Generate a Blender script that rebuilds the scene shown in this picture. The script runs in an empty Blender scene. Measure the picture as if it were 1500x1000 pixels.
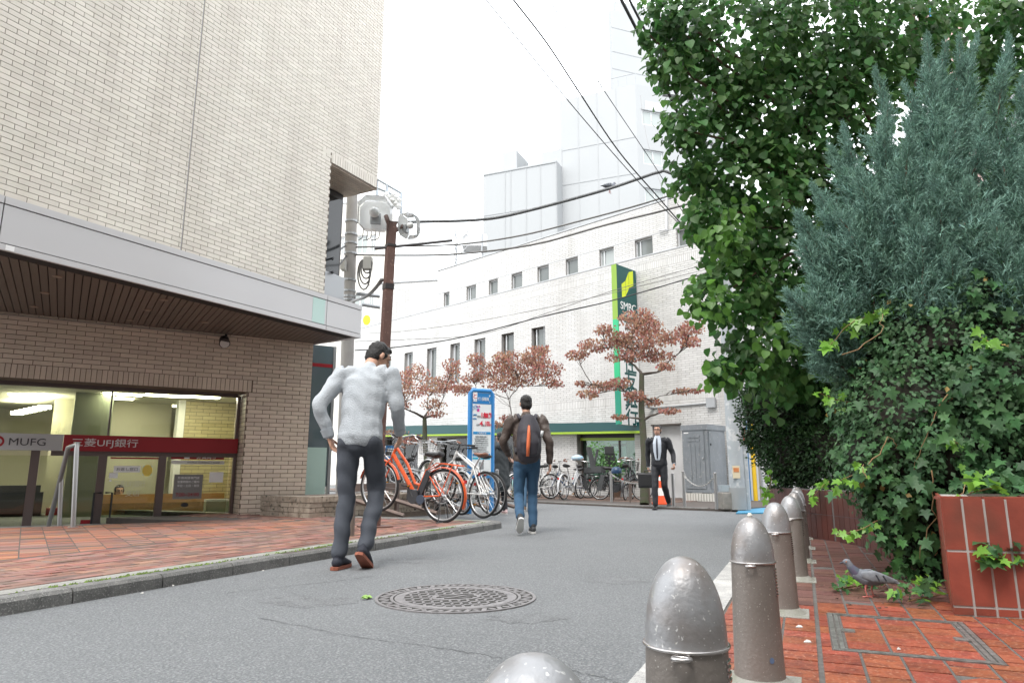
import bpy, bmesh, math, random
import numpy as np
from mathutils import Vector, Matrix, Euler
R = math.radians
SC = bpy.context.scene
COL = SC.collection
# ------------------------------------------------------------------ camera
CAM_H, PITCH, FPX = 0.78, R(10.9), 1000.0
cam = bpy.data.objects.new('camera', bpy.data.cameras.new('camera'))
COL.objects.link(cam)
cam.location = (0, 0, CAM_H)
cam.rotation_euler = (R(90) + PITCH, 0, 0)
cam.data.sensor_width = 36.0
cam.data.lens = 36.0 * FPX / 1500.0
cam.data.clip_start = 0.02
cam.data.clip_end = 2000
SC.camera = cam
# ------------------------------------------------------------------ overcast sky, weak broad sun
SUN_EL, SUN_AZ = R(58), R(205)
wd = bpy.data.worlds.new('World'); SC.world = wd; wd.use_nodes = True
wt = wd.node_tree
sky = wt.nodes.new('ShaderNodeTexSky'); sky.sky_type = 'NISHITA'; sky.sun_disc = False
sky.sun_elevation = SUN_EL; sky.sun_rotation = SUN_AZ; sky.dust_density = 5; sky.air_density = 1.5
mx = wt.nodes.new('ShaderNodeMix'); mx.data_type = 'RGBA'; mx.inputs[0].default_value = 0.9
mx.inputs[7].default_value = (9.6, 9.9, 10.2, 1)
wt.links.new(sky.outputs[0], mx.inputs[6])
bg = wt.nodes['Background']; bg.inputs[1].default_value = 0.1
wt.links.new(mx.outputs[2], bg.inputs[0])
sun = bpy.data.objects.new('sun', bpy.data.lights.new('sun', 'SUN')); COL.objects.link(sun)
sun.data.energy = 0.9; sun.data.angle = R(25); sun.data.color = (1, .97, .93)
sdir = Vector((math.sin(SUN_AZ) * math.cos(SUN_EL), math.cos(SUN_AZ) * math.cos(SUN_EL), math.sin(SUN_EL)))
sun.rotation_euler = sdir.to_track_quat('Z', 'Y').to_euler()
sun.location = sdir * 50
vs = SC.view_settings
vs.view_transform = 'Standard'; vs.look = 'None'; vs.exposure = 1.68; vs.gamma = 1
SC.cycles.max_bounces = 7; SC.cycles.transparent_max_bounces = 16
SC.cycles.use_denoising = True
# ------------------------------------------------------------------ pixel -> place
def ray(x, y):
    cx = (x - 750) / FPX; cy = (500 - y) / FPX
    return Vector((cx, math.cos(PITCH) - cy * math.sin(PITCH), math.sin(PITCH) + cy * math.cos(PITCH)))
CP = Vector((0, 0, CAM_H))
def at(x, y, Y):
    r = ray(x, y); return CP + r * (Y / r.y)
def gnd(x, y, z=0.0):
    r = ray(x, y); return CP + r * ((z - CAM_H) / r.z)
def proj(p):
    v = Vector(p) - CP
    d = v.y * math.cos(PITCH) + v.z * math.sin(PITCH)
    if d < .05: return (-9999, -9999, d)
    return (750 + FPX * v.x / d, 500 - FPX * (-v.y * math.sin(PITCH) + v.z * math.cos(PITCH)) / d, d)
class Wall:
    """a vertical plane: a = metres along it, z = height, off = metres towards the camera"""
    def __init__(s, o, az):
        s.o = Vector((o[0], o[1], 0)); s.u = Vector((math.sin(R(az)), math.cos(R(az)), 0))
        n = Vector((s.u.y, -s.u.x, 0))
        s.n = n if n.dot(-s.o) > 0 else -n
        s.ang = math.atan2(s.u.y, s.u.x)
        s.flip = Vector((0, 0, 1)).cross(s.u).dot(s.n) > 0
    def p(s, a, z, off=0.0): return s.o + s.u * a + s.n * off + Vector((0, 0, z))
    def hit(s, x, y, off=0.0):
        r = ray(x, y); o = s.o + s.n * off
        t = (o - CP).dot(s.n) / r.dot(s.n); q = CP + r * t
        return (q - o).dot(s.u), q.z
    def a(s, x, y=600, off=0.0): return s.hit(x, y, off)[0]
    def z(s, x, y, off=0.0): return s.hit(x, y, off)[1]
# ------------------------------------------------------------------ objects
def tag(o, label=None, cat=None, group=None, kind=None):
    if label: o['label'] = label
    if cat: o['category'] = cat
    if group: o['group'] = group
    if kind: o['kind'] = kind
    return o
def E(name, loc=(0, 0, 0), rz=0.0, label=None, cat=None, group=None):
    o = bpy.data.objects.new(name, None); COL.objects.link(o)
    o.location = loc; o.rotation_euler = (0, 0, rz); o.empty_display_size = .1
    return tag(o, label, cat, group)
def link(name, me, parent=None, world=True):
    o = bpy.data.objects.new(name, me); COL.objects.link(o)
    if parent is not None:
        o.parent = parent
        if world:   # the mesh is written in world metres: undo the parent's own placement
            m = Matrix.Identity(4); q = parent
            while q is not None:
                m = Matrix.LocRotScale(q.location, q.rotation_euler, q.scale) @ m if q.type == 'EMPTY' else m
                q = q.parent
            o.matrix_parent_inverse = m.inverted() if parent.type == 'EMPTY' else Matrix.Identity(4)
    return o
def copy_tree(o, parent=None):
    c = o.copy(); COL.objects.link(c); c.parent = parent
    for k in list(o.children): copy_tree(k, c)
    return c
def flat_tris(me): return me
class MB:
    def __init__(s): s.v = []; s.f = []
    def add(s, vs, fs):
        n = len(s.v); s.v.extend([tuple(q) for q in vs]); s.f.extend([tuple(i + n for i in q) for q in fs]); return s
    def box(s, c, d, m=None):
        x, y, z = d[0] / 2, d[1] / 2, d[2] / 2
        vs = [Vector(q) for q in ((-x, -y, -z), (x, -y, -z), (x, y, -z), (-x, y, -z), (-x, -y, z), (x, -y, z), (x, y, z), (-x, y, z))]
        if m is not None: vs = [m @ q for q in vs]
        c = Vector(c)
        return s.add([q + c for q in vs], ((0, 3, 2, 1), (4, 5, 6, 7), (0, 1, 5, 4), (1, 2, 6, 5), (2, 3, 7, 6), (3, 0, 4, 7)))
    def wbox(s, w, a0, a1, z0, z1, f0, f1):
        """box on a Wall between a0..a1, z0..z1 and offsets f0..f1"""
        if a1 < a0: a0, a1 = a1, a0
        P = [w.p(a, z, f) for z in (z0, z1) for f in (f0, f1) for a in (a0, a1)]
        idx = ((0, 2, 3, 1), (4, 5, 7, 6), (0, 1, 5, 4), (2, 6, 7, 3), (0, 4, 6, 2), (1, 3, 7, 5))
        if not w.flip: idx = tuple(tuple(reversed(q)) for q in idx)
        return s.add(P, [tuple(reversed(q)) for q in idx])
    def tube(s, pts, r, n=8, cap=True, closed=False):
        pts = [Vector(p) for p in pts]; L = len(pts)
        rr = r if isinstance(r, (list, tuple)) else [r] * L
        tang = []
        for i in range(L):
            a = pts[i - 1] if (i > 0 or closed) else pts[i]; b = pts[(i + 1) % L] if (i < L - 1 or closed) else pts[i]
            t = (b - a); tang.append(t.normalized() if t.length > 1e-9 else Vector((0, 0, 1)))
        t0 = tang[0]; up = Vector((0, 0, 1)) if abs(t0.z) < .9 else Vector((1, 0, 0))
        u = up.cross(t0).normalized(); vs = []
        for i in range(L):
            t = tang[i]; u = (u - t * u.dot(t)); u = u.normalized() if u.length > 1e-6 else t.orthogonal().normalized(); w = t.cross(u)
            for k in range(n):
                a = 2 * math.pi * k / n; vs.append(pts[i] + (u * math.cos(a) + w * math.sin(a)) * rr[i])
        fs = []
        for i in range(L if closed else L - 1):
            j = (i + 1) % L
            for k in range(n):
                k2 = (k + 1) % n; fs.append((i * n + k, i * n + k2, j * n + k2, j * n + k))
        if cap and not closed:
            fs.append(tuple(reversed(range(n)))); fs.append(tuple((L - 1) * n + k for k in range(n)))
        return s.add(vs, fs)
    def lathe(s, prof, c=(0, 0, 0), n=24, m=None):
        vs = []; fs = []; c = Vector(c)
        for (r, z) in prof:
            for k in range(n):
                a = 2 * math.pi * k / n; q = Vector((r * math.cos(a), r * math.sin(a), z)); vs.append((m @ q if m is not None else q) + c)
        for i in range(len(prof) - 1):
            for k in range(n):
                k2 = (k + 1) % n; fs.append((i * n + k, i * n + k2, (i + 1) * n + k2, (i + 1) * n + k))
        fs.append(tuple(reversed(range(n)))); fs.append(tuple((len(prof) - 1) * n + k for k in range(n)))
        return s.add(vs, fs)
    def prism(s, poly, z0, z1):
        n = len(poly); vs = [(p[0], p[1], z0) for p in poly] + [(p[0], p[1], z1) for p in poly]
        return s.add(vs, [tuple(reversed(range(n))), tuple(range(n, 2 * n))] + [(i, (i + 1) % n, n + (i + 1) % n, n + i) for i in range(n)])
    def wprism(s, w, poly, f0, f1):
        """outline (a,z) on a Wall pushed from offset f0 to f1"""
        n = len(poly); vs = [w.p(a, z, f0) for a, z in poly] + [w.p(a, z, f1) for a, z in poly]
        return s.add(vs, [tuple(range(n)), tuple(reversed(range(n, 2 * n)))] + [(i, n + i, n + (i + 1) % n, (i + 1) % n) for i in range(n)])
    def mesh(s, name, mat=None, smooth=False, fix=True):
        me = bpy.data.meshes.new(name); me.from_pydata(s.v, [], s.f)
        if fix:
            bm = bmesh.new(); bm.from_mesh(me); bmesh.ops.recalc_face_normals(bm, faces=bm.faces); bm.to_mesh(me); bm.free()
        if mat is not None: me.materials.append(mat)
        if smooth:
            me.polygons.foreach_set('use_smooth', [True] * len(me.polygons))
            if smooth is not True: me.set_sharp_from_angle(angle=R(smooth))
        me.update(); return me
    def build(s, name, mat, parent=None, world=True, smooth=False, fix=True):
        return link(name, s.mesh(name, mat, smooth, fix), parent, world)
def np_mesh(name, V, F, mat, smooth=False):
    """fast mesh from numpy arrays; F is (n,k)"""
    me = bpy.data.meshes.new(name); V = np.ascontiguousarray(V, dtype=np.float32); F = np.ascontiguousarray(F, dtype=np.int32)
    k = F.shape[1]
    me.vertices.add(len(V)); me.vertices.foreach_set('co', V.ravel())
    me.loops.add(F.size); me.loops.foreach_set('vertex_index', F.ravel())
    me.polygons.add(len(F)); me.polygons.foreach_set('loop_start', np.arange(0, F.size, k, dtype=np.int32))
    if smooth: me.polygons.foreach_set('use_smooth', np.ones(len(F), dtype=bool))
    me.materials.append(mat); me.update(calc_edges=True); me.validate(); return me
def clip_poly(poly, half):
    """clip a convex polygon by half-planes (px,py,nx,ny): keep where (p-P).n >= 0"""
    for (px, py, nx, ny) in half:
        out = []; n = len(poly)
        for i in range(n):
            a, b = poly[i], poly[(i + 1) % n]
            da = (a[0] - px) * nx + (a[1] - py) * ny; db = (b[0] - px) * nx + (b[1] - py) * ny
            if da >= 0: out.append(a)
            if (da >= 0) != (db >= 0):
                t = da / (da - db); out.append((a[0] + (b[0] - a[0]) * t, a[1] + (b[1] - a[1]) * t))
        poly = out
        if len(poly) < 3: return []
    return poly
def area(poly): return abs(sum(poly[i][0] * poly[(i + 1) % len(poly)][1] - poly[(i + 1) % len(poly)][0] * poly[i][1] for i in range(len(poly)))) / 2
def sag(a, b, d, n=14):
    a, b = Vector(a), Vector(b)
    return [a.lerp(b, i / n) - Vector((0, 0, 4 * d * (i / n) * (1 - i / n))) for i in range(n + 1)]
# ------------------------------------------------------------------ materials
MATS = {}
def mat(name, c, rough=.6, metal=0.0, var=0.0, c2=None, n=(8, .5, .5), bump=None, trans=0.0, emit=0.0, spec=.5, c3=None, n3=(60, .62, .05), rn=0.0, hue=0.0, coat=0.0, streak=0.0):
    """c base colour; c2 mixed in by noise n=(scale, threshold, softness); c3 a second mix; var value variation per piece; bump=(scale,strength)"""
    if name in MATS: return MATS[name]
    m = bpy.data.materials.new(name); m.use_nodes = True; t = m.node_tree; N = t.nodes; L = t.links
    b = N['Principled BSDF']; MATS[name] = m
    b.inputs['Roughness'].default_value = rough; b.inputs['Metallic'].default_value = metal
    b.inputs['Specular IOR Level'].default_value = spec; b.inputs['Coat Weight'].default_value = coat
    geo = N.new('ShaderNodeNewGeometry')
    def noise(sc, det=4.0, st=0.0):
        q = N.new('ShaderNodeTexNoise'); q.inputs['Scale'].default_value = sc; q.inputs['Detail'].default_value = det
        if st:
            v = N.new('ShaderNodeVectorMath'); v.operation = 'MULTIPLY'; v.inputs[1].default_value = (1, 1, st); L.new(geo.outputs['Position'], v.inputs[0]); L.new(v.outputs[0], q.inputs['Vector'])
        else: L.new(geo.outputs['Position'], q.inputs['Vector'])
        return q.outputs[0]
    def mixc(fac, a, bb, blend='MIX'):
        q = N.new('ShaderNodeMix'); q.data_type = 'RGBA'; q.blend_type = blend
        if hasattr(fac, 'links'): L.new(fac, q.inputs[0])
        else: q.inputs[0].default_value = fac
        for i, w in ((6, a), (7, bb)):
            if hasattr(w, 'links'): L.new(w, q.inputs[i])
            else: q.inputs[i].default_value = (*w[:3], 1)
        return q.outputs[2]
    def step(v, th, soft):
        q = N.new('ShaderNodeMapRange'); q.inputs[1].default_value = th - soft; q.inputs[2].default_value = th + soft; L.new(v, q.inputs[0]); return q.outputs[0]
    col = c
    if c2 is not None: col = mixc(step(noise(n[0]), n[1], n[2]), col, c2)
    if c3 is not None: col = mixc(step(noise(n3[0], 2.0 if not streak else 5.0, streak), n3[1], n3[2]), col, c3)
    if var or hue:
        oi = N.new('ShaderNodeObjectInfo'); ad = N.new('ShaderNodeMath'); ad.operation = 'ADD'
        L.new(geo.outputs['Random Per Island'], ad.inputs[0]); L.new(oi.outputs['Random'], ad.inputs[1])
        fr = N.new('ShaderNodeMath'); fr.operation = 'FRACT'; L.new(ad.outputs[0], fr.inputs[0])
        mr = N.new('ShaderNodeMapRange'); mr.inputs[3].default_value = 1 - var; mr.inputs[4].default_value = 1 + var; L.new(fr.outputs[0], mr.inputs[0])
        hs = N.new('ShaderNodeHueSaturation'); L.new(mr.outputs[0], hs.inputs['Value'])
        if hue:
            mh = N.new('ShaderNodeMath'); mh.operation = 'MULTIPLY'; mh.inputs[1].default_value = 7.13; L.new(fr.outputs[0], mh.inputs[0])
            f2 = N.new('ShaderNodeMath'); f2.operation = 'FRACT'; L.new(mh.outputs[0], f2.inputs[0])
            m2 = N.new('ShaderNodeMapRange'); m2.inputs[3].default_value = .5 - hue; m2.inputs[4].default_value = .5 + hue; L.new(f2.outputs[0], m2.inputs[0]); L.new(m2.outputs[0], hs.inputs['Hue'])
        if hasattr(col, 'links'): L.new(col, hs.inputs['Color'])
        else: hs.inputs['Color'].default_value = (*col[:3], 1)
        col = hs.outputs[0]
    if hasattr(col, 'links'): L.new(col, b.inputs['Base Color'])
    else: b.inputs['Base Color'].default_value = (*col[:3], 1)
    if rn:
        q = N.new('ShaderNodeMapRange'); q.inputs[3].default_value = max(0, rough - rn); q.inputs[4].default_value = rough + rn; L.new(noise(25), q.inputs[0]); L.new(q.outputs[0], b.inputs['Roughness'])
    if bump:
        q = N.new('ShaderNodeBump'); q.inputs['Strength'].default_value = bump[1]; q.inputs['Distance'].default_value = .02; L.new(noise(bump[0]), q.inputs['Height']); L.new(q.outputs[0], b.inputs['Normal'])
    if emit:
        b.inputs['Emission Color'].default_value = (*c[:3], 1); b.inputs['Emission Strength'].default_value = emit
    if trans:
        tr = N.new('ShaderNodeBsdfTranslucent'); ms = N.new('ShaderNodeMixShader'); ms.inputs[0].default_value = trans
        if hasattr(col, 'links'):
            br = N.new('ShaderNodeHueSaturation'); br.inputs['Value'].default_value = 1.7; L.new(col, br.inputs['Color']); L.new(br.outputs[0], tr.inputs[0])
        else: tr.inputs[0].default_value = (*[min(1, q * 1.7) for q in col[:3]], 1)
        L.new(b.outputs[0], ms.inputs[1]); L.new(tr.outputs[0], ms.inputs[2]); L.new(ms.outputs[0], N['Material Output'].inputs[0])
    return m
def glass(name, tint=(.9, .95, .93), refl=.06, rough=0.0):
    if name in MATS: return MATS[name]
    m = bpy.data.materials.new(name); m.use_nodes = True; t = m.node_tree; N = t.nodes; L = t.links; MATS[name] = m
    N.remove(N['Principled BSDF'])
    tr = N.new('ShaderNodeBsdfTransparent'); tr.inputs[0].default_value = (*tint, 1)
    gl = N.new('ShaderNodeBsdfGlossy'); gl.inputs['Roughness'].default_value = rough
    fr = N.new('ShaderNodeFresnel'); fr.inputs[0].default_value = 1.45
    ad = N.new('ShaderNodeMath'); ad.operation = 'MULTIPLY_ADD'; ad.inputs[1].default_value = 1.0; ad.inputs[2].default_value = refl - .03; ad.use_clamp = True
    L.new(fr.outputs[0], ad.inputs[0]); ms = N.new('ShaderNodeMixShader'); L.new(ad.outputs[0], ms.inputs[0])
    L.new(tr.outputs[0], ms.inputs[1]); L.new(gl.outputs[0], ms.inputs[2]); L.new(ms.outputs[0], N['Material Output'].inputs[0])
    return m
# ------------------------------------------------------------------ lettering
def text_mesh(body, size, mt, name='lettering', bold=0.0, align='CENTER', ex=.002):
    cu = bpy.data.curves.new(name, 'FONT'); cu.body = body; cu.size = size; cu.extrude = ex; cu.offset = bold
    cu.align_x = align; cu.align_y = 'CENTER'; cu.resolution_u = 3
    o = bpy.data.objects.new(name, cu); COL.objects.link(o)
    dg = bpy.context.evaluated_depsgraph_get(); me = bpy.data.meshes.new_from_object(o.evaluated_get(dg))
    bpy.data.objects.remove(o); me.materials.clear(); me.materials.append(mt); return me
def put_text(body, size, mt, w, a, z, off, parent, name='lettering', bold=0.0, sx=1.0, tilt=0.0, maxw=None, vert=False):
    """lettering laid on a Wall, centred on (a,z)"""
    me = text_mesh(body, size, mt, name, bold)
    V = np.empty(len(me.vertices) * 3, dtype=np.float32); me.vertices.foreach_get('co', V); V = V.reshape(-1, 3)
    if maxw is not None and len(V):
        ww = V[:, 0].max() - V[:, 0].min(); sx = maxw / max(ww, 1e-6)
    xd = w.n.cross(Vector((0, 0, 1))) * -1      # reads left to right for a viewer in front
    o = w.p(a, z, off); n = w.n
    if len(V):
        V[:, 0] -= (V[:, 0].max() + V[:, 0].min()) / 2; V[:, 1] -= (V[:, 1].max() + V[:, 1].min()) / 2
    W = np.array(o)[None] + V[:, :1] * sx * np.array(xd)[None] + V[:, 1:2] * np.array((0, 0, 1.))[None] + V[:, 2:3] * np.array(n)[None]
    if tilt: W[:, 2] += V[:, 0] * sx * tilt
    me.vertices.foreach_set('co', W.astype(np.float32).ravel()); me.update()
    return link(name, me, parent)
# ================================================================== ground, road, pavements
random.seed(4); rng = np.random.default_rng(4)
asphalt = mat('asphalt', (.142, .148, .152), .85, c2=(.112, .117, .121), n=(.55, .5, .2), bump=(75, .7), c3=(.225, .23, .232), n3=(95, .58, .1))
conc = mat('kerb_concrete', (.165, .16, .152), .9, c2=(.09, .09, .086), n=(9, .52, .2), bump=(120, .4), c3=(.27, .265, .25), n3=(110, .62, .06), var=.15)
RZ = .045
road = MB(); road.add([(-300, -60, RZ), (300, -60, RZ), (300, 400, RZ), (-300, 400, RZ)], [(0, 1, 2, 3)])
tag(road.build('road', asphalt), 'grey asphalt street curving towards the white bank', kind='structure')
seam = mat('asphalt_seam', (.09, .093, .096), .85, c2=(.14, .145, .148), n=(5, .5, .1))
for pts in ([(380, 905), (520, 932), (640, 948), (745, 965)], [(745, 965), (860, 985), (930, 1010)], [(640, 800), (780, 792), (920, 776), (1040, 768)], [(330, 868), (480, 852), (560, 842)]):
    P = []; pp = [gnd(x, y, RZ) for x, y in pts]
    for i in range(len(pp) - 1):
        for t in range(14): P.append(pp[i].lerp(pp[i + 1], t / 14) + Vector((random.gauss(0, .008), random.gauss(0, .008), .0)))
    m = MB(); w0 = .0032
    for i in range(len(P) - 1):
        d = (P[i + 1] - P[i]).normalized(); s_ = Vector((-d.y, d.x, 0)) * w0 * random.uniform(.4, 1.3); m.add([P[i] - s_ + Vector((0, 0, .002)), P[i] + s_ + Vector((0, 0, .002)), P[i + 1] + s_ + Vector((0, 0, .002)), P[i + 1] - s_ + Vector((0, 0, .002))], [(0, 1, 2, 3)])
    m.build('road_crack', seam, bpy.data.objects['road'])
oil = mat('oil_stain', (.098, .101, .104), .75, bump=(75, .7), c2=(.135, .14, .144), n=(7, .5, .12), c3=(.21, .215, .217), n3=(95, .58, .1))
for (x, y, rx, ry) in ((842, 741.5, .75, .3), (600, 820, .35, .2), (905, 850, .22, .16), (455, 880, .3, .18), (770, 905, .2, .12)):
    c = gnd(x, y, RZ); m = MB(); n = 26; m.add([(c.x + rx * (1 + random.uniform(-.3, .2)) * math.cos(6.283 * k / n), c.y + ry * (1 + random.uniform(-.3, .2)) * math.sin(6.283 * k / n), RZ + .0012) for k in range(n)], [tuple(range(n))]); m.build('oil_stain', oil, bpy.data.objects['road'])
K0, K1 = gnd(0, 881, .12), gnd(748, 763, .12)
KAZ = math.degrees(math.atan2(K1.x - K0.x, K1.y - K0.y))
KF = Wall(K0, KAZ)          # kerb frame: a along the street, off towards the road
KEND = (K1 - K0).length
def kp(a, v): q = KF.p(a, 0, -v); return (q.x, q.y)     # v metres behind the kerb edge
# kerb outline: straight run, tight corner, then back along the side street
line = [KF.p(-5 + i, 0, 0) for i in range(int(KEND + 5))] + [KF.p(KEND - .35, 0, 0)]
cx, cy = KEND - .35, -.35
for k in range(1, 7):
    an = R(90 - 15 * k * 1.0); line.append(KF.p(cx + .35 * math.cos(an), 0, cy + .35 * math.sin(an)))
back = Vector((math.sin(R(KAZ - 90)), math.cos(R(KAZ - 90)), 0))
for k in range(1, 13): line.append(KF.p(KEND, 0, -.35) + back * (.8 * k))
def offset_pts(pts, d):
    out = []
    for i, p in enumerate(pts):
        a = pts[max(i - 1, 0)]; b = pts[min(i + 1, len(pts) - 1)]; t = (b - a).normalized(); out.append(p + Vector((-t.y, t.x, 0)) * d)
    return out
red_old = mat('worn_red_paver', (.23, .105, .075), .85, var=.32, hue=.014, c2=(.17, .105, .085), n=(3.2, .52, .12), bump=(150, .3), c3=(.12, .11, .105), n3=(14, .66, .08))
mortar_p = mat('paver_joint', (.085, .07, .062), .95, c2=(.06, .055, .05), n=(6, .6, .1))
LW = Wall(at(340, 600, 11.1), 57)
ev0, ev1 = gnd(0, 773.5, .13), gnd(327, 761.5, .13)
SW = Wall(ev0, math.degrees(math.atan2(ev1.x - ev0.x, ev1.y - ev0.y)))   # edge of the paving at the sunken entrance
apier = (Vector(gnd(430, 762, .13)) - KF.o).dot(KF.u)
big = [(p.x, p.y) for p in offset_pts(line, .07)] + [(-16, 19), (-18, 0)]; qa = KF.p(apier - .6, 0, 0)
base = MB(); base.prism(clip_poly(big, [(SW.o.x, SW.o.y, SW.n.x, SW.n.y)]), -.9, .1295)
base.prism(clip_poly(big, [(qa.x, qa.y, KF.u.x, KF.u.y), (LW.p(0, 0, -.3).x, LW.p(0, 0, -.3).y, LW.n.x, LW.n.y)]), -.05, .1285)
pav = base.build('pavement', mortar_p); tag(pav, 'red brick pavement in front of the beige bank on the corner', kind='structure')
# kerb stones, cut every 0.6 m
def resample(pts, d):
    out = [pts[0]]; acc = 0
    for i in range(len(pts) - 1):
        a, b = pts[i], pts[i + 1]; L = (b - a).length; t = d - acc
        while t < L: out.append(a.lerp(b, t / L)); t += d
        acc = L - (t - d)
    return out
fine = resample(line, .1)
inn = offset_pts(fine, .15); inn2 = offset_pts(fine, .30)
def kerb_run(parent, fine, inn, ztop, step, name, mt, face=.0, cham=.02):
    i = 0
    while i + step < len(fine):
        m = MB(); n = step; j = i + n
        F = [fine[k] for k in range(i, j + 1)]; I = [inn[k] for k in range(i, j + 1)]
        # joints: pull the ends in
        F[0] = F[0].lerp(F[1], .05); I[0] = I[0].lerp(I[1], .05); F[-1] = F[-1].lerp(F[-2], .05); I[-1] = I[-1].lerp(I[-2], .05)
        dz = random.uniform(-.003, .003)
        rows = []
        for f, q in zip(F, I):
            d = (q - f).normalized()
            f = Vector((f.x, f.y, 0)); q = Vector((q.x, q.y, 0))
            rows.append([f + Vector((0, 0, -.06)), f + d * .012 + Vector((0, 0, ztop - cham + dz)), f + d * (.012 + cham) + Vector((0, 0, ztop + dz)), q + Vector((0, 0, ztop + dz)), q + Vector((0, 0, -.06))])
        vs = [p for r in rows for p in r]; fs = []
        for r in range(len(rows) - 1):
            for k in range(4): fs.append((r * 5 + k, r * 5 + k + 1, (r + 1) * 5 + k + 1, (r + 1) * 5 + k))
        fs += [tuple(range(5)), tuple(reversed(range(len(vs) - 5, len(vs))))]
        m.add(vs, fs); m.build(name, mt, parent)
        i = j
kerb_run(pav, fine, inn, .131, 6, 'kerb_stone', conc)
gut = mat('gutter_concrete', (.27, .265, .24), .92, c2=(.13, .19, .05), n=(5, .60, .06), bump=(90, .4), c3=(.2, .19, .18), n3=(70, .55, .1))
m = MB(); L1, L2 = offset_pts(fine, .155), inn2
for i in range(len(fine) - 1):
    a, b, c, d = L1[i], L1[i + 1], L2[i + 1], L2[i]
    m.add([(q.x, q.y, .1315) for q in (a, b, c, d)], [(0, 1, 2, 3)])
m.build('concrete_edge_strip', gut, pav)
# moss tufts in the kerb joint
moss = mat('moss', (.10, .15, .03), .95, var=.4)
m = MB()
for k in range(430):
    a = random.choice([random.gauss(2.9, .35), random.gauss(1.2, .5), random.uniform(0, KEND), random.gauss(4.6, .3)]); v = .15 + random.gauss(0, .012)
    if not (-.5 < a < KEND - .5): continue
    x, y = kp(a, v); r = random.uniform(.004, .013)
    m.add([(x - r, y - r, .13), (x + r, y - r * .5, .13), (x, y + r, .13), (x, y, .13 + r * 1.1)], [(0, 1, 3), (1, 2, 3), (2, 0, 3)])
tag(m.build('moss', moss), 'thin green moss growing along the kerb joint by the beige bank', 'moss', kind='stuff')
# wall line of the storefront (needed to end the pavement at the sunken entrance)
dv = -(KF.n.dot(gnd(0, 820, .13) - KF.o))       # depth of the dividing line behind the kerb
bricks = []
def try_brick(poly, halves, full):
    p = clip_poly(poly, halves)
    if p and area(p) > .3 * full: bricks.append((p, area(p) > .98 * full))
j = .007
row = 0; v = .305
while v < 5.2:
    a = -4 + (row % 2) * .1
    while a < KEND + .2:
        cxy = Vector((*kp(a + .1, v + .05), .13)); q = proj(cxy)
        if v + .1 < dv or a > apier:
            if a + .2 < KEND - .31 and -60 < q[0] < 1560 and q[1] < 1060: bricks.append((a, v, 0))
        a += .2
    v += .1; row += 1
bm_proto = MB().box((0, 0, 0), (.2 - j, .1 - j, .04)).mesh('brick', red_old)
cand = sorted(bricks, key=lambda b: (Vector((*kp(b[0] + .1, b[1] + .05), .13)) - CP).length)
def inview(p): q = proj(p); return -5 < q[0] < 1505 and 0 < q[1] < 1005
near = []; rest = MB()
for b in cand:
    x, y = kp(b[0] + .1, b[1] + .05); dz = random.gauss(0, .0012)
    if len(near) < 240 and inview((x, y, .13)):
        o = bpy.data.objects.new('brick', bm_proto); COL.objects.link(o); o.parent = pav; o.location = (x, y, .113 + dz)
        o.rotation_euler = (random.gauss(0, .006), random.gauss(0, .004), KF.ang + random.gauss(0, .006)); near.append(o)
    else:
        rest.box((x, y, .113 + dz), (.2 - j, .1 - j, .04), Matrix.Rotation(KF.ang + random.gauss(0, .004), 3, 'Z'))
tag(rest.build('brick_paving', red_old, pav, fix=False), kind='stuff')
# entrance zone: square-jointed pavers parallel to the storefront
rest = MB(); D0 = KF.p(0, 0, -dv); half = [(D0.x, D0.y, -KF.n.x, -KF.n.y), (SW.o.x, SW.o.y, SW.n.x, SW.n.y)]
red_b = mat('orange_red_paver', (.29, .115, .065), .8, var=.30, hue=.014, c2=(.20, .11, .085), n=(2.2, .5, .12), bump=(150, .25), c3=(.14, .12, .115), n3=(16, .66, .08))
for i in range(-30, 60):
    for k in range(0, 40):
        P = [SW.p(i * .21, 0, k * .105), SW.p(i * .21 + .2, 0, k * .105), SW.p(i * .21 + .2, 0, k * .105 + .1), SW.p(i * .21, 0, k * .105 + .1)]
        p = clip_poly([(q.x, q.y) for q in P], half)
        if not p or area(p) < .004: continue
        c = sum((Vector((*q, 0)) for q in p), Vector()) / len(p)
        if (c - KF.o).dot(KF.u) > apier + .05 or proj(c)[0] < -80: continue
        rest.prism(p, .10, .131 + random.gauss(0, .001))
tag(rest.build('entrance_brick_paving', red_b, pav), kind='stuff')
# ---------------------------------------------------------------- right-hand pavement with red tiles
E0, E1 = gnd(935, 1000, .03), gnd(1065, 835, .03)
RAZ = math.degrees(math.atan2(E1.x - E0.x, E1.y - E0.y))
RU = Vector((math.sin(R(RAZ)), math.cos(R(RAZ)), 0)); RV = Vector((RU.y, -RU.x, 0))
RO = Vector((E0.x, E0.y, 0))
def rp(u, v, z=0.0): return RO + RU * u + RV * v + Vector((0, 0, z))
def ruv(p): d = Vector((p[0], p[1], 0)) - RO; return d.dot(RU), d.dot(RV)
ZR = .07
dark_joint = mat('tile_joint', (.075, .068, .062), .9, c2=(.12, .11, .10), n=(30, .5, .2))
m = MB(); m.prism([tuple(rp(-6, .02)[:2]), tuple(rp(-6, 9)[:2]), tuple(rp(13, 9)[:2]), tuple(rp(13, .02)[:2])], -.05, ZR - .003)
rpav = m.build('pavement', dark_joint); tag(rpav, 'red tiled pavement with bollards beside the ivy planters', kind='structure')
granite = mat('pale_granite', (.52, .51, .48), .8, c2=(.33, .32, .31), n=(7, .5, .2), bump=(140, .3), c3=(.2, .2, .2), n3=(200, .6, .06), var=.1)
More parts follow.
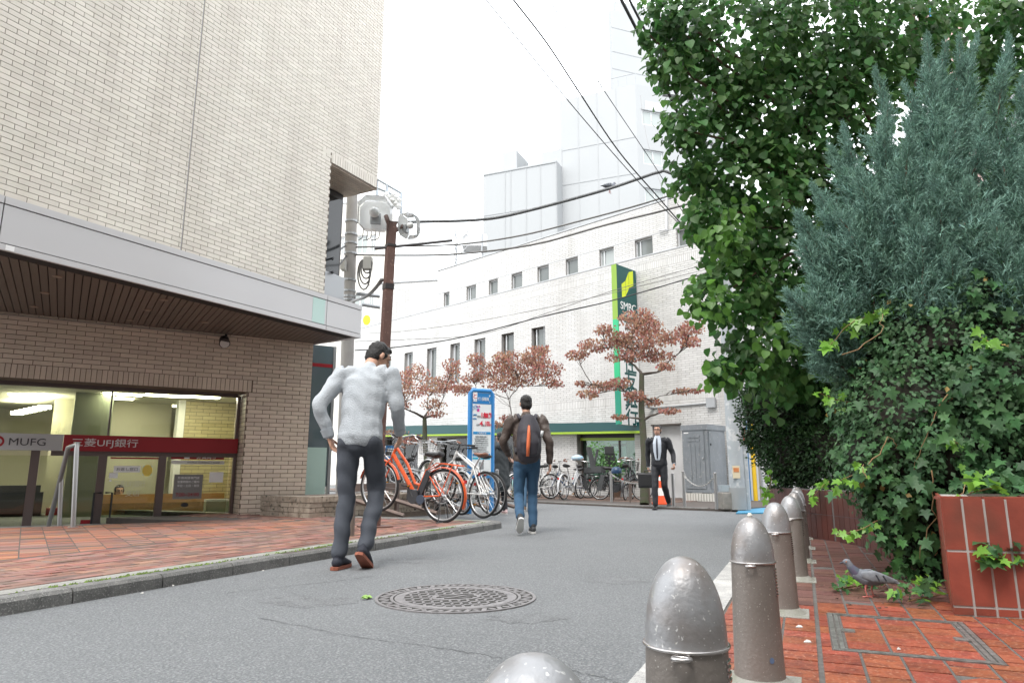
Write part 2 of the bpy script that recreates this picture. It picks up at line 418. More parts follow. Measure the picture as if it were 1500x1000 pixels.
for i in range(-4, 16):
    m = MB(); a, b = i * .8 + .006, i * .8 + .794
    P = [rp(a, .0), rp(b, .0), rp(b, .17), rp(a, .17)]; m.prism([(q.x, q.y) for q in P], -.05, ZR + .001 + random.uniform(-.002, .002)); m.build('kerb_stone', granite, rpav)
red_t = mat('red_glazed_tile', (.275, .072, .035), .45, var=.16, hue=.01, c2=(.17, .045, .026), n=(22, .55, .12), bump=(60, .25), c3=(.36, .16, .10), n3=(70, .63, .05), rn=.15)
red_shade = mat('shaded_red_tile', (.115, .048, .036), .6, var=.2, hue=.01, c2=(.13, .06, .05), n=(12, .55, .15), bump=(80, .2), c3=(.3, .14, .1), n3=(110, .68, .04))  # darker copy of the red tile: shade further back put into its colour
TW, TH = .145, .135
HATCH = [ruv(gnd(*q, ZR)) for q in ((1218, 907), (1408, 911), (1467, 964), (1216, 951))]
hu0, hu1 = min(h[0] for h in HATCH[2:]), max(h[0] for h in HATCH[:2]); hv0 = (HATCH[0][1] + HATCH[3][1]) / 2; hv1 = (HATCH[1][1] + HATCH[2][1]) / 2
tiles = []; cut = []
vline = .52
for i in range(-8, 84):
    for k in range(0, 30):
        u, v = i * TH, .185 + k * TW
        if v > vline: v += .008
        P = (u, v, u + TH - .009, v + TW - .012)
        c = rp((P[0] + P[2]) / 2, (P[1] + P[3]) / 2, ZR); q = proj(c)
        if not (-40 < q[0] < 1640 and q[1] < 1080): continue
        if P[2] > hu0 and P[0] < hu1 and P[3] > hv0 and P[1] < hv1:
            for (u0, u1, v0, v1) in ((P[0], min(P[2], hu0 - .006), P[1], P[3]), (max(P[0], hu1 + .006), P[2], P[1], P[3]), (max(P[0], hu0), min(P[2], hu1), P[1], min(P[3], hv0 - .006)), (max(P[0], hu0), min(P[2], hu1), max(P[1], hv1 + .006), P[3])):
                if u1 - u0 > .012 and v1 - v0 > .012: cut.append((u0, u1, v0, v1))
            continue
        tiles.append((P, c, (c - CP).length))
tiles.sort(key=lambda t: t[2]); npart = 0
tmesh = {mt.name: MB().box((0, 0, 0), (TH - .009, TW - .012, .03)).mesh('tile', mt) for mt in (red_t, red_shade)}
rest = {red_t.name: MB(), red_shade.name: MB()}
rang = math.atan2(RU.y, RU.x)
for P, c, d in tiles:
    mt = red_t if (c.y < 4.0 + random.uniform(-.1, .1)) else red_shade; dz = random.gauss(0, .0012)
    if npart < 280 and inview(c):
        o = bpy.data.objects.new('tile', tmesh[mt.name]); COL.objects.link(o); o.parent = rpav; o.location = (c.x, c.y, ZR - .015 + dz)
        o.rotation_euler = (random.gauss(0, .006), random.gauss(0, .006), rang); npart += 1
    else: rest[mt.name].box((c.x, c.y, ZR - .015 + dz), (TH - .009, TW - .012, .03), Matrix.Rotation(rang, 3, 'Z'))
for mt in (red_t, red_shade): tag(rest[mt.name].build('tile_paving', mt, rpav, fix=False), kind='stuff')
# inset access cover in the tiles
steel = mat('worn_steel', (.42, .41, .39), .45, .8, c2=(.2, .19, .18), n=(30, .5, .2), rn=.1)
hc = rp((hu0 + hu1) / 2, (hv0 + hv1) / 2, ZR)
def rbar(m, u0, u1, v0, v1, z0, z1):
    P = [rp(u0, v0), rp(u0, v1), rp(u1, v1), rp(u1, v0)]; m.prism([(q.x, q.y) for q in P], z0, z1)
for q in cut: m = MB(); rbar(m, *q, ZR - .03, ZR + random.gauss(0, .001)); m.build('tile', red_t, rpav)
hat = E('access_cover', hc, 0, 'rectangular steel-framed access cover filled with red tiles in the pavement', 'access cover')
m = MB()
def rbar(m, u0, u1, v0, v1, z0, z1):
    P = [rp(u0, v0), rp(u0, v1), rp(u1, v1), rp(u1, v0)]; m.prism([(q.x, q.y) for q in P], z0, z1)
for (u0, u1, v0, v1) in ((hu0, hu0 + .02, hv0, hv1), (hu1 - .02, hu1, hv0, hv1), (hu0 + .02, hu1 - .02, hv0, hv0 + .02), (hu0 + .02, hu1 - .02, hv1 - .02, hv1)): rbar(m, u0, u1, v0, v1, -.02, ZR + .003)
m.build('outer_frame', steel, hat)
m = MB(); g = .028
for (u0, u1, v0, v1) in ((hu0 + g, hu0 + g + .016, hv0 + g, hv1 - g), (hu1 - g - .016, hu1 - g, hv0 + g, hv1 - g), (hu0 + g + .016, hu1 - g - .016, hv0 + g, hv0 + g + .016), (hu0 + g + .016, hu1 - g - .016, hv1 - g - .016, hv1 - g)): rbar(m, u0, u1, v0, v1, -.02, ZR + .002)
m.build('cover_frame', steel, hat)
uu = (hu0 + hu1) / 2
for vv in (hv0 + .075, hv1 - .075):
    m = MB(); rbar(m, uu - .03, uu + .03, vv - .028, vv + .028, 0, ZR + .004); k = m.build('lifting_key_plate', steel, hat)
ui0, ui1, vi0, vi1 = hu0 + .052, hu1 - .052, hv0 + .052, hv1 - .052; nu, nv = max(1, round((ui1 - ui0) / TH)), max(1, round((vi1 - vi0) / TW))
for i in range(nu):
    for k in range(nv):
        m = MB(); du, dvv = (ui1 - ui0) / nu, (vi1 - vi0) / nv
        rbar(m, ui0 + i * du + .003, ui0 + (i + 1) * du - .003, vi0 + k * dvv + .006, vi0 + (k + 1) * dvv - .006, 0, ZR + random.gauss(0, .0008)); m.build('tile', red_t, hat)
# ---------------------------------------------------------------- manhole
mc = gnd(668, 875, RZ); mr = (gnd(785, 875, RZ) - gnd(551, 875, RZ)).length / 2; mc.z = 0
iron = mat('cast_iron', (.27, .255, .255), .5, .5, c2=(.19, .18, .18), n=(22, .5, .2), bump=(200, .2), rn=.12)
infill = mat('dark_infill', (.035, .033, .03), .95)
mh = E('manhole_cover', mc, 0, 'round cast iron manhole cover with a grid of slots in the asphalt', 'manhole')
ring = lambda r0, r1, z0, z1: [(r0, z0), (r0, z1), (r1, z1), (r1, z0)]
def annulus(m, r0, r1, z1, n=72, z0=0.0):
    vs = []; fs = []
    for k in range(n):
        a = 2 * math.pi * k / n
        for r, z in ((r0, z0), (r0, z1), (r1, z1), (r1, z0)): vs.append((mc.x + r * math.cos(a), mc.y + r * math.sin(a), z))
    for k in range(n):
        b, c = 4 * k, 4 * ((k + 1) % n)
        for i in range(3): fs.append((b + i, b + i + 1, c + i + 1, c + i))
    m.add(vs, fs)
m = MB(); vs = [(mc.x + mr * math.cos(2 * math.pi * k / 72), mc.y + mr * math.sin(2 * math.pi * k / 72), .0085) for k in range(72)]; m.add(vs, [tuple(range(72))]); m.build('recess', infill, mh)  # flat dark disc under the bars, no hole cut in the road
m = MB(); annulus(m, mr - .018, mr, .0115); annulus(m, mr - .105, mr - .088, .0115)
for k in range(56):
    a = 2 * math.pi * k / 56; rr = mr - .053
    m.box((mc.x + rr * math.cos(a), mc.y + rr * math.sin(a), .0085), (.07 * (.55 if k % 2 else 1), .026, .004), Matrix.Rotation(a + (.6 if k % 2 else -.5), 3, 'Z'))
m.build('frame', iron, mh)
cov = MB(); annulus(cov, mr - .165, mr - .115, .0108)
rc = mr - .16; ca, sa = math.cos(.22), math.sin(.22)
def clipbar(x0, x1, y0, y1):
    """cover bar in rotated cover axes, ends trimmed to the circle"""
    cov.prism([(mc.x + x * ca - y * sa, mc.y + x * sa + y * ca) for x, y in ((x0, y0), (x1, y0), (x1, y1), (x0, y1))], .008, .0105)
pu, pv = .052, .084; nn = int(rc / pu)
for i in range(-nn, nn + 1):
    x = i * pu; h = math.sqrt(max(rc * rc - x * x, 0)); clipbar(x - .0075, x + .0075, -h, h)
nn = int(rc / pv)
for i in range(-nn, nn + 1):
    y = i * pv; h = math.sqrt(max(rc * rc - y * y, 0)); clipbar(-h, h, y - .012, y + .012)
co = cov.build('cover', iron, mh)
m = MB(); vs = [(mc.x + .15 * math.cos(2 * math.pi * k / 32) * ca - .105 * math.sin(2 * math.pi * k / 32) * sa, mc.y + .15 * math.cos(2 * math.pi * k / 32) * sa + .105 * math.sin(2 * math.pi * k / 32) * ca) for k in range(32)]
m.prism(vs, .003, .0118); em = m.build('emblem_plate', iron, mh)
m = MB()
for pts in ([(-.1, .03), (-.06, .06), (0, .035), (.05, .055), (.11, .02)], [(-.12, -.02), (-.05, 0), (.0, -.03), (.06, -.005), (.12, -.03)], [(-.08, -.06), (0, -.07), (.09, -.06)]):
    m.tube([(mc.x + x * ca - y * sa, mc.y + x * sa + y * ca, .0118) for x, y in pts], .005, 6)
m.build('emblem', infill, em); mh.location.z += RZ - .004
# ---------------------------------------------------------------- bank-side footway
BK = Wall(at(1060, 650, 18.7), -46)
kb = [gnd(x, y, RZ) for x, y in ((560, 724), (640, 728.5), (720, 733), (800, 737.5), (880, 741), (950, 744.5), (1010, 747), (1072, 749))]
kb = [kb[0] + (kb[0] - kb[1]) * 2] + kb
inb = [BK.p(BK.u.dot(p - BK.o), 0, .02) for p in kb]
walk_m = mat('brown_footway', (.20, .13, .10), .9, c2=(.12, .085, .07), n=(2.5, .5, .15), bump=(70, .4), var=.2)
m = MB(); m.prism([(p.x, p.y) for p in kb] + [(p.x, p.y) for p in reversed(inb)], -.05, .085)
bw = m.build('footway', mortar_p); tag(bw, 'brown footway along the white bank where bicycles stand', kind='structure')
m = MB()
L = BK.u.dot(kb[0] - BK.o)
for i in range(0, 96):
    for k in range(0, 14):
        a = i * .21; f = .06 + k * .21
        if a > 19: continue
        ko = None
        c = BK.p(a + .1, .085, f + .1)
        # stay inside the kerb
        j2 = min(range(len(kb) - 1), key=lambda t: abs(BK.u.dot((kb[t] + kb[t + 1]) / 2 - BK.o) - a))
        kk = BK.n.dot(kb[j2] - BK.o) + (BK.n.dot(kb[j2 + 1] - BK.o) - BK.n.dot(kb[j2] - BK.o)) * ((a - BK.u.dot(kb[j2] - BK.o)) / (BK.u.dot(kb[j2 + 1] - kb[j2]) or 1))
        if f + .2 > kk - .2: continue
        m.box((c.x, c.y, .085 + random.gauss(0, .002)), (.2, .2, .02), Matrix.Rotation(BK.ang, 3, 'Z'))
tag(m.build('paving_slab', walk_m, bw, fix=False), kind='stuff')
fk = resample(kb, .1); d = (fk[1] - fk[0])
ik = offset_pts(fk, .16)
if BK.n.dot(ik[3] - fk[3]) > 0: ik = offset_pts(fk, -.16)
kerb_run(bw, fk, ik, .10, 7, 'kerb_stone', conc)
# litter and fallen leaves
lit = mat('white_litter', (.55, .53, .5), .8)
for (x, y, s, lab) in ((707, 872, 0, None),):
    pass
for i, (x, y, z, lab) in enumerate(((1182, 940, ZR, 'white scrap of paper on the red tiles beside the second bollard'), (1170, 918, ZR, 'small white feather scrap on red tiles behind the second bollard'), (1316, 951, ZR, 'tiny white scrap lying on the tiled access cover'), (208, 869, RZ, 'white scrap lying on the asphalt under the left kerb'), (253, 858, RZ, 'small white scrap on the asphalt beside the kerb'), (385, 836, RZ, 'crumpled white scrap in the gutter near the walking man'))):
    p = gnd(x, y, z); m = MB(); w = .018 if i < 2 else .009
    m.add([p + Vector((-w, -w * .4, .002)), p + Vector((w * .9, -w * .6, .002)), p + Vector((w, w * .5, .006)), p + Vector((-w * .2, w * .8, .003)), p + Vector((0, 0, .011))], [(0, 1, 4), (1, 2, 4), (2, 3, 4), (3, 0, 4), (3, 2, 1, 0)])
    tag(m.build('paper_scrap', lit), lab, 'litter', 'white scraps on the ground')
p = gnd(536, 877, RZ); lf = mat('fallen_green_leaf', (.22, .38, .08), .6); m = MB()
for k in range(7):
    a = random.uniform(0, 6.28); q = p + Vector((math.cos(a) * .018, math.sin(a) * .03, .004)); m.add([q + Vector((-.02, 0, 0)), q + Vector((0, -.015, .012)), q + Vector((.02, .004, .004)), q + Vector((0, .018, .016))], [(0, 1, 2, 3)])
tag(m.build('fallen_leaf', lf), 'bright green fallen leaf on the asphalt beside the manhole', 'leaf')
# ================================================================== beige tiled bank building on the left
random.seed(7)
UW = Wall(at(150, 250, 8.35), 27.6)
ZS = 3.0
FA_p0 = gnd(0, 365, ZS); FA_p1 = gnd(528, 495.5, ZS)
FA = Wall(FA_p0, math.degrees(math.atan2(FA_p1.x - FA_p0.x, FA_p1.y - FA_p0.y)))
FAL = (FA_p1 - FA_p0).length
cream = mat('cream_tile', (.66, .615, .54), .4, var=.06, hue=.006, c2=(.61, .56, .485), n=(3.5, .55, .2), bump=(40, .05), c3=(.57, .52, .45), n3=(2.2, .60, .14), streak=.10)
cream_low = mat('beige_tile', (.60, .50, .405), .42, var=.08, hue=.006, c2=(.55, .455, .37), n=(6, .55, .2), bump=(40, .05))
mort = mat('brown_mortar', (.18, .14, .11), .95, c2=(.22, .175, .14), n=(20, .5, .2))
bldg = E('bank_building', LW.p(0, 0), 0, 'beige tiled bank with grey canopy over a red-banded glass storefront', 'building')
BL, BH, JT = .237, .069, .0085
def holes_slab(w, a0, a1, z0, z1, holes, f0, f1):
    m = MB(); A = sorted({a0, a1, *[h[0] for h in holes], *[h[1] for h in holes]}); Z = sorted({z0, z1, *[h[2] for h in holes], *[h[3] for h in holes]})
    A = [a for a in A if a0 <= a <= a1]; Z = [z for z in Z if z0 <= z <= z1]
    keep = lambda i, k: 0 <= i < len(A) - 1 and 0 <= k < len(Z) - 1 and not any(h[0] - 1e-6 <= A[i] and A[i + 1] <= h[1] + 1e-6 and h[2] - 1e-6 <= Z[k] and Z[k + 1] <= h[3] + 1e-6 for h in holes)
    for i in range(len(A) - 1):
        for k in range(len(Z) - 1):
            if not keep(i, k): continue
            q = lambda a, z, f: w.p(a, z, f)
            m.add([q(A[i], Z[k], f1), q(A[i + 1], Z[k], f1), q(A[i + 1], Z[k + 1], f1), q(A[i], Z[k + 1], f1)], [(0, 1, 2, 3)])
            m.add([q(A[i], Z[k], f0), q(A[i + 1], Z[k], f0), q(A[i + 1], Z[k + 1], f0), q(A[i], Z[k + 1], f0)], [(0, 3, 2, 1)])
            for (ok, s) in ((keep(i - 1, k), ((A[i], Z[k]), (A[i], Z[k + 1]))), (keep(i + 1, k), ((A[i + 1], Z[k]), (A[i + 1], Z[k + 1]))), (keep(i, k - 1), ((A[i], Z[k]), (A[i + 1], Z[k]))), (keep(i, k + 1), ((A[i], Z[k + 1]), (A[i + 1], Z[k + 1])))):
                if not ok: m.add([q(*s[0], f0), q(*s[1], f0), q(*s[1], f1), q(*s[0], f1)], [(0, 1, 2, 3)])
    return m
def brick_cells(a0, a1, z0, z1, holes, bl, bh, jt, soldiers=(), phase=0.0):
    """clipped running-bond cells (a0,a1,z0,z1); soldiers=(z0,z1) bands of upright bricks"""
    out = []; z = z0; r = 0
    while z < z1 - .01:
        sol = next((s for s in soldiers if s[0] - .02 <= z < s[1] - .02), None)
        h = (sol[1] - sol[0]) if sol else bh; step = bh if sol else bl
        zz0, zz1 = z + jt / 2, min(z + h, z1) - jt / 2
        # a soldier band that starts inside a row shortens that row
        for s in soldiers:
            if z < s[0] - .02 < z + h and not sol: h = s[0] - z; zz1 = z + h - jt / 2
        spans = [(a0, a1)]
        for hh in holes:
            if hh[2] < zz1 and hh[3] > zz0 and not (hh[2] > zz0 + .6 * (zz1 - zz0)) and not (hh[3] < zz0 + .4 * (zz1 - zz0)):
                spans = [s2 for s in spans for s2 in ((s[0], min(s[1], hh[0])), (max(s[0], hh[1]), s[1])) if s2[1] - s2[0] > .02]
        off = (0 if (r % 2 or sol) else step / 2) + phase
        for s0, s1 in spans:
            a = math.floor((s0 - off) / step) * step + off
            while a < s1:
                x0, x1 = max(a, s0), min(a + step, s1)
                if x1 - x0 > .03: out.append((x0 + jt / 2, x1 - jt / 2, zz0, zz1, abs(x1 - x0 - step) < 1e-6 and not sol and abs(zz1 - zz0 - bh + jt) < 1e-6))
                a += step
        z += h; r += 1
    return out
def lay_bricks(w, cells, mt, wallobj, f0, f1, nparts, bl, bh, jt, name='brick', vis=None):
    proto = MB().box((0, 0, 0), (bl - jt, f1 - f0, bh - jt)).mesh(name, mt); rest = MB()
    full = [c for c in cells if c[4]]
    full.sort(key=lambda c: (w.p((c[0] + c[1]) / 2, (c[2] + c[3]) / 2, f1) - CP).length)
    chosen = set(); k = 0
    for c in full:
        if k >= nparts: break
        P = w.p((c[0] + c[1]) / 2, (c[2] + c[3]) / 2, (f0 + f1) / 2); q = proj(P)
        if not (0 < q[0] < 1500 and 0 < q[1] < 1000) or (vis and not vis(q[0], q[1])): continue
        o = bpy.data.objects.new(name, proto); COL.objects.link(o); o.parent = wallobj; o.location = P; o.rotation_euler = (0, 0, w.ang); chosen.add(c[:4]); k += 1
    for c in cells:
        if c[:4] in chosen: continue
        a0, a1, z0, z1 = c[:4]; e = random.uniform(-.0008, .0008)
        P = [w.p(a, z, f1 + e) for a, z in ((a0, z0), (a1, z0), (a1, z1), (a0, z1))] + [w.p(a, z, f0) for a, z in ((a0, z0), (a1, z0), (a1, z1), (a0, z1))]
        rest.add(P, ((0, 1, 2, 3), (0, 4, 5, 1), (1, 5, 6, 2), (2, 6, 7, 3), (3, 7, 4, 0)))
    o = rest.build(name + 'work', mt, wallobj, fix=True); tag(o, kind='stuff'); return o
# ---- upper wall with the overhanging corner
a_l, a_notch, a_r = UW.a(-60, 150), UW.a(485, 238), UW.a(553, 262)
z_notch = UW.z(485, 238); z_can = UW.z(0, 300) - .3; z_top = UW.z(563, -60) + 1.0
notch = (a_notch, a_r + .01, z_can - 1, z_notch)
up = holes_slab(UW, a_l, a_r, z_can, z_top, [notch], -.35, 0).build('upper_wall', mort, bldg)
sold = (z_notch, z_notch + .20)
jv = UW.a(290, 100)         # control joint
cells = [c for c in brick_cells(a_l, a_r, z_can, z_top, [notch, (jv - .008, jv + .008, -9, 99)], BL, BH, JT)]
# soldier course only over the notch
cells = [c for c in cells if not (c[1] > a_notch and c[3] > sold[0] + .01 and c[2] < sold[1] - .01)]
cells += [c for c in brick_cells(a_notch, a_r, sold[0], sold[1], [], BL, BH, JT, [sold])]
cells += [c for c in brick_cells(a_notch - BL, a_notch, sold[0], sold[1], [], BL, BH, JT)]
zr = math.floor((sold[0] - z_can) / BH) * BH + z_can
cells += [c for c in brick_cells(a_notch - BL * .5, a_notch, zr - 0, zr + BH, [], BL, BH, JT)] if False else []
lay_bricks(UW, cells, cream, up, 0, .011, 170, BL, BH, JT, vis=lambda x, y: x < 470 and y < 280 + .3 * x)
m = MB(); m.wbox(UW, jv - .006, jv + .006, z_can, z_top, -.01, .004); m.build('control_joint', mat('grey_sealant', (.33, .33, .33), .6), up)
# overhang soffit, side return and recessed dark window
OD = 1.35
m = MB(); m.wbox(UW, a_notch, a_r - .002, z_notch - .03, z_notch - .005, -OD, -.002); sof = m.build('overhang_soffit', mort, bldg)
m = MB(); r = 0
f = -.01
while f > -OD + .06:
    a = a_notch + (r % 2) * BL / 2 - BL
    while a < a_r:
        x0, x1 = max(a, a_notch + .005), min(a + BL, a_r - .01)
        if x1 - x0 > .04: m.wbox(UW, x0 + .005, x1 - .005, z_notch - .041, z_notch - .03, f - BH + .01, f)
        a += BL
    f -= BH; r += 1
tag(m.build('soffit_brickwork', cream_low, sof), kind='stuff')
darkg = mat('dark_window_glass', (.018, .02, .022), .06, spec=.6)
alu_d = mat('dark_aluminium', (.06, .055, .055), .35, .4)
alu_g = mat('grey_aluminium', (.36, .37, .38), .35, .5)
RO_ = -.75; r_a1 = UW.a(500, 350, RO_)
m = MB(); m.wbox(UW, a_notch - 1.2, r_a1, z_can, z_notch - .06, RO_ - .1, RO_); win = m.build('recess_window', alu_d, bldg)
m = MB(); m.wbox(UW, a_notch - 1.0, r_a1 - .06, UW.z(490, 405, RO_), z_notch - .2, RO_, RO_ + .02); m.build('pane', darkg, win)
m = MB(); m.wbox(UW, a_notch - 1.0, r_a1 + .02, z_can, UW.z(490, 405, RO_), RO_ + .001, RO_ + .12); m.build('recess_sill', alu_g, bldg)
m = MB(); m.wbox(UW, a_notch - .02, a_notch - .001, z_can, z_notch - .01, RO_, -.36); m.build('recess_cheek', mort, bldg)
# side wall of the building along the side street
SDV = -UW.n
sidew = Wall(UW.p(a_r - .36, 0, -.36), 27.6 - 90)
m = MB(); P0 = UW.p(a_r - .36, 0, 0); m.prism([tuple(UW.p(a_r, 0, 0)[:2]), tuple(UW.p(a_r, 0, -8)[:2]), tuple(UW.p(a_r - .36, 0, -8)[:2]), tuple(UW.p(a_r - .36, 0, -.35)[:2])], z_notch, z_top); m.build('side_wall', cream, bldg)
m = MB(); m.wbox(UW, a_l, a_r - .02, z_top - .3, z_top, -8, -.36); m.build('roof', conc, bldg)
# ---- canopy: fascia panels, trims, slatted soffit
zt_f = FA.z(0, 285); zt2 = FA.z(200, 346)
panel_m = mat('brushed_panel', (.57, .56, .56), .42, .1, c2=(.53, .525, .53), n=(1.2, .5, .4), bump=(3, .05))
trim_m = mat('pale_trim', (.54, .53, .53), .45, .1)
slit = mat('dark_gap', (.025, .022, .02), .8)
can = E('canopy', FA.p(0, ZS), 0); can.parent = bldg; can.matrix_parent_inverse = Matrix.Translation(bldg.location).inverted()
def part(mb, name, mt, parent, **k):
    o = mb.build(name, mt, parent, **k); return o
def wpart(mb, name, mt, smooth=False): return mb.build(name, mt, bldg, smooth=smooth)
bpy.data.objects.remove(can)
fj = FA.a(479, 450); f_end = FAL; f_start = FA.a(-60, 300)
zb, zt = ZS, zt_f
zs1, zs2 = FA.z(0, 302), FA.z(0, 357)
tt = (zt - zb)
m = MB(); m.wbox(FA, f_start, f_end - .01, zb + .01, zt - .01, -.25, -.015); fas = wpart(m, 'fascia', slit)
f0p = FA.a(3, 320)
for a0, a1 in ((f_start, f0p - .006), (f0p + .006, fj - .006), (fj + .006, f_end)):
    m = MB(); m.wbox(FA, a0, a1, zb + tt * .135, zt - tt * .155, -.02, .0); m.build('fascia_panel', panel_m, fas)
    m = MB(); m.wbox(FA, a0, a1, zb, zb + tt * .115, -.03, .006); m.build('lower_trim', trim_m, fas)
    m = MB(); m.wbox(FA, a0, a1, zt - tt * .135, zt, -.4, .006); m.build('upper_trim', trim_m, fas)
m = MB(); m.wbox(FA, FA.a(459, 430), FA.a(477, 434), zb + tt * .14, zt - tt * .16, .001, .003); m.build('green_glass_insert', mat('pale_green_film', (.45, .62, .57), .3), fas)
m = MB(); m.wbox(FA, f_start, f_end - .02, zt - .14, zt - .10, -1.6, -.26); wpart(m, 'canopy_top', conc)
# end return of the fascia
retv = LW.p(LW.a(459, 507) + .05, 0, 0)
endw = Wall(FA.p(f_end - .01, 0, -.01), math.degrees(math.atan2(retv.x - FA.p(f_end, 0).x, retv.y - FA.p(f_end, 0).y)))
m = MB(); P = [FA.p(f_end - .01, 0, -.02), retv, retv + Vector((-.1, .05, 0)), FA.p(f_end - .12, 0, -.06)]; m.prism([(q.x, q.y) for q in P], zb, zt); m.build('canopy_end_panel', panel_m, bldg)
# slats, one by one, running from the storefront wall out to the fascia
slat_m = mat('brown_soffit_slat', (.155, .122, .10), .5, .1, var=.1)
m = MB(); la0, la1 = LW.a(-140, 450), LW.a(459, 507)
poly = [FA.p(f_start, 0, -.27), FA.p(f_end - .1, 0, -.27), LW.p(la1, 0, .0), LW.p(la0, 0, .0)]
m.prism([(q.x, q.y) for q in poly], zb + .06, zb + .075); sofb = m.build('soffit', slit, bldg)
half = []
for i in range(4):
    p, q = poly[i], poly[(i + 1) % 4]; e = q - p; nx, ny = -e.y, e.x; c = sum(poly, Vector()) / 4
    if (c.x - p.x) * nx + (c.y - p.y) * ny < 0: nx, ny = -nx, -ny
    half.append((p.x, p.y, nx, ny))
a = la0
while a < la1 + 1.2:
    P = [LW.p(a, 0, -.2), LW.p(a + .074, 0, -.2), LW.p(a + .074, 0, 5), LW.p(a, 0, 5)]
    c = clip_poly([(q.x, q.y) for q in P], half)
    if c and area(c) > .004: m = MB(); m.prism(c, zb + .012, zb + .05); m.build('slat', slat_m, sofb)
    a += .085
dl = mat('downlight_trim', (.30, .22, .17), .4, .3)
for (x, y) in ((84, 405), (66, 429), (50, 449), (240, 439), (216, 454), (190, 469), (300, 472)):
    p = gnd(x, y, zb + .01); m = MB(); m.lathe([(.05, 0), (.055, .006), (.03, .008)], (p.x, p.y, zb + .003), 16); m.build('downlight', dl, sofb)
# ---- lower wall and storefront opening
o_l, o_r = LW.a(-140, 560), LW.a(361, 600)
z_op = LW.z(361, 574); z_sold = z_op + .20
lw = holes_slab(LW, la0, la1, -.9, zb + .06, [(o_l, o_r, -.9, z_op)], -.62, 0).build('lower_wall', mort, bldg)
cells = brick_cells(o_r, la1, .02 - .07 * 4, z_op, [], BL, BH, JT)
cells += [c for c in brick_cells(la0, o_r + BH, z_op, z_sold, [], BL, BH, JT, [(z_op, z_sold)])]
cells += brick_cells(o_r + BH, la1, z_op, z_sold, [], BL, BH, JT)
cells += brick_cells(la0, la1, z_sold, zb + .02, [], BL, BH, JT)
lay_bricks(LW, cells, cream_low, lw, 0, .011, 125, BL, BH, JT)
# side return of the pier (faces the side street) and the reveal bricks in the opening
rw = Wall(LW.p(o_r, 0, 0), 57 + 90)
m = MB()
for r in range(38):
    z0 = -.26 + r * BH
    if z0 + BH > z_op: break
    for k in range(-1, 4):
        f0 = -.6 + k * BL + (r % 2) * BL / 2; f1 = f0 + BL
        f0, f1 = max(f0, -.6), min(f1, -.004)
        if f1 - f0 > .04: m.wbox(LW, o_r - .011, o_r, z0 + .005, z0 + BH - .005, f0 + .005, f1 - .005)
tag(m.build('reveal_brickwork', cream_low, lw), kind='stuff')
# conduit and spotlight under the canopy
m = MB(); m.tube([LW.p(la0, zb - .03, .03), LW.p(LW.a(322, 492), zb - .03, .03)], .012, 8); m.build('conduit', mat('painted_conduit', (.36, .31, .27), .5), bldg)
blk = mat('black_plastic', (.02, .02, .021), .45)
sp = E('spotlight', LW.p(LW.a(326, 500), zb - .1, .1), 0, 'small black spotlight fixed under the canopy on the tiled wall', 'spotlight')
c = LW.p(LW.a(326, 500), zb - .13, .14)
m = MB(); m.tube([c + Vector((-.01, .06, .05)), c + Vector((0, 0, .03)), c + Vector((.05, -.09, -.05))], [.055, .075, .085], 16); m.build('lamp_head', blk, sp, smooth=40)
m = MB(); m.tube([c + Vector((0, .04, .05)), c + Vector((0, .06, .13))], .02, 8); m.build('bracket', blk, sp)
m = MB(); m.tube([c + Vector((.05, -.09, -.05)), c + Vector((.053, -.095, -.053))], .072, 16); m.build('lens', mat('lamp_lens', (.5, .5, .48), .1), sp)
# ---- storefront, recessed
GD = -.42
GW = Wall(LW.p(0, 0, GD), 57)
FLZ = -.75
g_l, g_r = GW.a(-120, 600), o_r - .02
brz = mat('bronze_aluminium', (.14, .11, .105), .35, .6)
sf_glass = glass('shop_glass', (.90, .92, .84), .04)
def G(x, y=700): return GW.hit(x, y)
z_hd0, z_hd1 = GW.z(150, 661), GW.z(150, 638)
store = bldg
m = MB()
xs = [GW.a(x, 650) for x in (-60, 54, 153, 240)]
for a in xs: m.wbox(GW, a - .055, a + .055, FLZ, z_hd0, -.04, .04)
m.wbox(GW, g_r - .05, g_r, FLZ, z_op - .03, -.04, .04)
m.wbox(GW, g_l, g_r - .05, z_op - .06, z_op - .0, -.04, .04)
m.wbox(GW, GW.a(160, 620) - .012, GW.a(160, 620) + .012, z_hd1, z_op - .06, -.02, .02)
m.wbox(GW, GW.a(70, 700), g_r, z_hd0 - .07, z_hd0, -.035, .035)
sfr = m.build('storefront_frame', brz, bldg)
edges = [g_l] + [GW.a(160, 620)] + [g_r - .05]
for i in range(2):
    m = MB(); m.wbox(GW, edges[i] + .015, edges[i + 1] - .015, z_hd1, z_op - .06, -.006, .006); m.build('transom_pane', sf_glass, sfr)
xs2 = [g_l] + xs + [g_r - .05]
for i in range(len(xs2) - 1):
    m = MB(); m.wbox(GW, xs2[i] + .06, xs2[i + 1] - .06, FLZ, z_hd0 - .07, -.006, .006); m.build('glass_pane', sf_glass, sfr)
for x0, x1 in ((137, 147), (154, 163)):
    a0, a1 = GW.a(x0, 730), GW.a(x1, 730); zt_h, zb_h = GW.z(150, 721), GW.z(150, 768)
    sgn = 1
    m = MB(); aa = (a0 if x0 < 150 else a1); bb = (a1 if x0 < 150 else a0)
    m.tube([GW.p(bb, zt_h, .01), GW.p(bb, zt_h, .07), GW.p(aa, zt_h, .08), GW.p(aa, zb_h - .3, .08)], .014, 8); m.build('door_handle', blk, sfr)
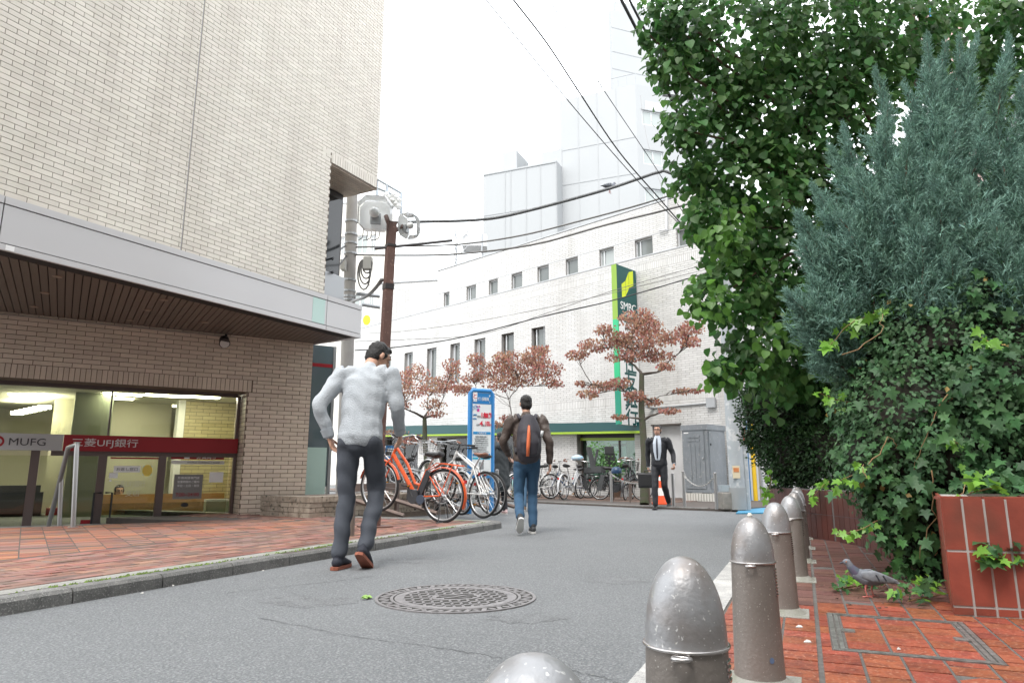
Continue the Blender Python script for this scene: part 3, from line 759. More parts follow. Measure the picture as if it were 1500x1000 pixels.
# sign band
white_s = mat('sign_grey_white', (.42, .41, .41), .5); red_s = mat('sign_red', (.28, .006, .013), .45); ink = mat('sign_ink', (.05, .045, .05), .5); wht = mat('sign_white', (.82, .81, .8), .45)
a_sp = GW.a(92, 650, .09)
m = MB(); m.wbox(GW, g_l, a_sp, z_hd0, z_hd1, .03, .11); sb1 = m.build('sign_band', white_s, bldg)
m = MB(); m.wbox(GW, a_sp + .004, g_r - .01, z_hd0, z_hd1, .03, .11); sb2 = m.build('sign_band', red_s, bldg)
zc = (z_hd0 + z_hd1) / 2; hh = z_hd1 - z_hd0
put_text('MUFG', hh * .62, ink, GW, (GW.a(13, 648, .11) + GW.a(67, 648, .11)) / 2, zc, .113, sb1, bold=0, maxw=GW.a(67, 648, .11) - GW.a(13, 648, .11))
put_text('三菱UFJ銀行', hh * .55, mat('sign_white_dim', (.62, .58, .58), .45), GW, (GW.a(105, 648, .11) + GW.a(202, 651, .11)) / 2, zc, .113, sb2, bold=.0005, maxw=GW.a(202, 651, .11) - GW.a(105, 648, .11))
lc = GW.a(-4, 647, .11)
for r0, r1, mt in ((.042, .08, red_s),):
    m = MB(); n = 36; vs = []; fs = []
    for k in range(n):
        an = 2 * math.pi * k / n
        for r, ox in ((r0, .012), (r1, 0)): vs.append(GW.p(lc + ox + r * math.cos(an), zc + r * math.sin(an) * 1.0, .1135))
    fs = [(2 * k, 2 * k + 1, (2 * k + 3) % (2 * n), (2 * k + 2) % (2 * n)) for k in range(n)]; m.add(vs, fs); m.build('logo_ring', red_s, sb1)
# second small red header over the exchange counter window + notices
def notice(x0, y0, x1, y1, mt, name='notice', off=.012, parent=None):
    a0, zt_ = GW.hit(x0, y0); a1, zb_ = GW.hit(x1, y1); m = MB(); m.wbox(GW, a0, a1, zb_, zt_, off, off + .003); return m.build(name, mt, parent or sfr), (a0 + a1) / 2, (zt_ + zb_) / 2, a1 - a0, zt_ - zb_
o, a, z, w_, h_ = notice(251, 664, 328, 673, red_s, 'window_header')
put_text('外貨両替', h_ * .85, wht, GW, a + w_ * .16, z, .016, o, bold=.002)
m = MB(); m.wbox(GW, a - w_ * .26, a - w_ * .16, z - h_ * .38, z + h_ * .38, .0155, .017); m.build('header_symbol', wht, o)
o, a, z, w_, h_ = notice(251, 674, 328, 680, mat('frosted_band', (.62, .62, .58), .6), 'window_subheader')
put_text('WORLD CURRENCY SHOP', h_ * .6, ink, GW, a + w_ * .1, z, .016, o, maxw=w_ * .62)
o, a, z, w_, h_ = notice(167, 682, 205, 691.5, wht); put_text('お返し窓口', h_ * .55, ink, GW, a, z, .016, o, maxw=w_ * .8)
o, a, z, w_, h_ = notice(210, 682, 221.5, 695.5, mat('blue_poster', (.12, .3, .5), .5), 'poster')
m = MB(); n = 20; m.add([GW.p(a + .07 * math.cos(6.283 * k / n), z + .09 * math.sin(6.283 * k / n), .0165) for k in range(n)], [tuple(range(n))]); m.build('poster_star', mat('yellow_print', (.75, .55, .1), .5), o)
o, a, z, w_, h_ = notice(255.5, 694.5, 294.5, 730, mat('grey_notice', (.20, .19, .185), .5), 'hours_notice')
put_text('7:00~24:00', h_ * .2, red_s, GW, a, z - h_ * .32, .016, o, bold=.001, maxw=w_ * .8)
for k, t in enumerate(('外貨両替専門店', '営業時間のご案内', '平日・土日・祝日')): put_text(t, h_ * .11, wht, GW, a, z + h_ * (.36 - .16 * k), .016, o, maxw=w_ * .75)
notice(307, 691, 326, 706, wht); notice(160, 692, 172, 700, wht); notice(160, 702, 163, 705, wht)
notice(118, 761, 133, 769, red_s, 'sticker'); notice(222, 758, 232, 765, red_s, 'sticker'); notice(253, 757, 278, 764, mat('blue_sticker', (.1, .17, .3), .5), 'sticker'); notice(243, 758, 252, 765, wht, 'sticker')
put_text('三菱UFJ銀行', .11, mat('etched_grey', (.40, .40, .34), .6), GW, GW.a(190, 710), GW.z(190, 709), .012, sfr, maxw=.42); put_text('支店', .1, MATS['etched_grey'], GW, GW.a(194, 722), GW.z(194, 722), .012, sfr)
m = MB(); c0 = GW.p(GW.a(270, 739), GW.z(270, 739), .012); n = 18; m.add([GW.p(GW.a(270, 739) + .055 * math.cos(6.283 * k / n), GW.z(270, 739) + .035 * math.sin(6.283 * k / n), .014) for k in range(n)], [tuple(range(n))]); m.build('sticker', blk, sfr)
m = MB(); m.wbox(GW, GW.a(162, 668), GW.a(236, 668), GW.z(200, 672), GW.z(200, 669.5), .012, .015); m.build('door_stripe', red_s, sfr)
# ---- the lit banking hall behind the glass
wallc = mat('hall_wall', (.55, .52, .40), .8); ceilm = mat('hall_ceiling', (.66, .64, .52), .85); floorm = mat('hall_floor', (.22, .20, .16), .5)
CZ = z_op + .08
def room(w, a0, a1, z0, z1, f0, f1, mt, name): m = MB(); m.wbox(w, a0, a1, z0, z1, f0, f1); return m.build(name, mt, bldg)
room(GW, g_l - 1, g_r + .6, FLZ - .1, FLZ, -6.5, 1.1, floorm, 'hall_floor')
hc_ = room(GW, g_l - 1, g_r + .6, CZ, CZ + .1, -6.5, -.21, ceilm, 'hall_ceiling')
room(GW, g_l - 1, g_r + .6, FLZ, CZ, -6.6, -6.5, wallc, 'hall_back_wall')
room(GW, g_r + .5, g_r + .6, FLZ, CZ, -6.5, -.2, wallc, 'hall_side_wall')
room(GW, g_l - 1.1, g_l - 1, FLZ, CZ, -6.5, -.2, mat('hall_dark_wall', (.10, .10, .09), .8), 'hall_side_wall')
a_b0, a_b1 = GW.a(268, 640, -2.4), GW.a(345, 640, -2.4)
room(GW, a_b0 - .12, a_b0, FLZ, CZ, -2.8, -2.4, wht, 'hall_column')
m = MB(); m.wbox(GW, a_b0, a_b1, FLZ, CZ, -2.8, -2.41); hb = m.build('hall_brick_pier', mort, bldg)
HW = Wall(GW.p(0, 0, -2.41), 57)
hcells = brick_cells(a_b0, a_b1, FLZ + .7, CZ, [], BL, BH, JT); lay_bricks(HW, hcells, mat('hall_tile', (.52, .44, .24), .5, var=.1), hb, 0, .012, 0, BL, BH, JT)
room(GW, GW.a(160, 620, -3.4), a_b0 - .12, FLZ, CZ, -3.5, -3.4, wallc, 'hall_partition')
greenc = mat('green_grey_column', (.20, .22, .15), .5)
room(GW, GW.a(106, 620, -1.9), GW.a(163, 620, -1.9), FLZ, CZ, -3.3, -1.9, greenc, 'hall_column')
room(GW, GW.a(76, 620, -3.4), GW.a(106, 620, -3.4), FLZ, CZ, -3.6, -3.4, wallc, 'hall_column')
lampm = mat('fluorescent_panel', (1, .97, .80), emit=9.0)
def clight(x0, y0, x1, y1):
    # a lit panel in the hall ceiling; its far and near edges are read off the ceiling plane
    P = [gnd(x0, y1, CZ - .01), gnd(x1, y1, CZ - .01)]; f0 = GW.n.dot(P[0] - GW.o); a0 = GW.u.dot(P[0] - GW.o); a1 = GW.u.dot(P[1] - GW.o)
    f1 = f0 + .35
    m = MB(); m.wbox(GW, a0, a1, CZ - .02, CZ - .004, f0 - .12, f0 + .12); m.build('ceiling_light', lampm, hc_)
for q in ((12, 571, 75, 577), (152, 571, 212, 576), (213, 572, 270, 578), (267, 576, 327, 580), (163, 579, 197, 583), (243, 590, 270, 594), (275, 585, 310, 589)): clight(*q)
for k in range(7):
    m = MB(); aa = GW.a(8 + k * 8, 600, -3.0); m.wbox(GW, aa, aa + .2, CZ - .25 , CZ - .2, -4.6 + k * .3, -4.4 + k * .3); m.build('ceiling_light', lampm, hc_)
wood = mat('counter_wood', (.42, .22, .07), .45, c2=(.36, .18, .055), n=(4, .5, .2)); ctop = mat('counter_top', (.60, .58, .42), .4)
m = MB(); c0, c1 = GW.a(150, 700, -1.7), GW.a(340, 700, -1.7); m.wbox(GW, c0, c1, FLZ, FLZ + .72, -2.1, -1.6); cn = m.build('counter', wood, bldg)
m = MB(); m.wbox(GW, c0 - .02, c1, FLZ + .72, FLZ + .77, -2.15, -1.5); m.build('counter_top', ctop, cn)
m = MB(); m.wbox(GW, c0, c1, FLZ + .77, FLZ + 1.02, -1.62, -1.6); m.build('counter_screen', glass('counter_glass', (.75, .8, .7), .08), cn)
m = MB(); m.wbox(GW, c0, c1, FLZ + .7, FLZ + 1.15, -2.38, -2.3); m.build('back_desk', wood, bldg)
m = MB(); aa = GW.a(318, 720, -1.9); m.wbox(GW, aa - .2, aa + .2, FLZ + .77, FLZ + 1.05, -2.0, -1.75); m.build('cash_machine', mat('machine_white', (.55, .55, .5), .4), bldg)
for k, (x, hgt) in enumerate(((12, .9), (28, 1.2), (100, .8), (125, .95))):
    a_ = GW.a(x, 720, -2.6); m = MB(); m.wbox(GW, a_ - .35, a_ + .35, FLZ, FLZ + hgt, -3.0, -2.6); m.build('hall_furniture', (mat('hall_black', (.025, .025, .028), .5) if k < 2 else mat('hall_beige', (.35, .3, .2), .5)), bldg)
    m = MB(); m.wbox(GW, a_ - .3, a_ + .3, FLZ + hgt, FLZ + hgt + .12, -2.9, -2.65); m.build('hall_leaflet_rack', (red_s if k > 1 else alu_d), bldg)
# steps down to the doors
for k in range(5):
    room(GW, g_l, g_r, FLZ - .05, .10 - .16 * (k + 1), .05 + 0, max(.1, SW.n.dot(SW.o - GW.o) * 0 + .42 + (1.0 - .2 * k)), conc, 'entrance_step') if False else None
# handrail at the sunken entrance
stl = mat('satin_stainless', (.36, .355, .35), .38, .75)
hb_ = gnd(107, 772, .13); hr = E('handrail', hb_, 0, 'stainless steel handrail leaning down into the sunken bank entrance', 'handrail')
dwn = -SW.n
top = Vector((hb_.x, hb_.y, 0)) + Vector((0, 0, at(112, 650, hb_.y).z))
e2 = gnd(75, 775, .13) ; low = at(66, 790, hb_.y + .75)
m = MB(); tp = at(113, 650, hb_.y); m.tube([hb_, tp + Vector((0, 0, -.05)), tp + Vector((-.01, .03, 0)), at(100, 655, hb_.y + .12), low], .028, 12); m.build('rail', stl, hr, smooth=50)
m = MB(); m.tube([at(90, 700, hb_.y + .35), at(86, 790, hb_.y + .35)], .026, 10); m.build('post', stl, hr, smooth=50)
m = MB(); m.lathe([(.06, 0), (.06, .008), (.03, .012)], hb_, 16); m.build('base_flange', stl, hr)
# sticker on the fascia corner
m = MB(); m.wbox(FA, FA.a(7, 366), FA.a(20, 369), zb + .005, zb + .06, .0075, .009); m.build('sticker', wht, fas)
# glass vitrine and low brick planter beside the pier
pl_c = gnd(450, 755, .12)
PW = Wall(gnd(497, 757.5, .13), KAZ)
# ================================================================== white tiled bank across the street
random.seed(11)
wtile = mat('white_tile', (.60, .595, .58), .38, var=.06, c2=(.555, .545, .53), n=(1.1, .55, .2), c3=(.49, .48, .46), n3=(1.6, .62, .12), streak=.12)
wmort = mat('pale_mortar', (.30, .29, .28), .95, c2=(.36, .35, .335), n=(2.0, .5, .2))
bank = E('bank_building', BK.p(0, .08), 0, 'white tiled bank with two rows of windows and a dark green shopfront band', 'building')
WB = dict(a0=BK.a(1079, 600), a1=BK.a(566, 600) + 3.2)
z_cor = BK.z(800, 411.5); z_par = BK.z(820, 339.5)
a_ue = BK.a(639, 430)
wl = [(560 + .22 * x0, 560 + .22 * x1, 440 + .22 * y0, 440 + .22 * y1) for x0, x1, y0, y1 in ((150, 205, 345, 545), (300, 362, 313, 555), (455, 517, 285, 560), (615, 687, 250, 575), (795, 877, 217, 580), (995, 1085, 180, 590))]
zl1 = BK.z(667, 503); zl0 = BK.z(667, 562)
lows = [(BK.a(x1, y0), BK.a(x0, y0), zl0, zl1) for x0, x1, y0, y1 in wl]
st = lows[1][0] - lows[0][0]; lows.append((lows[0][0] - (lows[1][0] - lows[0][0]), lows[0][1] - (lows[1][1] - lows[0][1]), zl0, zl1))
wu = [(560 + .3701 * x0, 560 + .3701 * x1, 230 + .3701 * y0, 230 + .3701 * y1) for x0, x1, y0, y1 in ((240, 262, 545, 595), (330, 367, 515, 567), (418, 453, 490, 543), (508, 550, 463, 520), (610, 655, 434, 493), (722, 770, 400, 463), (855, 912, 357, 425), (995, 1065, 318, 388), (1160, 1233, 270, 343))]
zu1 = BK.z(830, 379.5); zu0 = z_cor + .03
ups = [(BK.a(x1, y0), BK.a(x0, y0), zu0, zu1) for x0, x1, y0, y1 in wu]
z_gb = 2.0
shop = []
def gfl(x0, x1, y0, y1): return (BK.a(x1, (y0 + y1) / 2), BK.a(x0, (y0 + y1) / 2), BK.z((x0 + x1) / 2, y1), BK.z((x0 + x1) / 2, y0))
shopw = [(BK.a(931, 680), BK.a(846, 680), .35, BK.z(888, 634)), (BK.a(800, 680) + 1.1, BK.a(640, 680), .35, BK.z(740, 636)), (BK.a(612, 680), BK.a(560, 680), .35, BK.z(600, 638))]
door = (BK.a(1000, 680), BK.a(958, 680), .09, BK.z(975, 621))
holes_low = lows + shopw + [door]
w1 = holes_slab(BK, WB['a0'], WB['a1'], .0, z_cor, holes_low, -.4, 0).build('lower_wall', wmort, bank)
w2 = holes_slab(BK, WB['a0'], a_ue, z_cor, z_par, ups, -.4, -.06).build('upper_wall', wmort, bank)
zs1, zs2 = BK.z(1000, 378) - .12, BK.z(1040, 577) - .1
cells = brick_cells(WB['a0'], WB['a1'], .05, z_cor - .02, holes_low, .26, .066, .009, [(zs2, zs2 + .24), (zs1, zs1 + .24)])
lay_bricks(BK, cells, wtile, w1, 0, .011, 0, .26, .066, .009)
cells = brick_cells(WB['a0'], a_ue, z_cor + .02, z_par - .02, ups, .26, .066, .009)
lay_bricks(BK, cells, wtile, w2, -.06, -.049, 0, .26, .066, .009)
cop = mat('coping_metal', (.42, .43, .44), .45, .3)
m = MB(); m.wbox(BK, WB['a0'], WB['a1'], z_cor - .02, z_cor + .015, -.3, .02); m.build('cornice', cop, bank)
m = MB(); m.wbox(BK, WB['a0'], a_ue, z_par - .02, z_par + .02, -.4, -.03); m.build('parapet_coping', cop, bank)
m = MB(); m.wbox(BK, WB['a0'], a_ue, z_par - .4, z_par - .1, -9, -.41); m.build('roof', conc, bank)
m = MB(); m.wbox(BK, WB['a0'], a_ue, zu1 + .03, zu1 + .05, -.06, -.045); m.build('string_line', cop, bank)
m = MB(); m.wbox(BK, WB['a0'] - .02, WB['a0'], 0, z_par, -9, 0); m.build('end_wall', wtile, bank)
for x in (1046, 797, 692, 625):      # vertical movement joints
    m = MB(); a = BK.a(x, 450); m.wbox(BK, a - .008, a + .008, 2.2, z_cor, -.005, .0125); m.build('movement_joint', cop, bank)
wfr = mat('white_window_frame', (.60, .61, .62), .4, .2); dfr = mat('bronze_window_frame', (.10, .085, .075), .4, .3)
bglass = mat('office_glass', (.16, .175, .17), .05, spec=.7, c2=(.10, .115, .11), n=(.9, .5, .2))
bgl2 = mat('office_glass_light', (.33, .36, .35), .05, spec=.7)
blind = mat('grey_blind', (.33, .35, .33), .7)
def window(w, h, parent, fm, gm, depth, fw=.05, split=None, blinds=False, base=0.0):
    a0, a1, z0, z1 = h; m = MB()
    m.wbox(w, a0, a1, z0, z0 + fw, base - depth - .05, base - depth + .03); m.wbox(w, a0, a1, z1 - fw, z1, base - depth - .05, base - depth + .03)
    m.wbox(w, a0, a0 + fw, z0 + fw, z1 - fw, base - depth - .05, base - depth + .03); m.wbox(w, a1 - fw, a1, z0 + fw, z1 - fw, base - depth - .05, base - depth + .03)
    sp = split or []
    for t in sp: x = a0 + (a1 - a0) * t; m.wbox(w, x - fw * .4, x + fw * .4, z0 + fw, z1 - fw, base - depth - .05, base - depth + .03)
    o = m.build('window', fm, parent)
    ed = [a0 + fw] + [a0 + (a1 - a0) * t for t in sp] + [a1 - fw]
    for i in range(len(ed) - 1):
        m = MB(); m.wbox(w, ed[i] + (.02 if i else 0), ed[i + 1] - (.02 if i < len(ed) - 2 else 0), z0 + fw, z1 - fw, base - depth - .02, base - depth); m.build('pane', gm, o)
    return o
lamp_in = mat('office_strip_light', (1, .95, .75), emit=3.0)
for i, h in enumerate(lows):
    o = window(BK, h, bank, dfr if i > 3 else wfr, bglass, .16, .045)
    m = MB(); m.wbox(BK, h[1] - .16, h[1] - .12, h[2] + .05, h[3] - .05, -.155, -.10); m.build('sash_frame', wfr, o)
    m = MB(); m.wbox(BK, h[0] - .03, h[1] + .03, h[2] - .05, h[2] - .0, -.2, .03); m.build('sill', wfr, o)
for i, h in enumerate(ups): window(BK, h, bank, wfr, bglass if i not in (6,) else bgl2, .10, .04, [.75] if i in (1, 6, 7) else [], base=-.06)
# shopfront band, tilted a little with the street
gbn = mat('dark_green_band', (.004, .060, .062), .35); lime = mat('lime_strip', (.30, .46, .02), .4)
def tilted(w, x0, x1, yt0, yt1, yb0, yb1, f0, f1, name, mt, parent):
    """band between two pixel lines, read off the wall plane moved out by f1"""
    P = [w.hit(x0, yt0, f1), w.hit(x1, yt1, f1), w.hit(x1, yb1, f1), w.hit(x0, yb0, f1)]
    m = MB(); m.wprism(w, P, f0, f1); return m.build(name, mt, parent)
tilted(BK, 555, 938, 624, 617.5, 637, 630.5, -.0 + .014, .30, 'shop_band', gbn, bank)
tilted(BK, 555, 938, 637.2, 630.7, 639.2, 634, .016, .31, 'lime_strip', lime, bank)
for (x0, x1, y0) in ((846, 931, 634),):
    o = tilted(BK, x0, x1, 633, 633.5, 641, 641, -.22, -.18, 'valance', mat('very_dark_brown', (.03, .022, .02), .5), bank)
    tilted(BK, x0, x1, 641.2, 640.7, 645, 644.5, -.24, -.16, 'valance_strip', lime, bank)
# shop windows with vertical blinds
bm_ = mat('vertical_blind', (.33, .42, .34), .7, var=.12)
for k, h in enumerate(shopw):
    o = window(BK, h, bank, dfr, glass('bank_glass', (.72, .85, .78), .06), .24, .05, [.5] if k else [.33])
    m = MB(); m.wbox(BK, h[0], h[1], h[2], h[3], -1.0, -.95); m.build('shop_backing', mat('shop_inside', (.30, .36, .31), .8), bank)
    n = int((h[1] - h[0]) / .11)
    for i in range(n):
        a = h[0] + .02 + i * .11
        if k == 0 and .2 < i / n < .55: continue
        m = MB(); q = BK.p(a + .05, (h[2] + h[3]) / 2, -.42); m.box(q, (.10, .012, h[3] - h[2]), Matrix.Rotation(BK.ang + .6, 3, 'Z')); m.build('blind_slat', bm_, o)
    for zz0, zz1 in ((.05, h[2]),):
        m = MB(); m.wbox(BK, h[0], h[1], zz0, zz1, -.3, -.01); m.build('stall_riser', wtile, bank)
h = shopw[0]
m = MB(); m.wbox(BK, h[0] + .55, h[0] + 1.15, .5, 1.75, -.36, -.33); pn = m.build('window_poster', mat('pale_blue_poster', (.45, .62, .66), .5), bank)
m = MB(); m.wbox(BK, h[0] + .55, h[0] + 1.15, 1.6, 1.68, -.33, -.325); m.build('poster_stripe', mat('dark_stripe', (.03, .06, .09), .5), pn)
# white steel door
m = MB(); m.wbox(BK, door[0], door[1], door[2], door[3], -.25, -.2); dr = m.build('service_door', mat('pale_door', (.62, .62, .62), .5, c2=(.56, .56, .56), n=(3, .5, .2)), bank)
m = MB(); m.wbox(BK, door[0] - .02, door[1] + .05, door[3] - .03, door[3] + .01, -.2, .02); m.build('door_lintel', dfr, dr)
m = MB(); m.tube([BK.p(door[1] - .12, .95, -.2), BK.p(door[1] - .12, .95, -.14), BK.p(door[1] - .25, .95, -.14)], .012, 6); m.build('door_handle', stl, dr)
# conduit and junction box on the wall
za = BK.z(1044, 590); a0_, a1_ = BK.a(1040, 590), BK.a(957, 593)
m = MB(); m.tube([BK.p(a0_, za, .04), BK.p(a1_, za - .02, .04)], .022, 8); m.build('wall_conduit', alu_g, bank)
m = MB(); m.wbox(BK, BK.a(1050, 590), BK.a(1037, 590), za - .13, za + .13, .012, .12); m.build('junction_box', alu_g, bank)
m = MB(); m.tube([BK.p(a1_, za - .02, .05), BK.p(a1_ + .1, za + .03, .22)], .05, 10); m.build('wall_lamp', alu_g, bank)
pt = [BK.hit(x, y) for x, y in ((977, 282), (977, 337), (966, 338))]
m = MB(); m.tube([BK.p(a, z, .02) for a, z in pt], .03, 8); m.build('vent_pipe', wfr, bank)
# blade sign
z_s1, z_s0 = BK.z(937, 397), BK.z(937, 624)
a_s = BK.a(937, 500)
Ls = 1.0
for _ in range(30):
    q = proj(BK.p(a_s, 3, Ls)); Ls += (q[0] - 908.5) / 60
SG = Wall(BK.p(a_s, 0, Ls), math.degrees(math.atan2(-BK.n.x, -BK.n.y)))      # from the outer edge back to the wall
sgn = E('blade_sign', BK.p(a_s, z_s0, Ls / 2), 0, 'tall green and white blade sign fixed to the white bank wall', 'sign')
z_mid = z_s0 + (z_s1 - z_s0) * (1 - (475 - 394) / (624 - 394))
sgreen = mat('sign_dark_green', (.005, .075, .072), .35); swhite = mat('sign_panel_white', (.74, .74, .735), .4)
m = MB(); m.wbox(SG, 0, Ls - .08, z_mid, z_s1, -.16, 0); tp_ = m.build('top_panel', sgreen, sgn)
m = MB(); m.wbox(SG, .02, Ls - .08, z_s0, z_mid - .004, -.15, -.012); bt_ = m.build('lower_panel', swhite, sgn)
lgrad = mat('sign_edge_lime', (.24, .40, .05), .4); lgr2 = mat('sign_edge_green', (.03, .45, .20), .4); lgr3 = mat('sign_edge_deep', (.01, .25, .16), .4)
zz = [z_s1, z_mid + .0, z_s0 + .35 * (z_mid - z_s0), z_s0]
for i, mt in enumerate((lgrad, lgr2, lgr3)):
    m = MB(); m.wbox(SG, -.012, -.001, zz[i + 1], zz[i], -.18, .0 + .004); m.build('edge_strip', mt, sgn)
m = MB(); m.wbox(SG, .0, .055, z_s0, z_mid - .004, -.15, -.009); m.build('green_bar', lgr2, sgn)
hs = z_s1 - z_mid; cs = Ls / 2
for pts in ([(.22, .0), (.40, .06), (.40, .34), (.22, .26)], [(.415, .08), (.56, .22), (.56, .52), (.415, .35)], [(.575, .235), (.78, .30), (.78, .58), (.575, .53)]):
    m = MB(); m.wprism(SG, [(x * Ls, z_mid + hs * (.40 + y * 1.0)) for x, y in pts], .001, .004); m.build('emblem', mat('emblem_lime', (.62, .72, .02), .4), tp_)
put_text('SMBC', hs * .20, wht, SG, cs, z_mid + hs * .27, .003, tp_, bold=0, maxw=Ls * .72)
put_text('三井住友銀行', hs * .07, wht, SG, cs, z_mid + hs * .12, .003, tp_, maxw=Ls * .5)
hl = z_mid - z_s0
for i, ch in enumerate('三井住友銀行'): put_text(ch, Ls * .60, sgreen, SG, cs + .02, z_mid - hl * (.075 + .165 * i), -.009, bt_, bold=.008)
for zz_ in (z_s0 + .4, z_s1 - .5):
    m = MB(); m.wbox(SG, Ls - .08, Ls, zz_ - .04, zz_ + .04, -.12, -.04); m.build('wall_bracket', alu_g, sgn)
# roof plant on the bank
r0 = BK.p(BK.a(700, 380), z_par, -1.5)
rq = E('roof_unit', r0, 0, 'small white plant frame on the roof of the white bank', 'roof equipment')
m = MB(); c = at(686, 370, r0.y)
for dx, dy in ((-.55, 0), (.55, 0), (-.55, .8), (.55, .8)): m.tube([c + Vector((dx, dy, -1.6)), c + Vector((dx, dy, .95))], .03, 6)
for z_ in (-.3, .3, .9): m.tube([c + Vector((-.55, 0, z_)), c + Vector((.55, 0, z_)), c + Vector((.55, .8, z_)), c + Vector((-.55, .8, z_)), c + Vector((-.55, 0, z_))], .022, 6)
for z_ in (-.9, -.3, .3): m.tube([c + Vector((-.55, 0, z_)), c + Vector((.0, 0, z_ + .6))], .018, 6)
m.build('lattice_frame', alu_g, rq)
m = MB(); m.box(c + Vector((.25, .4, .55)), (1.0, .7, .5)); m.build('equipment_box', wfr, rq); m = MB(); m.box(c + Vector((-.1, .3, -1.35)), (1.0, .5, .4)); m.build('equipment_box', wfr, rq)
# ---------------------------------------------------------------- buildings behind
def far_wall(m, w, a0, a1, z1, th=.6): m.wbox(w, a0, a1, -.2, z1, -th, 0)
pale = mat('pale_tile_far', (.385, .395, .40), .8, spec=.05, c2=(.37, .38, .385), n=(.3, .5, .2)); pale2 = mat('pale_panel_far', (.37, .38, .385), .8, spec=.05); linem = mat('pale_joint_far', (.345, .355, .36), .8)
# corner block with windows
c = at(937, 300, 46); LFW = Wall(c, -67); RFW = Wall(c, 72)
fb = E('office_building', (c.x, c.y, 0), 0, 'pale tiled office block with paired windows behind the white bank', 'building')
zt1 = LFW.z(937, 122); la = LFW.a(820, 200); rb = RFW.a(1075, 200)
zw = [RFW.z(958, y) for y in (164, 185, 221, 242, 277, 298)]
rh = [(RFW.a(943, 240), RFW.a(971.5, 240), zw[1], zw[0]), (RFW.a(943, 240), RFW.a(971.5, 240), zw[3], zw[2]), (RFW.a(943, 240), RFW.a(971.5, 240), zw[5], zw[4])]
holes_slab(RFW, 0, rb, 0, zt1, rh, -.4, 0).build('front_wall', pale, fb)
m = MB(); m.wbox(LFW, .0, la, 0, zt1, -.4, 0); lwo = m.build('side_wall', pale, fb)
m = MB(); m.prism([tuple(q[:2]) for q in (RFW.p(0, 0, -.41), RFW.p(rb, 0, -.41), RFW.p(rb, 0, -10), LFW.p(la, 0, -.41))], zt1 - .5, zt1 - .2); m.build('roof', pale2, fb)
for hh in rh: window(RFW, hh, fb, wfr, bgl2, .1, .08, [.5])
for hh in rh:
    m = MB(); m.wbox(RFW, hh[0] - .05, hh[1] + .05, hh[3], hh[3] + .12, 0, .06); m.build('window_hood', linem, fb)
m = MB(); m.wbox(RFW, RFW.a(945, 155), RFW.a(970, 155), RFW.z(958, 162), RFW.z(958, 151), .0, .05); m.build('louvre_panel', mat('far_grey', (.55, .57, .58), .6), fb)
for i in range(1, 4):
    m = MB(); a = la * i / 4; m.wbox(LFW, a - .03, a + .03, 0, zt1, 0, .02); m.build('joint', linem, lwo)
for y in (210, 262):
    m = MB(); z = LFW.z(880, y); m.wbox(LFW, .1, la, z - .04, z + .04, 0, .025); m.build('joint', linem, lwo)
m = MB()
for i in range(9): m.tube([LFW.p(la * i / 9, zt1, -.2), LFW.p(la * i / 9, zt1 + 1.0, -.2)], .03, 5)
m.tube([LFW.p(0, zt1 + 1.0, -.2), LFW.p(la, zt1 + 1.0, -.2)], .03, 5); m.build('roof_railing', pale2, fb)
# panelled block
c2_ = at(822, 300, 47); PWL = Wall(c2_, -67)
pb = E('office_building', (c2_.x, c2_.y, 0), 0, 'pale panelled block with vertical joints standing behind the bank roof', 'building')
a1 = PWL.a(708, 300); zt2_ = PWL.z(765, 247)
m = MB(); m.wbox(PWL, .3, a1, 0, zt2_, -6, 0); bo = m.build('wall', pale2, pb)
for x in (740, 748, 771, 792, 815):
    m = MB(); a = PWL.a(x, 300); m.wbox(PWL, a - .03, a + .03, 0, zt2_, 0, .03); m.build('panel_joint', linem, bo)
m = MB(); z = PWL.z(760, 308); m.wbox(PWL, .3, a1, z - .04, z + .04, 0, .03); m.build('panel_joint', linem, bo)
m = MB(); m.wbox(PWL, .3, a1, zt2_, zt2_ + .12, -6, .06); m.build('coping', linem, pb)
m = MB(); m.wbox(PWL, .3, PWL.a(785, 220), zt2_, PWL.z(800, 211), -5, -1.2); m.build('penthouse', pale2, pb)
m = MB(); m.wbox(PWL, PWL.a(746, 220), PWL.a(724.5, 220), zt2_, PWL.z(735, 210), -4, -1.5); m.build('stair_tower', pale, pb)
m = MB(); q = PWL.p(PWL.a(812, 210), PWL.z(800, 211), -2); m.box(q + Vector((0, 0, .15)), (.9, .6, .35)); m.build('roof_vent', mat('far_vent', (.45, .46, .47), .6), pb)
# tall tower
c3 = at(897, 100, 70); TW_ = Wall(c3, 70)
tb = E('office_tower', (c3.x, c3.y, 0), 0, 'tall plain pale tower rising behind everything into the white sky', 'building')
m = MB(); zt3 = TW_.z(897, 15); m.wbox(TW_, 0, 14, 0, zt3, -.6, 0); tw = m.build('wall', pale, tb)
m = MB(); m.wbox(TW_, 1.2, 14, zt3, zt3 + 2.2, -1.6, -1); m.build('roof_block', pale, tb)
for y in (40, 75, 100):
    m = MB(); z = TW_.z(897, y); m.wbox(TW_, 0, 14, z - .05, z + .05, 0, .03); m.build('joint', linem, tw)
# lower wing left of the bank's upper storey
WW = Wall(at(640, 430, 33), -78)
lb = E('annex_building', WW.p(0, 0), 0, 'pale tiled annex with flat roof left of the white bank roof', 'building')
m = MB(); m.wbox(WW, -2, WW.a(556, 430), 0, WW.z(600, 413), -6, 0); wo = m.build('wall', wmort, lb)
cells = brick_cells(-2, WW.a(556, 430), 7.0, WW.z(600, 413) - .02, [], .30, .11, .012); lay_bricks(WW, cells, wtile, wo, 0, .012, 0, .30, .11, .012)
m = MB(); m.wbox(WW, -2, WW.a(556, 430), WW.z(600, 413), WW.z(600, 413) + .06, -6, .05); m.build('coping', cop, lb)
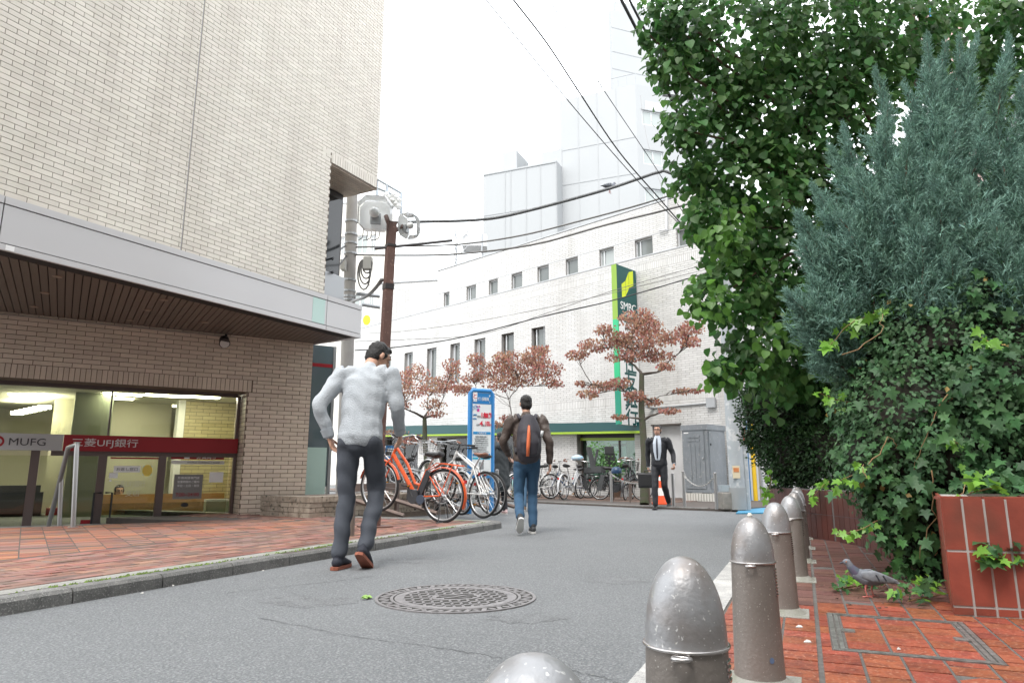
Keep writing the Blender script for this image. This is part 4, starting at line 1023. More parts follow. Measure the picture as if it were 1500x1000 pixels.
# side-street buildings in the gap
SW1 = Wall(at(566, 400, 44), -80)
sb_ = E('apartment_building', SW1.p(0, 0), 0, 'cream apartment block with small windows down the side street', 'building')
ztb = SW1.z(540, 296)
a_l2 = SW1.a(440, 400); fh = [(SW1.a(x1, 400), SW1.a(x0, 400), SW1.z(525, y1), SW1.z(525, y0)) for x0, x1, y0, y1 in ((520, 537, 345, 372), (520, 537, 430, 470), (541, 549, 345, 372), (541, 549, 430, 470), (497, 505, 345, 372))]
creamw = mat('cream_render', (.74, .71, .64), .7, c2=(.70, .67, .61), n=(.5, .5, .2))
holes_slab(SW1, -.2, a_l2, 0, ztb, fh, -.4, 0).build('wall', creamw, sb_)
for h in fh: window(SW1, h, sb_, wfr, bgl2, .12, .08, [.5])
m = MB(); m.wbox(SW1, -.2, a_l2, ztb, ztb + .15, -.45, .05); m.build('roof', cop, sb_)
m = MB(); yb = at(538, 467, 38); m.box(yb, (.5, .3, 1.6)); ys = m.build('hanging_sign', mat('white_sign_far', (.8, .8, .78), .5)); tag(ys, 'small white hanging sign with a yellow mark down the side street', 'sign')
m = MB(); n = 14; m.add([yb + Vector((.22 * math.cos(6.283 * k / n), -.16, -.1 + .3 * math.sin(6.283 * k / n))) for k in range(n)], [tuple(range(n))]); m.build('yellow_mark', mat('yellow_sign', (.8, .55, .02), .5), ys)
# dark glazed ground floor of the beige bank's side return with its red stripe
GS = Wall(LW.p(la1 + .02, 0, -.25), 57)
gso = E('glazed_side', GS.p(.3, 0), 0); gso.parent = bldg; gso.matrix_parent_inverse = Matrix.Translation(bldg.location).inverted()
bpy.data.objects.remove(gso)
ga1 = GS.a(489, 530)
m = MB(); m.wbox(GS, 0, ga1, .55, zb + .05, -.1, -.05); sg = m.build('side_glazing', mat('tinted_side_glass', (.10, .13, .145), .06, spec=.7), bldg)
m = MB(); m.wbox(GS, 0, ga1 + .02, GS.z(475, 537), GS.z(475, 532), -.05, -.045); m.build('red_stripe', red_s, sg)
m = MB(); m.wbox(GS, ga1, ga1 + .05, .3, zb + .05, -.12, -.03); m.build('mullion', alu_g, sg)
m = MB(); m.wbox(GS, 0, GS.a(478, 690), .3, GS.z(465, 655), -.045, -.03); m.build('pale_green_panel', mat('pale_green_glass', (.42, .56, .50), .15), sg)
# ---------------------------------------------------------------- right-hand building behind the planting
PK = Wall(at(1372, 100, 15.5), 60)
pk = E('apartment_building', PK.p(0, 0), 0, 'pink tiled building glimpsed behind the big leafy tree', 'building')
m = MB(); m.wbox(PK, 0, PK.a(1407, 30), 0, 12.5, -.3, 0); pw_ = m.build('wall', mat('pink_mortar', (.55, .42, .39), .9), pk)
pt_ = mat('pink_tile', (.60, .40, .36), .5, var=.08)
m = MB(); r = 0; z = 5.0; pa1 = PK.a(1407, 30)
while z < 12.4:
    a = 0
    while a < pa1 - .02: m.wbox(PK, a + .005, min(a + .11, pa1) - .005, z + .004, z + .07, 0, .01); a += .11
    z += .075
tag(m.build('pink_tilework', pt_, pk), kind='stuff')
m = MB(); m.tube([PK.p(-.05, 0, .05), PK.p(-.05, 12.4, .05)], .04, 8); m.build('blue_downpipe', mat('blue_pipe', (.03, .2, .42), .5), pk)
m = MB(); m.wbox(PK, pa1 + .7, pa1 + 6, 0, 12.5, -.9, -.6); pg = m.build('stair_wall', mat('grey_stair', (.28, .29, .29), .7), pk)
for i in range(40):
    m = MB(); a = pa1 + .8 + i * .11; m.wbox(PK, a, a + .03, 6.5, 12, -.4, -.35); m.build('grille_bar', alu_g, pg)
m = MB(); m.wbox(PK, pa1 + .7, pa1 + 5.5, 8.2, 8.35, -.6, .1); m.build('stair_landing', wfr, pg)
# ================================================================== poles, lamps, cables
random.seed(13)
rust = mat('brown_painted_steel', (.135, .07, .055), .6, c2=(.09, .048, .04), n=(3, .5, .2), bump=(60, .2), c3=(.24, .15, .12), n3=(25, .68, .05), rn=.1)
bp = gnd(549, 772, .13); BPY = bp.y
top = at(574, 326, BPY)
lamp = E('street_lamp', bp, 0, 'brown square steel lamp post with two clear box lanterns on top', 'street lamp')
ax = (top - bp)
def square_post(m, a, b, s, ang):
    vs = []
    for p in (a, b):
        for k in range(4):
            t = ang + math.pi / 4 + k * math.pi / 2; vs.append(p + Vector((math.cos(t), math.sin(t), 0)) * s)
    m.add(vs, [(0, 1, 5, 4), (1, 2, 6, 5), (2, 3, 7, 6), (3, 0, 4, 7), (4, 5, 6, 7), (3, 2, 1, 0)])
m = MB(); square_post(m, bp, top, .074, R(32)); m.build('post', rust, lamp)
m = MB(); square_post(m, bp, bp + Vector((0, 0, .02)), .24, R(32)); m.build('base_plate', rust, lamp)
for y in (362, 420, 424):
    q = at(565, y, BPY); m = MB(); cpt = bp + ax * ((q.z - bp.z) / ax.z); square_post(m, cpt, cpt + Vector((0, 0, .035)), .083, R(32)); m.build('clamp_band', alu_d, lamp)
acr = glass('lantern_acrylic', (.96, .97, .97), .05, .02); opal = mat('opal_globe', (.82, .82, .8), .35); frost = mat('frosted_acrylic', (.72, .73, .72), .4, trans=.5)
def lantern(c, yaw, s):
    """clear flat-sided lantern with a frosted back and an opal globe"""
    rot = Matrix.Rotation(yaw, 3, 'Z')
    out = [(-.5, -.30), (-.30, -.5), (.30, -.5), (.5, -.22), (.5, .22), (.30, .5), (-.30, .5), (-.5, .30)]
    m = MB(); n = 8; vs = []
    for d, k in ((-.22, .85), (-.05, 1.0), (.2, .95)):
        for x, z in out: vs.append(c + rot @ Vector((x * s * k, d * s * 1.3, z * s * k)))
    fs = [(i, (i + 1) % 8, 8 + (i + 1) % 8, 8 + i) for i in range(8)] + [(8 + i, 8 + (i + 1) % 8, 16 + (i + 1) % 8, 16 + i) for i in range(8)] + [tuple(range(8))]
    m.add(vs, fs); o = m.build('lantern_shell', acr, lamp)
    m = MB(); m.add([c + rot @ Vector((x * s * .93, .27 * s, z * s * .93)) for x, z in out], [tuple(range(8))]); m.add([c + rot @ Vector((x * s * .93, .30 * s, z * s * .93)) for x, z in out], [tuple(range(8))]); m.build('back_panel', frost, o)
    m = MB(); m.lathe([(.001, -.14 * s)] + [(.15 * s * math.sin(t * math.pi / 10), -.15 * s * math.cos(t * math.pi / 10)) for t in range(1, 10)] + [(.001, .15 * s)], c + rot @ Vector((-.03 * s, -.05 * s, 0)), 16); m.build('globe', opal, o, smooth=True)
    m = MB(); m.box(c + rot @ Vector((0, .16 * s, -.12 * s)), (.3 * s, .14 * s, .3 * s), rot); m.build('lamp_holder', alu_g, o)
    return o
c1 = at(550, 312, BPY - .05); c2 = at(600, 331, BPY + .15)
lantern(c1, R(8), .46); lantern(c2, R(70), .32)
m = MB(); m.tube([c1 + Vector((.12, .1, 0)), top + Vector((0, 0, -.12))], .03, 8); m.tube([c2 + Vector((-.1, 0, 0)), top + Vector((0, 0, -.15))], .03, 8); m.build('lamp_bracket', rust, lamp)
m = MB(); q0, q1 = at(549, 364, BPY), at(663, 352, BPY); m.tube([q0, q1], .022, 8); m.build('banner_arm', mat('dark_arm', (.11, .11, .115), .5, .4), lamp)
# concrete utility pole behind
UPY = 17.0
up_b = at(508, 600, UPY); up_b.z = .1; up_t = at(517, 255, UPY)
cpol = mat('grey_pole_concrete', (.36, .34, .32), .85, c2=(.29, .275, .26), n=(2, .5, .2), bump=(40, .2))
upole = E('utility_pole', up_b, 0, 'concrete utility pole with cable coils behind the canopy corner', 'utility pole')
m = MB(); m.tube([up_b, up_t], [.18, .14], 16); m.build('shaft', cpol, upole, smooth=40)
for y in (326, 345, 358, 373, 412, 428, 436, 441):
    q = up_b.lerp(up_t, (at(512, y, UPY).z - up_b.z) / (up_t.z - up_b.z)); m = MB(); m.tube([q, q + Vector((0, 0, .05))], .172, 14); m.build('steel_band', alu_g, upole)
cab = mat('black_cable', (.035, .035, .038), .6); gcab = mat('grey_cable', (.16, .155, .15), .6)
for (x0, y0, x1, y1) in ((500, 381, 506.5, 396), (533, 377, 545, 395)):
    q = at((x0 + x1) / 2, (y0 + y1) / 2, UPY - .25); m = MB(); m.box(q, ((x1 - x0) * .0172, .22, (y1 - y0) * .0172)); m.build('terminal_box', mat('box_grey', (.42, .41, .38), .6), upole)
for k in range(5):
    cx_, cy_ = 533 + k * 1.6, 402 - k * 4; rx, ry = 9 - k * .8, 22 - k * 4
    m = MB(); m.tube([at(cx_ + rx * math.cos(t * .4), cy_ + ry * math.sin(t * .4), UPY - .2 - .03 * k) for t in range(17)], .022, 6); m.build('cable_coil', gcab, upole)
for (p0, p1) in (((522, 430), (556, 434)), ((530, 446), (556, 450))):
    m = MB(); m.tube([at(*p0, UPY - .1), at(*p1, UPY + .1)], .05, 6); m.build('cross_arm', alu_g, upole)
# transformer frame
for pts in (((552, 262), (588, 283), (588, 315)), ((552, 290), (588, 297)), ((567, 270), (567, 305)), ((552, 262), (552, 300)), ((552, 275), (588, 290))):
    m = MB(); m.tube([at(x, y, UPY + 1) for x, y in pts], .045, 6); m.build('platform_frame', mat('galvanised', (.42, .46, .5), .4, .5), upole)
for k in range(6):
    m = MB(); c = at(566 + k * 3.6, 290 + (k % 3) * 4, UPY + .8); m.lathe([(.05, -.18), (.09, -.1), (.05, 0), (.09, .08), (.05, .16)], c, 10); m.build('insulator', frost, upole)
for k in range(5):
    x = 533 + k * 6; m = MB(); m.tube([at(x, 331, UPY - .2), at(x - 2, 348 + 3 * (k % 2), UPY - .2), at(x - 8, 352, UPY - .2)], .014, 5); m.build('drop_wire', gcab, upole)
# grey painted pole at the far corner
gpb = gnd(1082, 746, .08); gpole_m = mat('grey_painted_pole', (.40, .43, .45), .55, c2=(.34, .37, .39), n=(3, .5, .2), c3=(.52, .53, .53), n3=(9, .63, .05))
gp = E('utility_pole', gpb, 0, 'tall grey painted pole with stickers at the far corner by the shrubs', 'utility pole')
gsx = (gnd(1095, 746, .08) - gnd(1073, 746, .08)).length
m = MB(); m.tube([gpb, gpb + Vector((0, .02, 9.6))], [gsx * .52, gsx * .42], 20); m.build('shaft', gpole_m, gp, smooth=40)
m = MB(); m.tube([gpb + Vector((gsx * .62, -.02, 0)), gpb + Vector((gsx * .58, -.02, 4.2))], .055, 10); m.build('cable_pipe', gpole_m, gp, smooth=40)
m = MB(); m.tube([gpb + Vector((0, 0, .0)), gpb + Vector((0, 0, .42))], gsx * .56, 20); m.build('base_sleeve', mat('worn_grey_sleeve', (.30, .31, .31), .7), gp, smooth=40)
q = at(1078.5, 691, gpb.y - gsx * .54); m = MB(); m.box(q, (.15, .006, .24), Matrix.Rotation(R(8), 3, 'Z')); po = m.build('poster', mat('cream_poster', (.68, .58, .40), .6), gp)
m = MB(); m.box(q + Vector((0, -.006, .04)), (.11, .004, .08), Matrix.Rotation(R(8), 3, 'Z')); m.build('poster_print', mat('orange_print', (.6, .22, .08), .6), po)
q = at(1090.5, 637, gpb.y - gsx * .45); m = MB(); m.box(q, (.07, .006, .28), Matrix.Rotation(R(25), 3, 'Z')); m.build('red_sticker', mat('red_sticker', (.62, .08, .10), .5), gp)
put_text('禁止', .06, wht, Wall(Vector((q.x, q.y - .006, 0)), 100), 0, q.z, .004, gp)
m = MB(); m.tube([gpb + Vector((-1.2, -.3, 8.7)), gpb + Vector((1.2, .3, 8.7))], .05, 8); m.tube([gpb + Vector((-1.2, -.3, 7.7)), gpb + Vector((1.2, .3, 7.7))], .05, 8); m.build('cross_arm', alu_g, gp)
for k in range(2):
    c = at(994.5 + k * 17, 318 - k * 2, gpb.y - .4); m = MB(); m.lathe([(.03, -.12), (.07, -.05), (.03, 0), (.07, .06), (.03, .13)], c, 10); m.build('insulator', frost, gp)
# cables: pixel path with a start and an end distance
def cable(pts, Y0, Y1, r, mt, label):
    n = len(pts); P = [at(x, y, Y0 + (Y1 - Y0) * i / (n - 1)) for i, (x, y) in enumerate(pts)]
    Q = []
    for i in range(n - 1):      # Catmull-Rom
        p0, p1, p2, p3 = P[max(i - 1, 0)], P[i], P[i + 1], P[min(i + 2, n - 1)]
        for t in range(6):
            t /= 6; Q.append(.5 * ((2 * p1) + (p2 - p0) * t + (2 * p0 - 5 * p1 + 4 * p2 - p3) * t * t + (3 * p1 - p0 - 3 * p2 + p3) * t ** 3))
    Q.append(P[-1]); m = MB(); m.tube(Q, r, 6); o = m.build('overhead_cable', mt, smooth=True); tag(o, label, 'cable', 'overhead cables'); return o
G_ = gpb.y
cable([(540, 327), (610, 325), (700, 322), (760, 312), (880, 280), (935, 262), (965, 252.5), (985, 255), (1080, 300)], 14.5, G_, .034, mat('bundled_cable', (.09, .095, .10), .6, c2=(.2, .2, .2), n=(40, .55, .05)), 'thick bundled cable sagging from the lantern post to the leafy tree, a pigeon on it')
cable([(520, 362), (575, 361), (671, 358), (763, 345), (856, 322), (930, 302), (989, 284), (1082, 255)], UPY, G_, .02, gcab, 'grey cable just under the thick bundled cable')
cable([(515, 373), (578, 374), (671, 372), (782, 358), (893, 328), (1015, 297), (1082, 272)], UPY, G_, .024, gcab, 'lower of the two grey cables crossing above the bank windows')
cable([(520, 513), (575, 509), (671, 495), (797, 463), (893, 441), (1008, 408), (1082, 385)], UPY, G_, .014, cab, 'dark cable passing across the top of the blade sign')
cable([(520, 500), (575, 498), (700, 490), (797, 460), (900, 425), (1040, 385), (1082, 372)], UPY + .5, G_, .007, gcab, 'thin wire just above the dark cable across the bank')
cable([(540, 488), (600, 484), (700, 470), (850, 440), (1040, 393), (1082, 380)], UPY + 1, G_ + .2, .006, gcab, 'thinnest pale wire crossing the bank wall below the cornice')
cable([(700, -14), (712, 0), (830, 145), (925, 255), (985, 318), (1045, 375), (1080, 402)], 8.5, G_, .008, cab, 'leftmost thin straight wire slanting down out of the sky')
cable([(740, -16), (752, 0), (800, 62), (845, 130), (905, 220), (965, 290), (1040, 375), (1080, 410)], 8.5, G_, .013, cab, 'wavy twisted wire slanting down between two thin wires')
cable([(796, -14), (805, 0), (870, 110), (960, 245), (1000, 310), (1080, 420)], 8.5, G_, .007, cab, 'thin straight wire slanting down right of the wavy one')
cable([(902, -16), (910, 0), (970, 118), (1040, 265), (1082, 350)], 8.0, G_, .028, cab, 'thick black cable descending steeply into the leafy tree')
cable([(914, -16), (922, 0), (978, 112), (1048, 262), (1084, 345)], 8.2, G_ + .1, .022, cab, 'second black cable descending just beside the thickest one')
cable([(938, 140), (947, 200), (972, 280), (1010, 320), (1080, 395)], 44, G_, .012, gcab, 'fine drop wire from the far office block to the corner pole')
a_, b_ = at(556, 410, BPY), at(505, 455, UPY)
cable([(559, 410), (548, 424), (535, 435), (520, 440), (508, 446)], BPY, UPY - .2, .03, gcab, 'thick grey cable curving from the brown lamp post to the concrete pole')
cable([(490, 452), (520, 434), (553, 408)], 14, UPY, .006, cab, 'short thin wire beside the concrete utility pole')
cable([(487, 400), (497, 388), (508, 374)], 13, UPY, .02, cab, 'short black service cable from dark recess to concrete pole')
cable([(487, 380), (498, 366), (506, 360)], 13, UPY, .02, cab, 'upper black service cable from dark recess to concrete pole')
# ================================================================== bollards, planters, street furniture
random.seed(17)
bsh = mat('bollard_shaft', (.235, .21, .19), .5, .3, c2=(.18, .158, .14), n=(5, .5, .2), bump=(90, .12), c3=(.46, .44, .41), n3=(170, .70, .03), rn=.12)
bdm = mat('bollard_dome', (.32, .322, .33), .42, .5, c2=(.24, .215, .20), n=(9, .52, .12), bump=(80, .1), c3=(.60, .59, .58), n3=(130, .69, .03), rn=.1)
chrome = mat('chrome', (.45, .43, .42), .25, .9)
plate = mat('bollard_foot', (.30, .29, .265), .9, c2=(.2, .2, .16), n=(14, .5, .2), bump=(90, .3))
BZ = .556
def bollard(x, y, label):
    e = E('bollard', (x, y, ZR), rang, label, 'bollard', 'metal bollards along the pavement edge')
    zr_ = BZ - .155
    m = MB(); m.lathe([(.087, .0), (.0855, .02), (.083, .05), (.0735, zr_ - .004), (.0735, zr_)], (0, 0, 0), 40); m.build('shaft', bsh, e, False, 30)
    m = MB(); m.lathe([(.0745, zr_ + .006)] + [(.0735 * math.cos(t) ** .92, zr_ + .01 + .146 * math.sin(t)) for t in [i * math.pi / 2 / 16 for i in range(16)]] + [(.002, BZ)], (0, 0, 0), 40); m.build('dome_cap', bdm, e, False, 60)
    m = MB(); m.tube([(.0755 * math.cos(a), .0755 * math.sin(a), zr_ + .003) for a in [2 * math.pi * k / 40 for k in range(40)]], .0035, 8, closed=True); rg = m.build('collar_ring', chrome, e, False, True)
    la = -rang + math.atan2(-y, -x) - .1
    m = MB(); lc = Vector((.0755 * math.cos(la), .0755 * math.sin(la), zr_ - .004)); rd = Vector((math.cos(la), math.sin(la), 0)); td = Vector((-math.sin(la), math.cos(la), 0))
    m.tube([lc + rd * (.009 + .010 * math.cos(a)) + td * .016 * math.sin(a) for a in [2 * math.pi * k / 16 for k in range(16)]], .004, 8, closed=True); m.build('chain_loop', chrome, rg, False, True)
    m = MB(); sa_ = la + 1.45
    for k in range(9):
        z = zr_ - .02 - k * .0105; r = .0735 + (.0835 - .0735) * (1 - z / zr_) + .0005
        m.tube([Vector((r * math.cos(sa_ + t), r * math.sin(sa_ + t), z)) for t in (-.22, -.11, 0, .11, .22)], .0032, 5)
    tag(m.build('chain_notch', chrome, e, False), kind='stuff')
    m = MB(); s = .13; m.prism([(-s, -s), (s, -s), (s, s), (-s, s)], -.02, .004); ft = m.build('foot_plate', plate, e, False)
    m = MB(); m.lathe([(.118, .004), (.11, .012), (.094, .022), (.086, .03)], (0, 0, 0), 32); m.build('mortar_collar', plate, ft, False, 40)
    return e
BP = [(.018, .63), (.319, 1.333), (.852, 2.52), (1.404, 3.75), (1.93, 4.87), (2.36, 5.85), (2.79, 6.85), (3.2, 7.85)]
BLAB = ['nearest bollard, only its pale dome tip showing at the bottom edge', 'largest fully domed metal bollard, cut by the bottom edge', 'scratched brown bollard with silvery dome and a blue paint spot, second in the row', 'third whole bollard back, partly behind the scratched one', 'fourth whole bollard back in the receding row', 'fifth whole bollard back in the receding row', 'sixth whole bollard back in the receding row', 'last and farthest bollard, by the dark planter wall']
bol = [bollard(x, y, l) for (x, y), l in zip(BP, BLAB)]
q = CP + ray(1118, 961) * (2.33); m = MB(); n = 14; bx_ = Vector((BP[2][0], BP[2][1], 0)); rad = (Vector((q.x, q.y, 0)) - bx_).normalized(); tn = Vector((-rad.y, rad.x, 0)); cc = bx_ + rad * .084 + Vector((0, 0, q.z))
m.add([cc + tn * .0085 * math.cos(6.283 * k / n) + Vector((0, 0, .010 * math.sin(6.283 * k / n))) for k in range(n)], [tuple(range(n))]); m.build('paint_spot', mat('blue_paint', (.10, .16, .27), .5), bol[2])
m = MB(); tb_ = Vector((BP[2][0], BP[2][1], ZR + BZ)); m.lathe([(.006, -.002), (.009, .006), (.005, .014)], tb_, 10); o = m.build('cap_nub', mat('bird_lime', (.7, .68, .6), .8), bol[2])
# ---------------------------------------------------------------- tiled planters
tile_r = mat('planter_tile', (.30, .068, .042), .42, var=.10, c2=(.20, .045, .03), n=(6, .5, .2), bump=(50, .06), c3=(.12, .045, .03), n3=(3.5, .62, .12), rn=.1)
tile_dk = mat('dark_shaded_planter_tile', (.105, .028, .02), .55, var=.2, c2=(.07, .024, .018), n=(3, .5, .2), bump=(50, .1))  # dark red tile, colour lowered further to stand in for shade under foliage
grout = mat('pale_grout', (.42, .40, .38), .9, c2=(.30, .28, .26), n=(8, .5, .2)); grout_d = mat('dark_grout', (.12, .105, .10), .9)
soil = mat('soil', (.045, .032, .022), .95, bump=(60, .6))
c0 = gnd(1397, 901, ZR); FW = Wall(c0, 106); SWl = Wall(c0, 30)
ztop = at(1397, 727, c0.y).z
pl = E('planter', c0, 0, 'bright red tiled planter box with pale joints at the right edge', 'planter')
ln, dp = 2.6, 1.5
P = [c0 + Vector((0, 0, 0)), c0 + FW.u * ln, c0 + FW.u * ln + SWl.u * dp, c0 + SWl.u * dp]
off = lambda p, d: p
def inset_poly(P, d):
    c = sum(P, Vector()) / len(P); return [(p + (c - p).normalized() * d * 1.35) for p in P]
Pi = inset_poly(P, .0055)
m = MB(); m.prism([(p.x, p.y) for p in Pi], 0, ztop - .012); core = m.build('core', grout, pl)
def tile_face(w, length, z0, z1, tw, th, mt, parent, jt=.012, rows_from_top=True):
    n = int(length / tw + .5); zs = [z1]
    while zs[-1] - th > z0 + .02: zs.append(zs[-1] - th)
    zs.append(z0)
    for i in range(n):
        a0, a1 = i * tw, min((i + 1) * tw, length)
        for k in range(len(zs) - 1):
            m = MB(); m.wbox(w, a0 + jt / 2, a1 - jt / 2, zs[k + 1] + jt / 2, zs[k] - jt / 2, -.016, random.uniform(-.0008, .0008)); m.build('tile', mt, parent)
tile_face(FW, 1.5, ZR, ztop, .098, .272, tile_r, core)
tile_face(SWl, 1.2, ZR, ztop, .098, .272, tile_r, core)
for i in range(15):
    m = MB(); a = i * .098; m.wbox(FW, a + .005, a + .093, ztop - .014, ztop, -.12, -.02); m.build('tile', tile_r, core)
m = MB(); Pj = inset_poly(P, .14); m.prism([(p.x, p.y) for p in Pj], ztop - .03, ztop - .005); m.build('soil', soil, pl)
# darker curved planter further along
g0, g1, g2 = gnd(1168, 784, ZR), gnd(1225, 793, ZR), gnd(1262, 800, ZR)
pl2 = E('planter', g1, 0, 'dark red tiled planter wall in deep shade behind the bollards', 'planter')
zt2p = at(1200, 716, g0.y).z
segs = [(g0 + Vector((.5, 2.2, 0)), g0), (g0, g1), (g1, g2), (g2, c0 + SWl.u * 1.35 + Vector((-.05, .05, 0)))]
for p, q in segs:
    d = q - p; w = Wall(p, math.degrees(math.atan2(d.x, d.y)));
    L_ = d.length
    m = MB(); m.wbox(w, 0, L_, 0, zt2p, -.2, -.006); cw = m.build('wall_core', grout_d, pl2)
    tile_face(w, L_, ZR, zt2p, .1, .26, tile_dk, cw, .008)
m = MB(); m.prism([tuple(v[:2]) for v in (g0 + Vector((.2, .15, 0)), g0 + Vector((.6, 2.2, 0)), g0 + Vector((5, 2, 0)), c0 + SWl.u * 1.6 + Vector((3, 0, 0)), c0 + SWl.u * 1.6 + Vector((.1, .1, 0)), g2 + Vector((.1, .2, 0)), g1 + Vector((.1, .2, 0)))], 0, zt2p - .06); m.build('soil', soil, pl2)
# ---------------------------------------------------------------- far corner: cabinet, posts, cone
def on_bank_x(x, off, z=1.0):
    a = 0
    for _ in range(40):
        q = proj(BK.p(a, z, off)); a += (q[0] - x) / 60
    return a
cabm = mat('cabinet_grey', (.235, .255, .275), .5, .1, c2=(.19, .21, .225), n=(4, .5, .2), c3=(.30, .31, .31), n3=(18, .66, .05))
co_ = 1.35; ca = on_bank_x(1038, co_); cw_ = on_bank_x(1001, co_) - ca
cz1 = at(1038, 621.5, BK.p(ca, 0, co_).y).z; cz0 = at(1038, 721, BK.p(ca, 0, co_).y).z
cab_ = E('utility_cabinet', BK.p(ca, .09, co_), 0, 'big grey steel utility cabinet beside the pale service door', 'cabinet')
cd_ = .95
m = MB(); m.wbox(BK, ca, ca + cw_, cz0, cz1, co_ - cd_, co_); body = m.build('body', cabm, cab_)
m = MB(); m.wbox(BK, ca - .025, ca + cw_ + .025, cz1 - .13, cz1 + .012, co_ - cd_ - .025, co_ + .025); m.build('top_cover', cabm, cab_)
m = MB(); m.wbox(BK, ca - .015, ca + cw_ + .015, cz0 - .005, cz0 + .06, co_ - cd_ - .015, co_ + .015); m.build('bottom_rail', cabm, cab_)
m = MB(); m.wbox(BK, ca + .09, ca + cw_ - .06, cz0 + .09, cz1 - .16, co_ + .003, co_ + .022); dr_ = m.build('door', cabm, cab_)
for i in range(3):
    for k in range(2):
        a = ca + .2 + i * (cw_ - .4) / 2.6; z = cz1 - .30 - k * .09; m = MB(); m.wbox(BK, a, a + .12, z - .028, z + .028, co_ + .022, co_ + .036); m.build('louvre', cabm, dr_)
    a = ca + .2 + i * (cw_ - .4) / 2.6; m = MB(); m.wbox(BK, a + .02, a + .10, cz0 + .15, cz1 - .48, co_ + .022, co_ + .030); m.build('pressed_rib', cabm, dr_)
m = MB(); m.tube([BK.p(ca + .13, (cz0 + cz1) / 2, co_ + .02), BK.p(ca + .13, (cz0 + cz1) / 2, co_ + .05)], .025, 10); m.build('lock', alu_g, dr_)
sdw = Wall(BK.p(ca, 0, co_), -46 + 90)
m = MB(); m.wbox(BK, ca - .02, ca, cz0 + .09, cz1 - .16, co_ - cd_ + .06, co_ - .06); sd = m.build('side_door', cabm, cab_)
m = MB(); q = BK.p(ca - .02, cz1 - .5, co_ - .12); m.box(q, (.03, .03, .05)); m.build('side_lock', blk, sd)
m = MB(); m.wbox(BK, ca + cw_ - .2, ca + cw_ - .07, cz1 - .21, cz1 - .18, co_ + .023, co_ + .026); m.build('name_plate', wht, dr_)
for i in range(4):
    m = MB(); a = ca + .03 if i % 2 else ca + cw_ - .14; f = co_ - .1 if i < 2 else co_ - cd_ + .05; m.wbox(BK, a, a + .11, .08, cz0, f - .05, f + .05); m.build('leg', cabm, cab_)
# low ribbed plinth behind the posts
m = MB(); pa0, pa1_ = on_bank_x(1060, co_ + .25), on_bank_x(996, co_ + .25)
m.wbox(BK, pa0, pa1_, .08, .28, co_ + .1, co_ + .2); ph = m.build('plinth', mat('plinth_concrete', (.40, .39, .36), .9)); tag(ph, 'low ribbed concrete plinth in front of the grey cabinet', 'plinth')
a = pa0
while a < pa1_ - .03: m = MB(); m.wbox(BK, a + .01, a + .055, .09, .275, co_ + .2, co_ + .215); m.build('rib', mat('plinth_white', (.62, .61, .57), .8), ph); a += .075
def post(x, yb, yt, lab, r=.032, z0=.09):
    b = gnd(x, yb, z0); t = at(x, yt, b.y); e = E('steel_post', b, 0, lab, 'post', 'stainless posts at the far kerb')
    m = MB(); m.tube([b, (b.x, b.y, t.z - .01)], r, 14); m.build('shaft', stl, e, smooth=40)
    m = MB(); m.lathe([(r * 1.0, 0), (r * 1.04, .006), (r * .7, .014)], (b.x, b.y, t.z - .01), 14); m.build('cap', chrome, e)
    return Vector((b.x, b.y, t.z))
p1 = post(896, 735, 690, 'stainless post at the kerb beside the black child-seat bicycle')
p2 = post(987, 741.5, 693, 'stainless post just behind the man with the briefcase')
p3 = post(1003, 742.5, 690, 'stainless post in front of the cabinet holding the chain on its left end')
p4 = post(1050, 745.5, 692, 'stainless post beside the concrete block holding the right chain end')
p5 = post(728, 750, 687.5, 'stainless post beside the blue parking sign', .03, .13)
chm = mat('chain_steel', (.38, .375, .36), .45, .6)
def chain(a, b, s, lab):
    e = E('chain', a, 0, lab, 'chain'); pts = sag(a, b, s, 30)
    for i in range(len(pts) - 1):
        m = MB(); c = (pts[i] + pts[i + 1]) / 2; d = (pts[i + 1] - pts[i]); L_ = d.length * .68; d.normalize(); sd_ = d.orthogonal().normalized(); sd_ = Matrix.Rotation(math.pi / 2 * (i % 2), 3, d) @ sd_
        m.tube([c + d * L_ * math.cos(t) + sd_ * L_ * .5 * math.sin(t) for t in [2 * math.pi * k / 10 for k in range(10)]], .006, 5, closed=True); m.build('link', chm, e)
chain(p3 - Vector((0, 0, .06)), p4 - Vector((0, 0, .06)), .22, 'steel chain sagging between two posts in front of the grey cabinet')
chain(p1 - Vector((0, 0, .06)), at(944, 706, p1.y - 1.2), .10, 'steel chain hanging from the post by the black bicycle to the tree')
# traffic cone
cb = gnd(969, 738, .09); cone = E('traffic_cone', cb, 0, 'orange and white traffic cone half hidden behind the man with the briefcase', 'traffic cone')
org = mat('cone_orange', (.75, .10, .03), .5); cwh = mat('cone_white', (.75, .74, .72), .4)
m = MB(); s = .19; m.prism([(cb.x + x * s, cb.y + y * s) for x, y in ((-1, -.8), (-.8, -1), (.8, -1), (1, -.8), (1, .8), (.8, 1), (-.8, 1), (-1, .8))], cb.z, cb.z + .03); m.build('base', org, cone)
for r0, r1, z0, z1, mt, nm in ((.14, .115, .03, .19, org, 'lower_band'), (.1155, .088, .19, .36, cwh, 'white_band'), (.0885, .062, .36, .52, org, 'middle_band'), (.0625, .045, .52, .61, cwh, 'white_band'), (.0455, .025, .61, .70, org, 'tip')):
    m = MB(); m.lathe([(r0, z0), (r1, z1)], cb, 20); m.build(nm, mt, cone, smooth=40)
